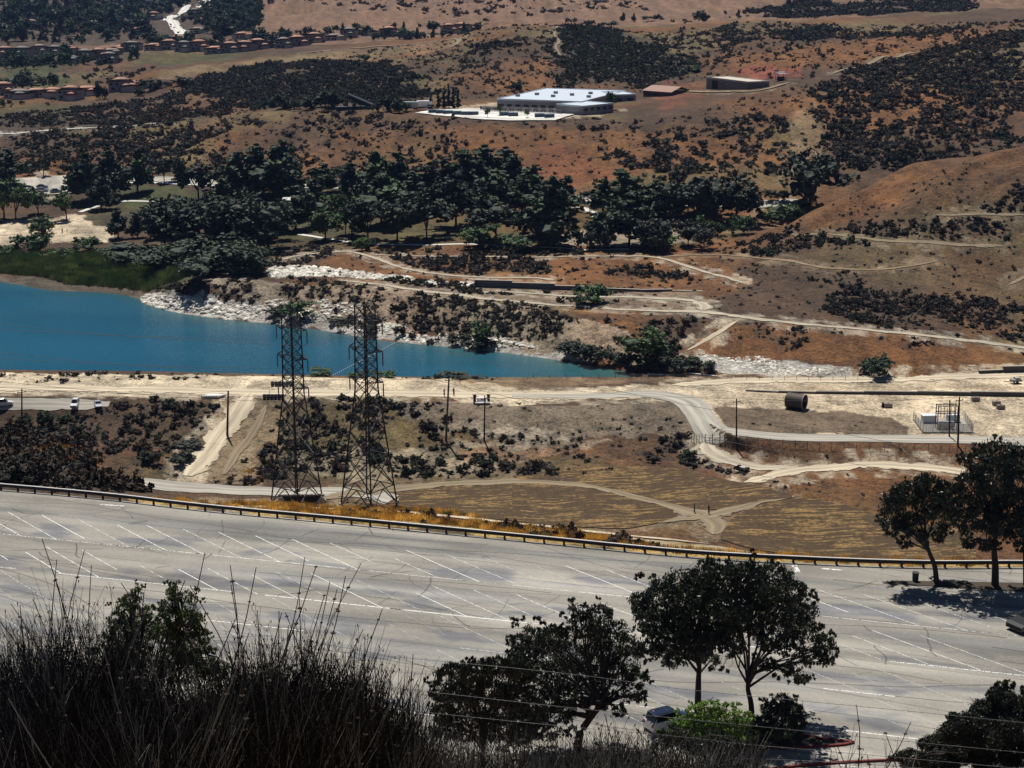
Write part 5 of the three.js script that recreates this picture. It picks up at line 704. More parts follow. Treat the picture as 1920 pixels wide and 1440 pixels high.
{ // long low channel wall on the right, spillway wall, shaded retaining wall
  const wall = (label, pts, h, m, from, capm, th = 0.5) => { const P = pts.map(([u, v]) => hit(u, v, from)); const t = thing('retaining_wall', label, 'wall', P[0].clone()); for (let i = 0; i < P.length - 1; i++) { const a = P[i], b = P[i + 1], d = b.clone().sub(a), L = Math.hypot(d.x, d.z), ang = Math.atan2(-d.z, d.x); const hh = Array.isArray(h) ? lerp(h[0], h[1], i / (P.length - 2)) : h; const w = part('wall_panel', box(L + 0.02, hh + 1.6, th, L / 2, hh / 2 - 0.8, 0), m, t); w.position.copy(a).sub(P[0]); w.position.y = Math.min(a.y, b.y) - P[0].y; w.rotation.y = ang; const c = part('coping', box(L, 0.12, th + 0.15, L / 2, hh + 0.06, 0), capm, t); c.position.copy(w.position); c.rotation.y = ang; } };
  wall('long low dark channel wall crossing the dirt yard', [[1398, 733], [1460, 736], [1530, 738], [1620, 739], [1720, 740], [1820, 742], [1960, 744], [2100, 746]], [0.25, 1.15], mat([0.085, 0.08, 0.075], 0.95), 350, mat([0.3, 0.28, 0.24], 0.9));
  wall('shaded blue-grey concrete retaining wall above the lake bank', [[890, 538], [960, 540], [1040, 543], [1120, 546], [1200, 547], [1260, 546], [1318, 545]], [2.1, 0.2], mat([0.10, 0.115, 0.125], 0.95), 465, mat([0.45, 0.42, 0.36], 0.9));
  wall('dark sloping spillway wall at the right edge by the orange bank', [[1835, 700], [1880, 698], [1925, 697], [2000, 696]], [0.7, 2.3], mat([0.075, 0.07, 0.065], 0.95), 380, mat([0.45, 0.42, 0.36], 0.9));
  wall('thin concrete edge at the narrow tip of the lake', [[1215, 704], [1290, 702], [1345, 706]], 0.35, mat([0.4, 0.4, 0.4], 0.9), 380, mat([0.6, 0.6, 0.58], 0.9), 0.4); }
{ // substation inside its chain-link fence
  const A = hit(1712, 788, 330), B = hit(1730, 812, 330), Cc = hit(1824, 812, 330), D = hit(1806, 786, 330); const t = thing('substation_fence', 'chain-link fence around the small substation', 'fence', B.clone()); const rel = q => q.clone().sub(B); const gm = mat([0.35, 0.35, 0.34], 0.6, { metalness: 0.3 });
  const meshT = noiseTex(128, (x, y) => { const a = Math.abs(((x + y) * 8) % 1 - 0.5), b = Math.abs((((x - y) * 8) % 1 + 1) % 1 - 0.5); return a < 0.13 || b < 0.13 ? 1 : 0; }); const cm = new THREE.MeshStandardMaterial({ color: rgb(0.33, 0.33, 0.32), roughness: 0.6, alphaMap: meshT, alphaTest: 0.5, side: THREE.DoubleSide });
  const side = (p, q) => { const d = q.clone().sub(p), L = d.length(), n = Math.max(2, Math.round(L / 2.2)); for (let i = 0; i < n; i++) { const a = p.clone().lerp(q, i / n), b = p.clone().lerp(q, (i + 1) / n), r = rel(a), r2 = rel(b); part('post', bar(r.clone().setY(r.y - 0.2), r.clone().setY(r.y + 2.1), 0.05, 6), gm, t); const g = geoFrom([r.x, r.y, r.z, r2.x, r2.y, r2.z, r2.x, r2.y + 2, r2.z, r.x, r.y + 2, r.z], [0, 1, 2, 0, 2, 3], [0, 0, L / n / 0.6, 0, L / n / 0.6, 3.3, 0, 3.3]); part('mesh_panel', g, cm, t); part('rail', bar(r.clone().setY(r.y + 2.02), r2.clone().setY(r2.y + 2.02), 0.035, 5), gm, t); } };
  side(A, B); side(B, Cc); side(Cc, D);
  const pad = struct('concrete_pad', new THREE.BoxGeometry(1, 1, 1), mat([0.34, 0.32, 0.28], 0.95), 'gravel pad inside the substation fence'); pad.geometry = geoFrom([A, B, Cc, D].flatMap(q => [q.x, ground(q.x, -q.z) + 0.22, q.z]), [0, 1, 2, 0, 2, 3]);
  const cab = (label, u, v, w, h, d) => { const p = hit(u, v, 330), c = thing('electrical_cabinet', label, 'cabinet', p, 0.06); part('body', new RoundedBoxGeometry(w, h, d, 2, 0.05).translate(0, h / 2 + 0.2, 0), mat([0.62, 0.65, 0.68], 0.5), c); part('roof', box(w + 0.2, 0.12, d + 0.2, 0, h + 0.26, 0), mat([0.82, 0.83, 0.84], 0.4), c); for (let i = 0; i < 3; i++) part('door', box(w / 3 - 0.08, h - 0.3, 0.05, (i - 1) * w / 3, h / 2 + 0.2, d / 2 + 0.02), mat([0.5, 0.53, 0.56], 0.5), c); part('plinth', box(w + 0.1, 0.2, d + 0.1, 0, 0.1, 0), concrete, c); };
  cab('white electrical cabinet at the left inside the substation', 1741, 793, 3.1, 1.6, 1.6); cab('white electrical cabinet behind the substation steel frame', 1786, 792, 2.8, 1.6, 1.4);
  const p = hit(1774, 807, 330), f = thing('switch_rack', 'dark steel rack with insulators inside the substation', 'frame', p, 0.04); for (const x of [-2.0, 2.3]) for (const z of [0, -1.6]) part('post', box(0.16, 5.6, 0.16, x, 2.8, z), steel, f); for (const y of [5.5, 3.9]) part('beam', mergeGeometries([box(4.5, 0.18, 0.2, 0.15, y, 0), box(4.5, 0.18, 0.2, 0.15, y, -1.6)]), steel, f);
  for (let i = 0; i < 5; i++) { part('insulator', mergeGeometries([0, 1, 2, 3].map(k => new THREE.CylinderGeometry(0.12, 0.1, 0.14, 8).translate(-1.3 + i * 0.75, 3.6 - k * 0.2, -0.3))), mat([0.35, 0.36, 0.38], 0.4), f); part('switch', box(0.1, 1.3, 0.1, -1.3 + i * 0.75, 4.5, -0.5), steel, f); } const tk = part('transformer', new RoundedBoxGeometry(1.5, 1.7, 1.2, 2, 0.08).translate(0, 1.1, -0.5), mat([0.42, 0.43, 0.44], 0.5), f); for (const s of [-1.3, 1.4]) part('regulator', new THREE.CylinderGeometry(0.4, 0.4, 1.7, 12).translate(s, 1.1, -0.4), mat([0.36, 0.37, 0.38], 0.5), f); part('sill', box(4.6, 0.2, 2.0, 0.15, 0.1, -0.8), concrete, f); }
{ // gate and wire fence along the service road, culvert, small signs
  const fence = (label, pts, from, n, h) => { const cu = new THREE.CatmullRomCurve3(pts.map(([u, v]) => hit(u, v, from))); const o = thing('wire_fence', label, 'fence', cu.getPoint(0)), p0 = cu.getPoint(0); let pr = null; const pg = new THREE.CylinderGeometry(0.05, 0.06, h + 0.3, 5).translate(0, h / 2 - 0.1, 0); for (let i = 0; i <= n; i++) { const q = cu.getPoint(i / n); q.y = ground(q.x, -q.z); q.sub(p0); const m = part('post', pg, poleM, o); m.position.copy(q); if (pr) part('strand', mergeGeometries([0.4, 0.75, 1].map(k => bar(pr.clone().setY(pr.y + h * k), q.clone().setY(q.y + h * k), 0.018, 3))), wireM, o); pr = q; } };
  fence('thin wire fence below the right paved road', [[1330, 832], [1385, 836], [1500, 840], [1620, 844], [1760, 846], [1840, 848]], 300, 26, 1.6);
  fence('short dark fence posts beside the paved bend', [[1296, 828], [1306, 830], [1316, 828]], 300, 4, 1.9);
  fence('wire fence along the near shore of the lake', [[1000, 709], [1200, 710], [1400, 712], [1550, 714], [1700, 709]], 380, 26, 1.1);
  const a = hit(1322, 829, 300), b = hit(1364, 829, 300), g = thing('gate', 'double metal gate across the paved bend', 'gate', a.clone()); const d = b.clone().sub(a); for (const k of [0, 0.33, 0.66, 1]) part('post', bar(d.clone().multiplyScalar(k).add(V3(0, -0.2, 0)), d.clone().multiplyScalar(k).add(V3(0, 1.9, 0)), 0.09, 6), poleM, g); for (const y of [0.4, 1.0, 1.6]) part('rail', bar(V3(0, y, 0), d.clone().add(V3(0, y, 0)), 0.04, 5), poleM, g);
  const c = hit(566, 943, 270), cv = thing('culvert', 'concrete road culvert under the left lattice tower', 'culvert', c, 0.05); const s = new THREE.Shape([[-4.4, 1.9], [4.2, 1.9], [2.9, 0.0], [-2.6, 0.0]].map(q => new THREE.Vector2(...q))); part('opening', new THREE.ExtrudeGeometry(s, { depth: 0.3, bevelEnabled: false }).translate(0, -0.35, -0.3), mat([0.045, 0.03, 0.022], 1), cv); for (const [x, w] of [[-4.1, -1], [4.0, 1]]) { const ws = new THREE.Shape([[0, 1.9], [w * -1.6, 0], [w * 0.7, 0], [w * 1.0, 1.0]].map(q => new THREE.Vector2(...q))); part('wingwall', new THREE.ExtrudeGeometry(ws, { depth: 0.5, bevelEnabled: false }).translate(x, -0.4, 0.0), concrete, cv); } part('headwall', box(9.4, 0.3, 0.5, -0.1, 1.62, -0.1), mat([0.2, 0.19, 0.17], 0.9), cv); }
// ---------------------------------------------------------------- buoy line
{ const a = hit(625, 704, 370), b = hit(747, 640, 400); a.y = b.y = 6.42; const t = thing('buoy_line', 'dotted line of white buoys across the lake behind the towers', 'buoy line', a.clone()), g = new THREE.SphereGeometry(0.17, 8, 6), m = mat([0.8, 0.8, 0.78], 0.5); for (let i = 0; i <= 34; i++) { const o = part('buoy', g, m, t); o.position.copy(a).lerp(b, i / 34).sub(a); } part('rope', bar(V3(0, 0, 0), b.clone().sub(a), 0.03, 4), wireM, t); }
// ---------------------------------------------------------------- cars
const glass = mat([0.015, 0.02, 0.025], 0.08, { metalness: 0.2 }), tyre = mat([0.015, 0.015, 0.015], 0.9), rimM = mat([0.4, 0.4, 0.42], 0.35, { metalness: 0.8 }), lampW = mat([0.7, 0.72, 0.75], 0.15), lampR = mat([0.25, 0.01, 0.01], 0.2);
function car(name, label, category, p, turn, color, suv = false, group, van = false) {
  const t = thing(name, label, category, p, turn, group), L = suv ? 4.7 : 4.5, W = 1.82, paint = new THREE.MeshPhysicalMaterial({ color: rgb(...color), roughness: 0.35, clearcoat: 0.6, clearcoatRoughness: 0.12, metalness: 0.0 });
  const roof = suv ? 1.72 : van ? 2.0 : 1.45, belt = suv ? 1.05 : van ? 1.1 : 0.92, f = L / 2;
  const lower = new THREE.Shape([[-f, 0.35], [-f + 0.05, belt - 0.15], [-f + 0.2, belt], [f * 0.38, belt], [f - 0.25, belt - 0.16], [f, belt - 0.32], [f, 0.32], [f * 0.8, 0.28], [-f * 0.8, 0.28]].map(q => new THREE.Vector2(...q)));
  part('body', new THREE.ExtrudeGeometry(lower, { depth: W - 0.16, bevelEnabled: true, bevelSize: 0.07, bevelThickness: 0.08, bevelSegments: 3 }).translate(0, 0, -(W - 0.16) / 2), paint, t);
  const xr = suv || van ? -f + 0.35 : -f + 0.95, cab = new THREE.Shape([[suv || van ? -f + 0.12 : -f + 0.35, belt - 0.02], [xr, roof - 0.06], [xr + 0.15, roof], [f * 0.02, roof], [f * 0.12, roof - 0.05], [f * 0.47, belt - 0.02]].map(q => new THREE.Vector2(...q)));
  part('window', new THREE.ExtrudeGeometry(cab, { depth: W - 0.42, bevelEnabled: true, bevelSize: 0.02, bevelThickness: 0.1, bevelSegments: 2 }).translate(0, 0, -(W - 0.42) / 2), glass, t);
  part('roof', new RoundedBoxGeometry(f * 0.06 - xr + 0.05, 0.07, W - 0.36, 2, 0.03).translate((xr + f * 0.04) / 2 + 0.04, roof + 0.02, 0), paint, t);
  for (const s of [-1, 1]) { part('pillar', mergeGeometries([bar(V3(f * 0.47, belt, s * (W / 2 - 0.1)), V3(f * 0.1, roof, s * (W / 2 - 0.21)), 0.04, 5), bar(V3(-0.15, belt, s * (W / 2 - 0.09)), V3(-0.15, roof, s * (W / 2 - 0.2)), 0.045, 5), bar(V3(xr - 0.15, belt, s * (W / 2 - 0.1)), V3(xr + 0.1, roof, s * (W / 2 - 0.21)), 0.07, 5)]), paint, t); if (suv) part('roof_rail', bar(V3(xr + 0.2, roof + 0.1, s * 0.62), V3(0, roof + 0.1, s * 0.62), 0.03, 5), rimM, t); part('headlight', box(0.12, 0.16, 0.4, f, belt - 0.42, s * 0.62), lampW, t); part('taillight', box(0.1, 0.3, 0.22, -f - 0.05, belt - 0.22, s * 0.72), lampR, t); part('mirror', box(0.12, 0.14, 0.2, f * 0.36, belt + 0.08, s * (W / 2 + 0.1)), paint, t);
    for (const x of [-f * 0.6, f * 0.62]) { const w = part('wheel', new THREE.CylinderGeometry(0.34, 0.34, 0.24, 18).rotateX(Math.PI / 2), tyre, t); w.position.set(x, 0.34, s * (W / 2 - 0.13)); part('rim', new THREE.CylinderGeometry(0.2, 0.2, 0.26, 10).rotateX(Math.PI / 2), rimM, w); } }
  part('windscreen', box(0.04, 0.04, W - 0.5, f * 0.12, roof - 0.02, 0), glass, t); part('bumper', box(0.16, 0.22, W - 0.2, f + 0.02, 0.45, 0), darkVoid, t); return t;
}
{
  car('suv', 'silver white sport utility vehicle half hidden behind the bright green bush', 'suv', lotHit(1256, 1362), 0.5, [0.88, 0.89, 0.92], true).scale.setScalar(0.8);
  car('parked_car', 'dark sedan parked at the right edge of the lot', 'car', lotHit(1936, 1175), -2.6, [0.012, 0.014, 0.018]);
  car('parked_car', 'white pickup-like van on the broken paving of the dam face', 'van', hit(141, 762, 350), -1.55, [0.7, 0.7, 0.7], false, null, true).scale.setScalar(0.85); car('parked_car', 'small silver car right of the white van on broken paving', 'car', hit(184, 762, 350), -1.2, [0.4, 0.43, 0.48]).scale.setScalar(0.85); car('parked_car', 'white van at the far left edge of the broken paving', 'van', hit(8, 760, 350), 0.3, [0.7, 0.7, 0.72], false, null, true).scale.setScalar(0.85);
  const cp2 = [[79, 354, 0.1, [0.05, 0.08, 0.14], 'dark blue car standing in the left park car park'], [105, 362, 0.2, [0.1, 0.16, 0.26], 'blue car right of the other in the left park car park'], [80, 360, 0.1, [0.3, 0.36, 0.44], 'pale blue car nearest the lawn in the left park car park'], [142, 362, 0.4, [0.7, 0.72, 0.75], 'white car under the pines by the left car park'], [38, 352, 1.2, [0.02, 0.025, 0.03], 'dark car in the shade at the left of the car park'], [226, 352, 0.2, [0.45, 0.03, 0.02], 'red car under the pines on the left lawn']];
  for (const [u, v, a, c, l] of cp2) car('parked_car', l, 'car', hit(u, v, 600).add(V3(0, 0.4, 0)), a, c, false, 'cars in the park');
  [[1085, 379, 'dark'], [880, 372, 'white'], [762, 372, 'white'], [1365, 386, 'silver'], [500, 352, 'white'], [545, 358, 'silver'], [965, 420, 'blue'], [830, 402, 'white']].forEach(([u, v, c], i) => car('parked_car', `${c} car glimpsed ${['right of the grove by the park road', 'behind the grove centre on the park road', 'behind the grove left of centre on the park road', 'behind the right end of the grove', 'on the road behind the left grove', 'farther right on the road behind the left grove', 'between the pines in the grove centre', 'among the trunks left of the grove centre'][i]}`, 'car', hit(u, v, 560).add(V3(0, 0.4, 0)), 0.15, { dark: [0.02, 0.03, 0.04], white: [0.75, 0.76, 0.78], silver: [0.45, 0.47, 0.5], blue: [0.08, 0.2, 0.5] }[c], false, 'cars in the park'));
}
// ---------------------------------------------------------------- park furniture
{
  const shelter = (label, u, v, w, roofC) => { const p = hit(u, v, 540), t = thing('picnic_shelter', label, 'shelter', p, 0.1, 'park picnic shelters'); for (const x of [-1, 1]) for (const z of [-1, 1]) part('post', box(0.25, 2.6, 0.25, x * w * 0.42, 1.3, z * 1.6), concrete, t); const s = new THREE.Shape([[-2.3, 0], [0, 1.1], [2.3, 0], [2.3, -0.15], [0, 0.9], [-2.3, -0.15]].map(q => new THREE.Vector2(...q))); part('roof', new THREE.ExtrudeGeometry(s, { depth: w, bevelEnabled: false }).rotateY(Math.PI / 2).translate(-w / 2, 2.6, 0), mat(roofC, 0.8), t); part('table', mergeGeometries([box(1.8, 0.08, 0.8, 0, 0.75, 0), box(1.8, 0.06, 0.3, 0, 0.45, 0.7), box(1.8, 0.06, 0.3, 0, 0.45, -0.7), box(0.1, 0.72, 1.2, -0.6, 0.36, 0), box(0.1, 0.72, 1.2, 0.6, 0.36, 0)]), concrete, t); };
  shelter('white roofed picnic shelter at the left of the grove', 545, 388, 6, [0.75, 0.74, 0.7]); shelter('white roofed picnic shelter amid the middle grove trunks', 735, 414, 7, [0.75, 0.74, 0.7]); shelter('pale roofed picnic shelter left of the grove centre', 770, 402, 5, [0.7, 0.7, 0.68]); shelter('pale roofed picnic shelter right of the grove centre', 905, 402, 8, [0.72, 0.72, 0.7]); shelter('pale roofed picnic shelter at the right lawn', 1120, 402, 6, [0.6, 0.58, 0.52]);
  const cg = hit(232, 354, 580), can = thing('canopy_tent', 'red canopy tent under the pines on the left lawn', 'tent', cg, 0.2); for (const x of [-1, 1]) for (const z of [-1, 1]) part('leg', box(0.08, 2.2, 0.08, x * 1.4, 1.1, z * 1.4), steelPale, can); part('roof', new THREE.ConeGeometry(2.2, 1.1, 4).rotateY(Math.PI / 4).translate(0, 2.7, 0), mat([0.6, 0.06, 0.035], 0.8), can);
  const tbl = mergeGeometries([box(1.9, 0.1, 0.8, 0, 0.75, 0), box(1.9, 0.08, 0.32, 0, 0.45, 0.75), box(1.9, 0.08, 0.32, 0, 0.45, -0.75)]), lg = mergeGeometries([box(0.12, 0.72, 1.4, -0.65, 0.36, 0), box(0.12, 0.72, 1.4, 0.65, 0.36, 0)]);
  [[1110, 462], [1125, 464], [1140, 462], [1155, 465], [1170, 463], [1102, 455], [1120, 456], [1100, 400], [1112, 410], [1072, 442], [840, 448], [700, 452], [1135, 428], [1120, 422]].sort((a, b) => a[0] - b[0]).forEach(([u, v], i) => { const t = thing('picnic_table', `pale concrete picnic table in the park, ${ord(i + 1)} from the left`, 'table', hit(u, v, 540), i * 0.7, 'park picnic tables'); part('top', tbl, mat([0.66, 0.63, 0.57], 0.9), t); part('leg', lg, concrete, t); });
  // people: one continuous body each, small in the picture
  const body = (c1, c2, lean) => { const seg = [[0, 0.09, 0.075], [0.09, 0.09, 0.075], [0.46, 0.10, 0.06], [0.85, 0.17, 0.12], [1.02, 0.16, 0.11], [1.3, 0.21, 0.12], [1.43, 0.19, 0.1], [1.48, 0.07, 0.07], [1.54, 0.07, 0.075], [1.62, 0.1, 0.11], [1.7, 0.1, 0.11], [1.76, 0.03, 0.03]], pos = [], col = [], idx = [], n = 10; seg.forEach(([y, a, b]) => { for (let k = 0; k < n; k++) { const q = k / n * 6.283; pos.push(Math.cos(q) * a + lean * y * 0.05, y, Math.sin(q) * b); const c = y < 0.95 ? c2 : y < 1.45 ? c1 : [0.32, 0.2, 0.14]; col.push(...c); } }); for (let i = 0; i < seg.length - 1; i++) for (let k = 0; k < n; k++) { const a = i * n + k, b = i * n + (k + 1) % n; idx.push(a, a + n, b, b, a + n, b + n); }
    const main = geoFrom(pos, idx, null, col).toNonIndexed(); const limb = (a, b, r, c) => { const g = bar(a, b, r, 7, r * 0.75).toNonIndexed(); g.deleteAttribute('uv'); g.setAttribute('color', new THREE.BufferAttribute(new Float32Array(g.attributes.position.count * 3).map((_, i) => c[i % 3]), 3)); return g; };
    return mergeGeometries([main, limb(V3(0.2, 1.4, 0), V3(0.27, 1.1, 0.02), 0.05, c1), limb(V3(0.27, 1.1, 0.02), V3(0.28, 0.82, 0.1), 0.04, [0.3, 0.19, 0.13]), limb(V3(-0.2, 1.4, 0), V3(-0.27, 1.1, 0.02), 0.05, c1), limb(V3(-0.27, 1.1, 0.02), V3(-0.28, 0.82, 0.1), 0.04, [0.3, 0.19, 0.13]), limb(V3(0.09, 0.86, 0), V3(0.13, 0.05, 0.06), 0.085, c2), limb(V3(-0.09, 0.86, 0), V3(-0.13, 0.05, -0.08), 0.085, c2)]); };
  const hair = new THREE.SphereGeometry(0.112, 10, 8, 0, 6.3, 0, 1.7).translate(0, 1.68, -0.01), pm = new THREE.MeshStandardMaterial({ vertexColors: true, roughness: 0.9 }), hm = mat([0.02, 0.016, 0.012], 0.9);
  const D = [0.03, 0.03, 0.04], folk = [[851, 742, 350, 'standing on the dam road right of the leaning pole', D, D], [1302, 962, 280, 'in dark clothes standing on the pale junction of field tracks', D, [0.04, 0.04, 0.05]], [1329, 964, 280, 'a few steps right of the other on the field tracks', [0.05, 0.05, 0.06], D], [117, 438, 580, 'on the beach, left of two', D, [0.05, 0.06, 0.1]], [126, 438, 580, 'on the beach, right of two', [0.06, 0.05, 0.05], D], [51, 426, 580, 'at the left end of the beach', D, D], [59, 425, 580, 'at the left end of the beach, second from left', [0.3, 0.1, 0.08], D], [209, 380, 580, 'in dark clothes walking on the left white footpath', D, D], [833, 743, 350, 'near the foot of the leaning pole by the road', [0.08, 0.08, 0.1], D], [103, 426, 580, 'at the water side of the beach behind the shrub', D, D], [620, 456, 540, 'walking on the front footpath under the pale trees', [0.4, 0.38, 0.36], D]];
  folk.forEach(([u, v, f, w, a, b], i) => { const t = thing('person', `person ${w}`, 'person', hit(u, v, f).add(V3(0, 0.22, 0)), i * 1.3, 'people in the distance'); const o = part('body', body(a, b, i % 3 - 1), pm, t); part('hair', hair, hm, t); });
}
// ---------------------------------------------------------------- warehouse plateau
const wallPale = mat([0.22, 0.225, 0.24], 0.85), roofWhite = mat([0.52, 0.58, 0.66], 0.7), darkM = mat([0.03, 0.035, 0.045], 0.8);
function shed(name, label, cat, a, b, depth, h, wm, rm, o = {}) { // a-b: the front wall's foot line
  const d = b.clone().sub(a), L = Math.hypot(d.x, d.z), ang = Math.atan2(-d.z, d.x), t = thing(name, label, cat, a.clone(), ang); t.position.y = Math.min(a.y, b.y);
  part('wall', box(L, h + 2, depth, L / 2, h / 2 - 1, -depth / 2), wm, t);
  if (o.gable) { const s = new THREE.Shape([[0.5, 0], [-depth / 2, o.gable], [-depth - 0.5, 0], [-depth - 0.5, -0.15], [-depth / 2, o.gable - 0.2], [0.5, -0.15]].map(q => new THREE.Vector2(-q[0], q[1]))); part('roof', new THREE.ExtrudeGeometry(s, { depth: L + 1, bevelEnabled: false }).rotateY(Math.PI / 2).translate(-0.5, h + 0.18, 0), rm, t); }
  else { part('roof', box(L - 0.5, 0.25, depth - 0.5, L / 2, h + 0.12, -depth / 2), rm, t); const pa = [box(L + 0.1, 0.7, 0.25, L / 2, h + 0.2, -0.1), box(L + 0.1, 0.7, 0.25, L / 2, h + 0.2, -depth + 0.1), box(0.25, 0.7, depth - 0.4, 0, h + 0.2, -depth / 2), box(0.25, 0.7, depth - 0.4, L, h + 0.2, -depth / 2)]; part('parapet', mergeGeometries(pa), o.trim ?? rm, t); }
  for (let i = 0; i < (o.doors ?? 0); i++) part('door', box(o.dw ?? 3, Math.min(h * 0.6, 3.6), 0.12, (i + 0.5) * L / o.doors, Math.min(h * 0.6, 3.6) / 2, 0.08), darkM, t);
  for (let i = 0; i < (o.units ?? 0); i++) part('roof_unit', box(1.8, 1.1, 1.4, (i + 0.7) * L / (o.units + 0.5), h + 0.8, -depth * (0.25 + 0.45 * ((i * 0.37) % 1))), wallPale, t);
  for (let i = 0; i < (o.win ?? 0); i++) { const w = part('window', box(L / o.win * 0.55, 1.3, 0.12, (i + 0.5) * L / o.win, h * 0.62, 0.07), darkM, t); } return t; }
{
  shed('warehouse', 'long low warehouse with a bright white flat roof on the plateau', 'warehouse', hit(932, 206, 740), hit(1090, 210, 740), 66, 4.7, wallPale, roofWhite, { doors: 10, units: 7, dw: 2.4 });
  shed('office_building', 'pale wing with white roof at the right front of the warehouse', 'building', hit(1093, 216, 735), hit(1150, 210, 735), 16, 3.6, wallPale, roofWhite, { win: 5 });
  shed('storage_shed', 'white roofed shed behind the right end of the warehouse', 'shed', hit(1150, 192, 760), hit(1192, 188, 760), 18, 3.2, wallPale, roofWhite, { doors: 2 });
  shed('storage_shed', 'low reddish roofed shed on the slope right of the warehouse', 'shed', hit(1206, 181, 760), hit(1258, 180, 760), 15, 2.8, mat([0.10, 0.075, 0.065], 0.9), mat([0.36, 0.22, 0.175], 0.85), { gable: 2.2, doors: 1 });
  const big = shed('open_shed', 'tall pale shed with a dark open front on the red dirt', 'shed', hit(1324, 167, 740), hit(1402, 168, 740), 12, 5.4, mat([0.20, 0.18, 0.15], 0.9), mat([0.55, 0.5, 0.42], 0.8), {}); part('door', box(4.6, 4.6, 0.3, 7.6, 2.3, 0.1), darkVoid, big); part('rolling_door', box(5.0, 4.2, 0.2, 13.2, 2.1, 0.08), mat([0.17, 0.155, 0.135], 0.8), big);
  const cnp = thing('open_canopy', 'small white roofed open canopy right of the tall shed', 'canopy', hit(1464, 151, 740), 0.3); for (const x of [-2, 2]) for (const z of [-1.5, 1.5]) part('post', box(0.2, 3, 0.2, x, 1.5, z), darkM, cnp); part('roof', mergeGeometries([box(5, 0.15, 1.9, 0.2, 3.3, 1).rotateX(0.0), box(5, 0.15, 1.9, -0.2, 3.9, -1)]), roofWhite, cnp); part('machine', box(3, 1.8, 2.2, 0, 0.9, 0), darkM, cnp);
  const cv = thing('conveyor', 'dark slanting conveyor structure left of the warehouse yard', 'conveyor', hit(668, 205, 740), 0.15); part('ramp', bar(V3(-4, 6.5, 0), V3(8, 1.2, 0), 1.2, 4), darkM, cv); part('base', box(17, 1.6, 4, -1, 0.6, 0), darkM, cv); part('support', mergeGeometries([box(0.4, 6, 0.4, -4, 3, 1), box(0.4, 6, 0.4, -4, 3, -1), box(0.4, 3, 0.4, 2, 1.5, 0)]), darkM, cv);
  const trailer = (u, v, l, c) => { const t = thing('truck_trailer', l, 'trailer', hit(u, v, 735).add(V3(0, 0.6, 0)), 0.1, 'box trailers in the yard'); part('box', box(7, 2.7, 2.5, 0, 2.3, 0), mat(c, 0.6), t); part('chassis', box(6.6, 0.4, 1.2, 0, 0.8, 0), darkM, t); for (const x of [-2.4, 1.8, 2.8]) part('wheel', new THREE.CylinderGeometry(0.5, 0.5, 2.4, 12).rotateX(Math.PI / 2).translate(x, 0.5, 0), tyre, t); };
  trailer(770, 208, 'white box trailer at the left of the warehouse yard', [0.5, 0.5, 0.5]); trailer(796, 206, 'brighter white box trailer next to the dark trees of the yard', [0.85, 0.85, 0.84]);
  const pal = mergeGeometries([box(1.1, 0.14, 1.1, 0, 0.07, 0), new RoundedBoxGeometry(1.0, 1.2, 1.0, 1, 0.06).translate(0, 0.75, 0).toNonIndexed(), box(1.04, 0.04, 1.04, 0, 1.38, 0)].map(g => g.index ? g.toNonIndexed() : g)), pc = [mat([0.12, 0.13, 0.16], 0.8), mat([0.25, 0.25, 0.28], 0.8), mat([0.16, 0.11, 0.09], 0.8)]; let k = 0;
  const rows = [[902, 1052, 208, 213, 34, 'along the warehouse wall'], [908, 1056, 210, 215.5, 30, 'second row off the warehouse wall']]; for (const [u0, u1, v0, v1, n, w] of rows) for (let i = 0; i < n; i++) { const o = sh(new THREE.Mesh(pal, pc[k++ % 3])); o.name = numbered('pallet_load'); o.position.copy(hit(lerp(u0, u1, i / n), lerp(v0, v1, i / n), 735)).add(V3(0, 0.8, 0)); tag(o, `pallet load, ${ord(i + 1)} from the left ${w}`, 'pallet', 'pallet loads ' + w); scene.add(o); }
  const blk = box(4.4, 1.5, 2, 0, 0.75, 0), bm = mat([0.05, 0.085, 0.13], 0.8); [[812, 213], [826, 214], [840, 215], [856, 216], [872, 217], [888, 217], [946, 218], [962, 219], [1012, 221], [1030, 222]].forEach(([u, v], i) => { const t = thing('storage_crate', `dark blue crate on the yard's front edge, ${ord(i + 1)} from the left`, 'crate', hit(u, v, 735).add(V3(0, 0.3, 0)), 0.05, 'dark blue crates on the yard front'); part('body', blk, bm, t); part('lid', box(4.5, 0.12, 2.1, 0, 1.56, 0), mat([0.09, 0.14, 0.2], 0.7), t); });
}
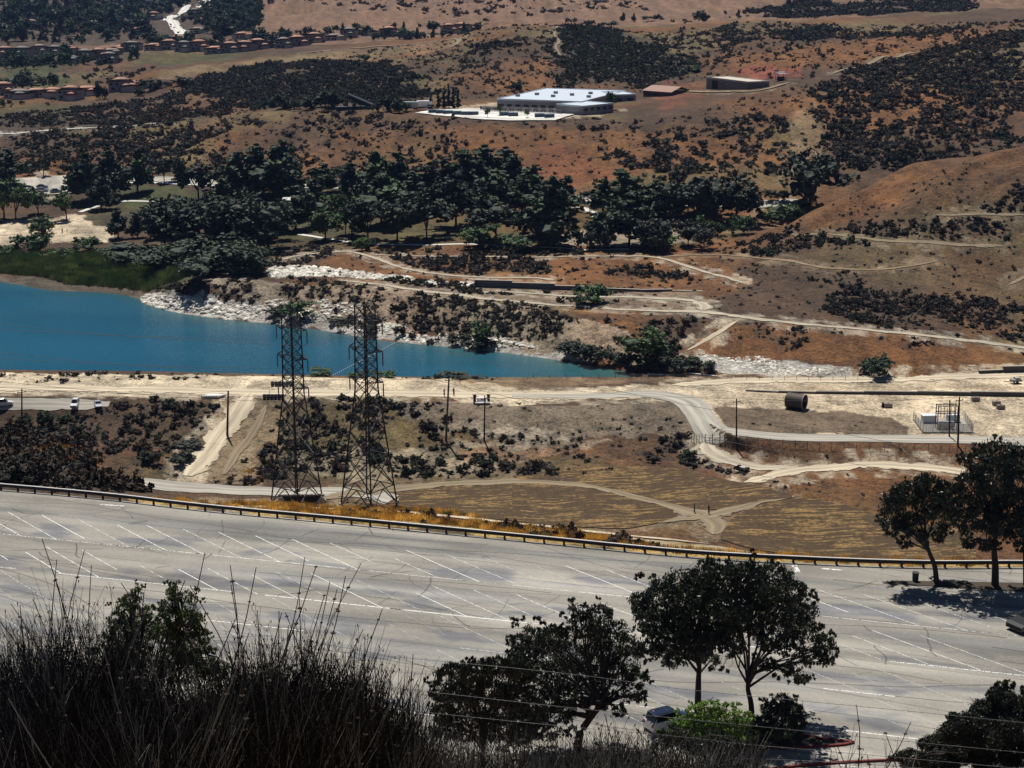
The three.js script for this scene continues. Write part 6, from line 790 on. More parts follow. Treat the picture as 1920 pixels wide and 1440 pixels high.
// ---------------------------------------------------------------- houses
{
  const stucco = [mat([0.36, 0.35, 0.35], 0.9), mat([0.30, 0.295, 0.30], 0.9), mat([0.44, 0.43, 0.42], 0.9)], tiles = [mat([0.38, 0.22, 0.165], 0.9), mat([0.27, 0.215, 0.18], 0.9), mat([0.23, 0.21, 0.195], 0.9), mat([0.44, 0.23, 0.16], 0.9)], glassH = mat([0.02, 0.025, 0.04], 0.2), garage = mat([0.5, 0.47, 0.43], 0.8);
  const hip = (w, d, h, x = 0, y = 0, z = 0) => { const o = 0.5, r = Math.max(0.1, (w - d) / 2), a = w / 2 + o, b = d / 2 + o; return geoFrom([-a, 0, b, a, 0, b, a, 0, -b, -a, 0, -b, -r, h, 0, r, h, 0].map((q, i) => q + [x, y, z][i % 3]), [0, 1, 5, 0, 5, 4, 1, 2, 5, 2, 3, 4, 2, 4, 5, 3, 0, 4, 0, 3, 2, 0, 2, 1]).toNonIndexed(); };
  const build = (v, label, p, turn, group) => { const t = thing('house', label, 'house', p, turn, group), two = v !== 2, W = [12, 14, 15][v], D = [9, 10, 10][v], H = two ? 5.4 : 3, s = stucco[v], r = tiles[(Math.abs(Math.round(p.x * 3 + p.z * 7))) % 4];
    part('wall', mergeGeometries([box(W, H + 3, D, 0, H / 2 - 1.5, 0), box(W * 0.5, (two ? 3 : 2.8) + 3, 4, W * 0.24, -0.1, D / 2 + 1.9)]), s, t); const rf = part('roof', mergeGeometries([hip(W, D, 2.3, 0, H, 0), hip(W * 0.5, 5, 1.5, W * 0.24, two ? 3 : 2.8, D / 2 + 1.6)]), r, t); part('chimney', box(0.9, 2, 0.9, -W * 0.3, H + 1.6, -1), s, rf);
    part('garage_door', box(W * 0.36, 2.3, 0.1, W * 0.24, 1.15, D / 2 + 3.94), garage, t); part('door', box(1.2, 2.2, 0.1, -0.4, 1.1, D / 2 + 0.05), darkM, t); for (const x of [-0.38, -0.16, ...(two ? [0.1, 0.34] : [])]) part('window', box(1.6, 1.3, 0.1, x * W, two ? 4.1 : 1.6, D / 2 + 0.05), glassH, t); if (two) part('window', box(1.9, 1.4, 0.1, -0.32 * W, 1.5, D / 2 + 0.05), glassH, t); return t; };
  const lists = [ ['in the lower row beside the dark hedge', 870, [[8, 178], [38, 184], [70, 182], [102, 181], [134, 186], [164, 178], [228, 170], [250, 168]]],
    ['in the middle row of the far left subdivision', 1050, [[10, 106], [42, 106], [74, 102], [104, 104], [132, 118], [160, 112], [128, 98], [186, 110], [210, 104], [228, 98], [248, 96], [206, 118]]],
    ['in the long row above the green slope', 1100, [[290, 94], [318, 93], [346, 96], [374, 94], [404, 100], [432, 98], [460, 96], [484, 92], [508, 90], [532, 90], [558, 86], [590, 80]]],
    ['on the ridge below the pale far hill', 1150, [[628, 76], [655, 70], [690, 66], [730, 68], [842, 62], [866, 60]]],
    ['scattered among the far subdivision trees', 1350, [[20, 60], [60, 52], [98, 40], [140, 20], [176, 54], [215, 44], [235, 28], [262, 62], [290, 36], [280, 12], [365, 30], [382, 44], [400, 22], [424, 60], [455, 72], [200, 12], [120, 62], [336, 78], [246, 8], [372, 62]]] ];
  lists.forEach(([where, from, L], li) => [...L].sort((a, b) => a[0] - b[0]).forEach(([u, v], i) => { const p = hit(u, v, from), R = rng(u * 31 + v); build(Math.floor(R() * 3), `tile roofed house, ${ord(i + 1)} from the left ${where}`, p, (R() - 0.5) * 0.9, 'houses ' + where); }));
  // cars along the far street
  const cb = mergeGeometries([new RoundedBoxGeometry(4.4, 0.8, 1.8, 1, 0.2).translate(0, 0.7, 0)]), cg = new RoundedBoxGeometry(2.4, 0.6, 1.6, 1, 0.2).translate(-0.2, 1.35, 0), cc = [[0.7, 0.7, 0.72], [0.03, 0.03, 0.04], [0.4, 0.42, 0.45], [0.1, 0.03, 0.03], [0.05, 0.08, 0.15]].map(c => mat(c, 0.4)); let n = 0;
  const street = new THREE.CatmullRomCurve3([[385, 2], [345, 20], [316, 36], [330, 52], [348, 66]].map(([u, v]) => hit(u, v, 1400))); for (const s of [-1, 1]) for (let i = 0; i < 11; i++) { const q = street.getPointAt((i + 0.5) / 11), tn = street.getTangentAt((i + 0.5) / 11), x = q.x - tn.z * s * 4.4, z = q.z + tn.x * s * 4.4; const t = thing('street_car', `car parked on the ${s < 0 ? 'left' : 'right'} kerb of the far street, ${ord(i + 1)} from its top`, 'car', V3(x, ground(x, -z) + 1.6, z), Math.atan2(-tn.z, tn.x), 'cars along the far street'); part('body', cb, cc[n % 5], t); part('window', cg, glassH, t); n++; }
}
// far woods of the subdivision, read as one mass
{
  const s0 = shapeOf('round', 1).crown, s1 = shapeOf('bushy', 2).crown, s2 = shapeOf('pine', 0).crown, L = [[], [], []]; SC.w1 = [0.55, 0.8, 0.9]; SC.w2 = [0.9, 1.1, 0.8];
  const far = (poly, from, dens, size, seed, cl) => { const Q = [[], [], []]; scatter(poly, from, dens, size, ['w1', 'w2', 'w1'], seed, cl, p => { const d = -p.z; return true; }, 1.1, Q); Q.forEach((q, i) => L[i].push(...q)); };
  far([[0, -20], [470, -20], [470, 20], [460, 66], [400, 78], [250, 86], [0, 90]], 1380, 0.0062, [6, 14], 81, 0.38); far([[410, -10], [480, -10], [470, 60], [420, 66]], 1380, 0.02, [8, 15], 82, 0.2); far([[0, 110], [240, 112], [240, 122], [120, 128], [0, 130]], 980, 0.02, [4, 8], 83, 0.36); far([[270, 84], [600, 74], [600, 84], [480, 92], [280, 90]], 1150, 0.02, [4, 9], 84, 0.36); far([[480, 66], [640, 62], [760, 66], [900, 56], [890, 62], [640, 74], [500, 76]], 1200, 0.006, [3, 8], 85, 0.38);
  far([[0, 146], [260, 148], [260, 154], [140, 164], [0, 166]], 900, 0.012, [3, 7], 86, 0.42); far([[1150, 40], [1260, 46], [1400, 36], [1400, 30], [1250, 40]], 1150, 0.006, [3, 7], 87, 0.4); far([[0, 120], [120, 116], [116, 128], [0, 136]], 1000, 0.03, [2.5, 5], 88, 0.2); far([[0, 190], [150, 190], [150, 198], [0, 206]], 880, 0.03, [2, 4], 89, 0.2); far([[500, 202], [690, 203], [690, 208], [500, 208]], 780, 0.06, [2, 3.4], 90, 0.15);
  const wm = leafMat([0.036, 0.050, 0.030]); L.forEach((q, i) => stuff('woods', ['broad dark trees filling the far subdivision', 'low dark shrubbery between the far houses', 'tall dark conifers among the far houses'][i], 'trees', [s0, s1, s2][i], wm, q));
}
// ---------------------------------------------------------------- eucalyptus trees of the lot
const eucCols = { leaf: M.euc, dark: M.eucDark };
function grownTree(name, label, category, baseP, trunkUV, d, blobs, o = {}) { // blobs: [u, v, ru, rv] as seen, given their own depth round the trunk
  const R = rng(o.seed ?? 3), t = thing(name, label, category, baseP), zc = d * cp + 0, rel = (u, v, dd) => P3(u, v, d + dd).sub(baseP);
  const mpp = (-baseP.z * cp - (baseP.y - CY) * sp) / FOC, bl = blobs.map(([u, v, a, b]) => { const c = rel(u, v, (R() - 0.5) * (o.deep ?? 5)); return [c.x, c.y, c.z, a * mpp, b * mpp, (a + b) * 0.5 * mpp]; });
  const blAll = []; for (const b of bl) { blAll.push([b[0], b[1], b[2], b[3] * 0.92, b[4] * 0.92, b[5] * 0.92]); for (let k = 0; k < (o.sat ?? 4); k++) { const a = R() * 6.28, e = R() * 2 - 0.8, q = 0.95 + R() * 0.35, s = 0.22 + R() * 0.22; blAll.push([b[0] + Math.cos(a) * b[3] * q, b[1] + Math.sin(e) * b[4] * q, b[2] + Math.sin(a) * b[5] * q, b[3] * s, b[4] * s * 1.2, b[5] * s]); } }
  const tp = trunkUV.map(([u, v]) => rel(u, v, 0)); tp[0].y = -0.3; part('trunk', tube(new THREE.CatmullRomCurve3(tp).getPoints(10), { a: o.r ?? 0.28, b: (o.r ?? 0.28) * 0.55 }, 9), o.bark ?? M.bark, t);
  const top = tp[tp.length - 1], fork = tp[Math.max(1, tp.length - 2)];
  bl.forEach((b, i) => { const c = V3(b[0], b[1], b[2]), s = i % 2 ? top : fork.clone().lerp(top, R()), mid = s.clone().lerp(c, 0.5).add(V3((R() - 0.5) * 0.7, 0.2 + (s.y > c.y ? 0.7 : 0), (R() - 0.5) * 0.7)); const pts = new THREE.CatmullRomCurve3([s, mid, c]).getPoints(7), g = [tube(pts, { a: (o.r ?? 0.28) * 0.42, b: 0.03 }, 6)];
    for (let k = 0; k < 5; k++) { const e = c.clone().add(V3((R() - 0.5) * 1.7 * b[3], (R() - 0.5) * 1.7 * b[4], (R() - 0.5) * 1.7 * b[5])), q = pts[3 + k % 4]; g.push(tube([q, q.clone().lerp(e, 0.5).add(V3(0, 0.15, 0)), e], { a: 0.045, b: 0.012 }, 4)); } part('limb', mergeGeometries(g), o.bark ?? M.bark, t); });
  part('crown', leafCloud(R, blAll, Math.round((o.n ?? 9000) * (o.mul ?? 2.3)), (o.leaf ?? 0.26) * 1.12, o.asp ?? 0.36, o.droop ?? 0.5, o.tint ?? 0.6), o.m ?? M.euc, t); return t;
}
{
  const B1 = lotHit(1757, 1093), B2 = lotHit(1866, 1098), B3 = lotHit(1922, 1098);
  grownTree('eucalyptus_tree', 'smaller eucalyptus at the right with a leaning trunk and shaded curb', 'tree', B1, [[1757, 1093], [1752, 1060], [1742, 1035], [1735, 1010]], -B1.z, [[1735, 910, 34, 24], [1700, 925, 34, 26], [1672, 950, 28, 22], [1740, 940, 38, 30], [1700, 975, 36, 22], [1765, 975, 30, 26], [1670, 985, 22, 16], [1720, 1005, 26, 14], [1695, 1015, 14, 14], [1760, 1005, 18, 16], [1770, 935, 20, 26]], { seed: 21, r: 0.26, n: 9000, m: M.eucDark });
  grownTree('eucalyptus_tree', 'biggest dark eucalyptus at the right edge of the lot', 'tree', B2, [[1866, 1098], [1866, 1060], [1864, 1035], [1866, 1000]], -B2.z, [[1870, 850, 44, 28], [1905, 860, 34, 32], [1835, 870, 34, 26], [1860, 895, 50, 34], [1820, 905, 34, 26], [1910, 905, 30, 34], [1845, 940, 46, 32], [1895, 950, 36, 34], [1808, 950, 30, 26], [1820, 985, 30, 24], [1870, 985, 40, 26], [1905, 1000, 26, 24], [1815, 1015, 18, 16], [1850, 1020, 26, 16]], { seed: 22, r: 0.36, n: 14000, m: M.eucDark });
  grownTree('eucalyptus_tree', 'partly cut off eucalyptus at the extreme right edge', 'tree', B3, [[1924, 1098], [1922, 1050], [1920, 1010]], -B3.z, [[1950, 930, 36, 30], [1925, 970, 26, 30], [1950, 1000, 30, 26], [1912, 1025, 14, 14], [1975, 960, 36, 36]], { seed: 23, r: 0.26, n: 5000, m: M.eucDark });
  const B4 = lotHit(1410, 1352), B5 = lotHit(1308, 1335);
  grownTree('eucalyptus_tree', 'round crowned eucalyptus in the lot beside the red kerb island', 'tree', B4, [[1410, 1352], [1408, 1318], [1402, 1290], [1404, 1265]], -B4.z, [[1400, 1075, 50, 22], [1450, 1080, 44, 24], [1360, 1095, 36, 30], [1480, 1110, 36, 26], [1420, 1115, 46, 30], [1370, 1140, 46, 30], [1460, 1150, 44, 30], [1510, 1150, 30, 20], [1400, 1170, 40, 28], [1500, 1185, 36, 22], [1545, 1210, 22, 26], [1555, 1240, 16, 12], [1450, 1200, 36, 26], [1350, 1185, 30, 26], [1510, 1230, 30, 18], [1480, 1255, 28, 14], [1375, 1220, 22, 16], [1500, 1275, 22, 10], [1440, 1245, 20, 14]], { seed: 24, r: 0.24, n: 17000, m: M.euc, leaf: 0.24 });
  grownTree('eucalyptus_tree', 'eucalyptus with straight trunk just left of the round crowned one', 'tree', B5, [[1308, 1335], [1309, 1295], [1310, 1265], [1312, 1240]], -B5.z, [[1280, 1090, 40, 26], [1320, 1085, 36, 24], [1240, 1110, 38, 26], [1205, 1135, 32, 26], [1270, 1125, 42, 30], [1320, 1125, 40, 32], [1225, 1165, 40, 28], [1290, 1165, 46, 30], [1340, 1160, 36, 30], [1250, 1200, 36, 26], [1305, 1205, 40, 28], [1345, 1200, 26, 24], [1270, 1235, 28, 20], [1230, 1220, 22, 18], [1330, 1240, 26, 18]], { seed: 25, r: 0.28, n: 15000, m: M.euc, leaf: 0.24 });
  const d6 = 112, B6 = onGround(P3(1078, 1400, d6).x, d6); 
  grownTree('eucalyptus_tree', 'darkest spreading eucalyptus with a trunk leaning right in front of the lot', 'tree', B6, [[1082, 1412], [1086, 1380], [1104, 1350], [1130, 1318]], d6, [[1085, 1145, 26, 16], [1125, 1150, 26, 20], [1100, 1175, 44, 26], [1000, 1190, 34, 20], [975, 1205, 26, 18], [1040, 1200, 40, 28], [1150, 1185, 36, 26], [990, 1230, 40, 28], [1070, 1235, 46, 32], [1130, 1225, 46, 32], [1185, 1215, 32, 26], [1030, 1265, 44, 28], [1100, 1270, 44, 30], [1165, 1260, 40, 28], [1195, 1270, 26, 20], [1060, 1300, 36, 20], [1010, 1300, 36, 22], [1130, 1305, 30, 16], [1180, 1305, 26, 14], [1090, 1320, 20, 14], [1000, 1335, 42, 24], [1050, 1335, 36, 22], [1025, 1368, 38, 22], [975, 1375, 40, 22], [1200, 1300, 14, 24], [1160, 1330, 14, 18]], { seed: 26, r: 0.34, n: 19000, m: M.eucDark, leaf: 0.22 });
  const d7 = 108, B7 = onGround(P3(900, 1420, d7).x, d7);
  grownTree('eucalyptus_tree', 'low bushy eucalyptus hanging down left of the darkest one', 'tree', B7, [[900, 1430], [905, 1395], [900, 1360]], d7, [[845, 1262, 34, 20], [890, 1262, 36, 22], [935, 1250, 36, 22], [975, 1262, 30, 24], [825, 1295, 26, 24], [870, 1300, 42, 28], [925, 1295, 42, 28], [970, 1305, 34, 28], [830, 1335, 28, 24], [880, 1340, 40, 26], [935, 1340, 40, 28], [980, 1345, 30, 26], [845, 1372, 36, 20], [910, 1378, 40, 20], [970, 1380, 36, 18]], { seed: 27, r: 0.2, n: 15000, m: M.euc, leaf: 0.2, droop: 0.9 });
  const P = (u, v, d) => onGround(P3(u, v, d).x, d);
  grownTree('pine_tree', 'bushy dark green young pine beside the red kerb island', 'tree', lotHit(1468, 1388), [[1468, 1388], [1467, 1360], [1467, 1330]], -lotHit(1468, 1388).z, [[1465, 1312, 22, 14], [1440, 1330, 22, 16], [1488, 1330, 22, 16], [1465, 1345, 34, 20], [1430, 1358, 22, 18], [1500, 1352, 14, 16], [1490, 1370, 20, 12], [1455, 1372, 36, 12]], { seed: 28, r: 0.14, n: 6500, m: leafMat([0.022, 0.044, 0.016]), leaf: 0.2, asp: 0.22, droop: -0.5 });
  grownTree('shrub', 'bright yellow green bush between the two lot eucalyptus trunks', 'shrub', P(1340, 1390, 110), [[1340, 1400], [1340, 1380], [1340, 1360]], 110, [[1300, 1336, 20, 14], [1330, 1326, 24, 14], [1362, 1330, 24, 14], [1392, 1344, 22, 14], [1345, 1345, 40, 16], [1300, 1352, 30, 14], [1290, 1360, 24, 16], [1330, 1360, 30, 20], [1375, 1365, 30, 18], [1270, 1372, 26, 16], [1262, 1385, 22, 14], [1320, 1385, 36, 16], [1390, 1385, 26, 14]], { seed: 29, r: 0.06, n: 6500, m: leafMat([0.17, 0.28, 0.045]), leaf: 0.16, asp: 0.4, droop: -0.3, deep: 3 });
  grownTree('shrub', 'dark low shrub left of the bright bush behind the parked vehicle', 'shrub', P(1290, 1410, 106), [[1290, 1415], [1290, 1400], [1290, 1390]], 106, [[1270, 1385, 30, 14], [1310, 1400, 36, 16], [1240, 1395, 26, 12], [1370, 1400, 36, 14], [1400, 1405, 30, 14]], { seed: 30, r: 0.06, n: 3800, m: M.eucDark, leaf: 0.16, deep: 3 });
  grownTree('large_shrub', 'dark rounded shrub rising at the lower right corner', 'shrub', P(1850, 1460, 84), [[1850, 1470], [1850, 1440], [1850, 1410]], 84, [[1880, 1310, 30, 20], [1910, 1330, 30, 30], [1850, 1335, 36, 24], [1815, 1355, 32, 20], [1880, 1365, 46, 30], [1780, 1375, 30, 16], [1835, 1385, 46, 24], [1750, 1395, 34, 16], [1900, 1400, 40, 30], [1800, 1410, 46, 20], [1710, 1420, 36, 14], [1860, 1430, 50, 20], [1760, 1430, 50, 16]], { seed: 31, r: 0.12, n: 52000, m: leafMat([0.026, 0.030, 0.014], { roughness: 0.55 }), leaf: 0.11, asp: 0.4, deep: 3 });
  grownTree('pine_tree', 'left half of the dark green pair of young pines behind the dry stems', 'tree', P(250, 1300, 62), [[250, 1330], [250, 1260], [248, 1200]], 62, [[245, 1125, 22, 14], [228, 1145, 18, 14], [262, 1145, 22, 16], [240, 1170, 26, 18], [270, 1185, 26, 20], [230, 1200, 22, 18], [260, 1220, 36, 20], [212, 1170, 14, 16], [205, 1205, 20, 18], [225, 1235, 40, 22], [285, 1160, 12, 14], [255, 1110, 12, 12]], { seed: 32, r: 0.05, n: 12000, m: leafMat([0.085, 0.125, 0.026]), leaf: 0.075, asp: 0.3, droop: -0.6, deep: 1.4 });
  grownTree('pine_tree', 'taller right half of the dark green pair of young pines', 'tree', P(335, 1300, 61), [[335, 1330], [335, 1260], [330, 1190]], 61, [[322, 1112, 16, 14], [348, 1118, 18, 14], [318, 1135, 20, 16], [355, 1145, 20, 18], [330, 1160, 28, 20], [362, 1178, 18, 18], [310, 1180, 22, 18], [345, 1200, 34, 20], [380, 1215, 20, 16], [330, 1230, 46, 20], [395, 1245, 18, 14], [300, 1155, 12, 14], [370, 1160, 12, 16], [385, 1195, 14, 16], [325, 1098, 10, 10], [340, 1260, 60, 22], [400, 1265, 24, 16]], { seed: 33, r: 0.055, n: 17000, m: leafMat([0.078, 0.12, 0.025]), leaf: 0.075, asp: 0.3, droop: -0.6, deep: 1.4 });
}
// ---------------------------------------------------------------- red kerb island, kerb at the lot's near edge, bin
{
  const kerbM = mat([0.23, 0.04, 0.036], 0.85), kerbTex = noiseTex(128, (x, y) => 0.55 + 0.6 * (tfbm(x, y, 10, 4) - 0.2)); kerbM.map = kerbTex;
  const kerb = (label, pts, closed) => { const P = pts.map(([u, v]) => lotHit(u, v)), c = new THREE.CatmullRomCurve3(P, closed, 'catmullrom', 0.15), N = 60, pos = [], idx = [], uv = []; for (let i = 0; i <= N; i++) { const q = c.getPoint(i / N), t = c.getTangent(i / N), nx = -t.z, nz = t.x, l = Math.hypot(nx, nz); [[-0.1, -0.05], [-0.1, 0.15], [0.1, 0.15], [0.1, -0.05]].forEach(([o, h], k) => { pos.push(q.x + nx / l * o, lotY + h, q.z + nz / l * o); uv.push(k * 0.3, i * 0.3); }); if (i) for (let k = 0; k < 3; k++) { const a = (i - 1) * 4 + k; idx.push(a, a + 4, a + 1, a + 1, a + 4, a + 5); } } struct('kerb', geoFrom(pos, idx, uv).toNonIndexed(), kerbM, label, 'kerb'); return P; };
  const I = kerb('red painted kerb round the planting island under the young pine', [[1300, 1372], [1400, 1366], [1480, 1376], [1540, 1386], [1600, 1393], [1580, 1398], [1520, 1402], [1440, 1404], [1330, 1400]], true);
  const soil = geoFrom(I.flatMap(p => [p.x, lotY + 0.08, p.z]), I.slice(2).flatMap((_, i) => [0, i + 1, i + 2])); struct('soil_bed', soil, mat([0.035, 0.028, 0.02], 1), 'dark soil inside the red kerbed island');
  kerb('red painted kerb along the near edge of the lot', [[1440, 1444], [1500, 1437], [1580, 1431], [1660, 1427], [1740, 1425], [1850, 1430]], false);
  const b = lotHit(1716, 1090), t = thing('trash_bin', 'dark round trash bin left of the leaning eucalyptus trunk', 'bin', b); part('body', new THREE.CylinderGeometry(0.3, 0.27, 0.85, 16).translate(0, 0.43, 0), darkM, t); part('rim', new THREE.TorusGeometry(0.3, 0.035, 6, 16).rotateX(Math.PI / 2).translate(0, 0.85, 0), darkM, t);
  const P2 = [[1652, 1094], [1720, 1098], [1800, 1103], [1930, 1110], [2060, 1112], [2060, 1097], [1930, 1094], [1780, 1091], [1690, 1090]];
  const B = P2.map(([u, v]) => lotHit(u, v)); struct('soil_bed', geoFrom(B.flatMap(p => [p.x, lotY + 0.06, p.z]), B.slice(2).flatMap((_, i) => [0, i + 1, i + 2])), mat([0.06, 0.045, 0.03], 1), 'dark soil strip under the right eucalyptus trees');
}
// ---------------------------------------------------------------- dry stems of the near brush
{
  const stemM = [mat([0.035, 0.028, 0.024], 0.45), mat([0.26, 0.24, 0.21], 0.5), mat([0.022, 0.018, 0.016], 0.8)], headM = mat([0.06, 0.042, 0.03], 0.9), twM = new THREE.MeshStandardMaterial({ vertexColors: true, roughness: 0.75 });
  function dryShrub(label, u, vTop, d, wpx, o = {}) { // several tall whip stems and a mass of finer twigs
    const R = rng(Math.round(u * 3 + d * 17)), tip = P3(u, vTop, d), base = onGround(tip.x, d), H = Math.max(0.6, tip.y - base.y), t = thing('dry_shrub', label, 'shrub', base, 0, o.group ?? 'dry shrubs on the near slope'), mpp = d / FOC, Wm = wpx * mpp;
    const head = mergeGeometries([0, 1, 2, 3, 4].map(k => new THREE.ConeGeometry(0.006, 0.03, 4).rotateZ(1.5).rotateY(k * 1.26)).concat(new THREE.IcosahedronGeometry(0.008, 0)).map(g => g.index ? g.toNonIndexed() : g));
    const stem = (x0, z0, lean, h, r, m, nm) => { const pts = []; let x = x0, z = z0; const ph = R() * 6; for (let i = 0; i <= 7; i++) { const k = i / 7; pts.push(V3(x0 + lean * Math.pow(k, 1.5) * h + Math.sin(k * 5 + ph) * 0.03 * h, h * k - 0.05, z0 + Math.cos(k * 4 + ph) * 0.03 * h)); } return pts; };
    for (let i = 0; i < (o.tall ?? 11); i++) { const h = H * (0.76 + R() * 0.32), pts = stem((R() - 0.5) * Wm * 0.8, (R() - 0.5) * 1.2, (R() - 0.6) * 0.75, h, 0.01); const s = part('stem', tube(pts, { a: 0.011 * (o.k ?? 1), b: 0.0038 * (o.k ?? 1) }, 5), stemM[R() < 0.75 ? 0 : 1], t); const n = 2 + Math.floor(R() * 3); for (let k = 0; k < n; k++) { const q = pts[7 - k].clone().lerp(pts[6 - k], R()); const hd = part('seed_head', head, headM, s); hd.position.copy(q); hd.scale.setScalar((0.8 + R() * 0.7) * (o.k ?? 1)); } }
    const pos = [], col = [], N = o.twigs ?? 900; const put = (a, b, w, c) => { const dx = b.z - a.z, dz = -(b.x - a.x), l = Math.hypot(dx, dz) || 1, px = 1 * w, pz = 0.5 * w; pos.push(a.x - px, a.y, a.z - pz, a.x + px, a.y, a.z + pz, b.x + px * 0.6, b.y, b.z + pz * 0.6, a.x - px, a.y, a.z - pz, b.x + px * 0.6, b.y, b.z + pz * 0.6, b.x - px * 0.6, b.y, b.z - pz * 0.6); pos.push(a.x, a.y, a.z - w, a.x, a.y, a.z + w, b.x, b.y, b.z + w * 0.6, a.x, a.y, a.z - w, b.x, b.y, b.z + w * 0.6, b.x, b.y, b.z - w * 0.6); for (let e = 0; e < 12; e++) col.push(...c); };
    for (let i = 0; i < N; i++) { const f = R(), x = (R() - 0.5) * Wm * 1.25, z = (R() - 0.5) * 1.6, edge = 1 - Math.pow(Math.abs(x) / (Wm * 0.66), 2) * 0.22, h0 = Math.pow(f, 0.85) * H * (o.mass ?? (u > 620 && u < 720 ? 0.70 : u > 500 ? 0.60 : u > 400 ? 0.54 : u < 130 ? 0.74 : u < 240 ? 0.60 : 0.57)) * edge, h1 = h0 + H * (0.1 + R() * 0.2) * edge, ln = (R() + R() - 1.1) * 0.9; const a = V3(x, h0 - 0.1, z), b = V3(x + ln * (h1 - h0), h1, z + (R() - 0.5) * 0.2), c = R() < (o.pale ?? 0.16) ? [0.46, 0.43, 0.385] : R() < 0.4 ? [0.05, 0.036, 0.028] : [0.028, 0.023, 0.02]; const mid = a.clone().lerp(b, 0.5).add(V3((R() - 0.5) * 0.06, 0, 0)); put(a, mid, 0.0036 * (o.k ?? 1), c); put(mid, b, 0.0026 * (o.k ?? 1), c);
      if (R() < 0.45) { const e = mid.clone().add(V3((R() - 0.5) * 0.25, 0.1 + R() * 0.12, (R() - 0.5) * 0.2)); put(mid, e, 0.002 * (o.k ?? 1), c); } if (R() < (o.leaf ?? 0.25)) { const q = b.clone().add(V3((R() - 0.5) * 0.05, -0.03, (R() - 0.5) * 0.05)); put(q, q.clone().add(V3((R() - 0.5) * 0.04, 0.03, 0)), 0.006 * (o.k ?? 1), R() < 0.3 ? [0.12, 0.12, 0.11] : [0.04, 0.032, 0.022]); } }
    const tw = part('twigs', geoFrom(pos, null, null, col), twM, t); tw.userData.kind = 'stuff'; return t; }
  const S = [ // label, u, top v, distance, width
    ['dry brown shrub at the left edge with a red tinged top', 20, 1150, 14.5, 120], ['spindly dead plant with round seed pods at the left', 78, 1050, 15.5, 40, { tall: 3, twigs: 120 }], ['dense dark dry shrub below the seed pod plant', 95, 1165, 13.5, 150], ['tall leaning whip stems left of the young pines', 165, 1085, 14, 150, { tall: 11 }], ['tallest single whips just left of the young pines', 216, 1070, 14.6, 110, { tall: 5 }], ['dark dry shrub directly in front of the young pines', 270, 1175, 13, 170, { tall: 8 }], ['dry shrub below the right young pine', 350, 1190, 13.6, 150, { tall: 8 }], ['tall whip stems right of the young pines', 425, 1105, 14.2, 130, { tall: 11 }], ['upright whips with whorled heads in mid foreground', 462, 1090, 15, 120, { tall: 9 }], ['leaning stems with whorled heads right of centre brush', 530, 1120, 14.4, 120, { tall: 14 }], ['silvery dry stems near the middle of the lot view', 585, 1165, 14.8, 120, { tall: 12 }], ['thin pale stems thinning out to the right', 640, 1190, 15, 110, { tall: 10 }], ['low grey twiggy shrub at the end of the tall stems', 705, 1250, 15.4, 150, { tall: 9 }],
    ['grey twigs below the low bushy eucalyptus', 770, 1305, 15.2, 110, { tall: 6, twigs: 3300, pale: 0.5 }], ['fine grey twigs left below the darkest eucalyptus', 850, 1362, 15, 130, { tall: 5, twigs: 3300, pale: 0.5 }], ['fine grey twigs right below the darkest eucalyptus', 950, 1370, 15.2, 130, { tall: 5, twigs: 3300, pale: 0.5 }], ['fine twigs under the leaning eucalyptus trunk', 1050, 1378, 15.4, 130, { tall: 4, twigs: 3300, pale: 0.5 }], ['pale fine twigs left of the parked vehicle', 1140, 1352, 15.2, 120, { tall: 5, twigs: 3300, pale: 0.5 }], ['pale fine twigs in front of the parked vehicle', 1225, 1372, 15.2, 120, { tall: 5, twigs: 3500, pale: 0.5 }], ['pale fine twigs in front of the bright bush', 1310, 1368, 15, 130, { tall: 6, twigs: 3500, pale: 0.5 }], ['pale brown twigs right of the bright bush', 1395, 1372, 15.3, 110, { tall: 4, twigs: 3100, pale: 0.5 }],
    ['few bent dry stalks beside the red kerb tip', 1615, 1350, 16, 70, { tall: 8, twigs: 60 }], ['scattered thin stalks in front of the right shrub', 1700, 1375, 16, 110, { tall: 5, twigs: 120 }], ['thin whips near the low grey shrub', 730, 1215, 17, 60, { tall: 3, twigs: 80 }], ['small bare twig top poking above the low bushy eucalyptus', 925, 1215, 60, 90, { tall: 4, twigs: 60, k: 3 }]];
  for (const [l, u, v, d, w, o = {}] of S) dryShrub(l, u, v, d, w, { twigs: 3200, ...o });
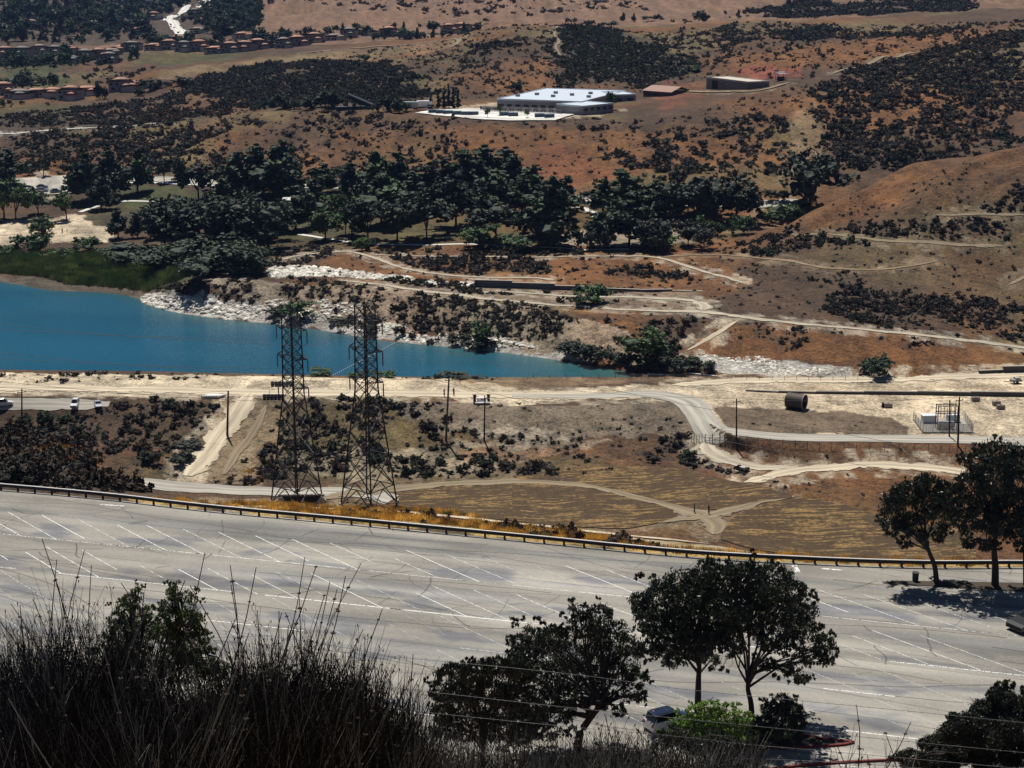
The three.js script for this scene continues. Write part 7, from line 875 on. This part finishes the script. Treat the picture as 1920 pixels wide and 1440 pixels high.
  // dark undergrowth filling the near slope
  const G = new THREE.IcosahedronGeometry(0.5, 1); for (const [l, u, v, d, w, c] of [['dense dark brush mass at the lower left corner', 140, 1270, 15.5, 1.3], ['dense dark brush mass below the young pines', 330, 1270, 15.6, 1.3], ['dense dark brush mass in the lower middle left', 520, 1310, 15.8, 1.2]]) { const R = rng(u), p = P3(u, v, d), b = onGround(p.x, d), t = thing('brush_clump', l, 'shrub', b, 0, 'dense dark brush masses'); const H = p.y - b.y; const bl = []; for (let i = 0; i < 9; i++) bl.push([(R() - 0.5) * 1.1, H * (0.25 + R() * 0.5), (R() - 0.5) * 0.8, 0.35, 0.32, 0.3]); part('foliage', leafCloud(R, bl, 5000, 0.05, 0.3, -0.6, 0.9), leafMat([0.02, 0.017, 0.014]), t); part('stem', mergeGeometries(bl.map(q => tube([V3(q[0] * 0.3, -0.1, q[2] * 0.3), V3(q[0] * 0.7, q[1] * 0.5, q[2] * 0.7), V3(q[0], q[1], q[2])], { a: 0.014, b: 0.004 }, 5))), stemM[0], t); }
  // barbed wire crossing the foreground
  const strand = (label, pts, d) => { const cu = new THREE.CatmullRomCurve3(pts.map(([u, v], i) => P3(u, v, d + i * 0.1))), t = thing('barbed_wire', label, 'wire', cu.getPoint(0), 0, 'barbed wire strands'), o = cu.getPoint(0), R = rng(d * 10), q = cu.getSpacedPoints(160).map(p => p.sub(o)); const wm = mat([0.24, 0.235, 0.23], 0.45, { metalness: 0.5 }); part('strand', tube(q, { a: 0.0024, b: 0.0024 }, 5), wm, t); const g = []; for (let i = 2; i < 160; i += 3) { const c = q[i]; for (let k = 0; k < 2; k++) { const v = V3((R() - 0.5) * 0.6, R() - 0.5, R() - 0.5).normalize().multiplyScalar(0.016); g.push(bar(c.clone().sub(v), c.clone().add(v), 0.0012, 3)); } } const b = part('barbs', mergeGeometries(g), wm, t); b.userData.kind = 'stuff'; };
  strand('topmost barbed wire strand running to the right edge', [[640, 1222], [830, 1240], [1080, 1265], [1280, 1292], [1480, 1312], [1700, 1333], [1990, 1362]], 15.8);
  strand('second barbed wire strand from the top', [[640, 1278], [820, 1299], [1060, 1326], [1280, 1348], [1500, 1370], [1720, 1392], [1990, 1418]], 15.9);
  strand('third barbed wire strand from the top', [[680, 1322], [840, 1340], [1060, 1362], [1290, 1383], [1385, 1394], [1600, 1413], [1990, 1448]], 16.0);
  strand('lowest barbed wire strand near the bottom edge', [[1300, 1420], [1500, 1426], [1720, 1440], [1990, 1466]], 16.1);
}
renderer.render(scene, camera);
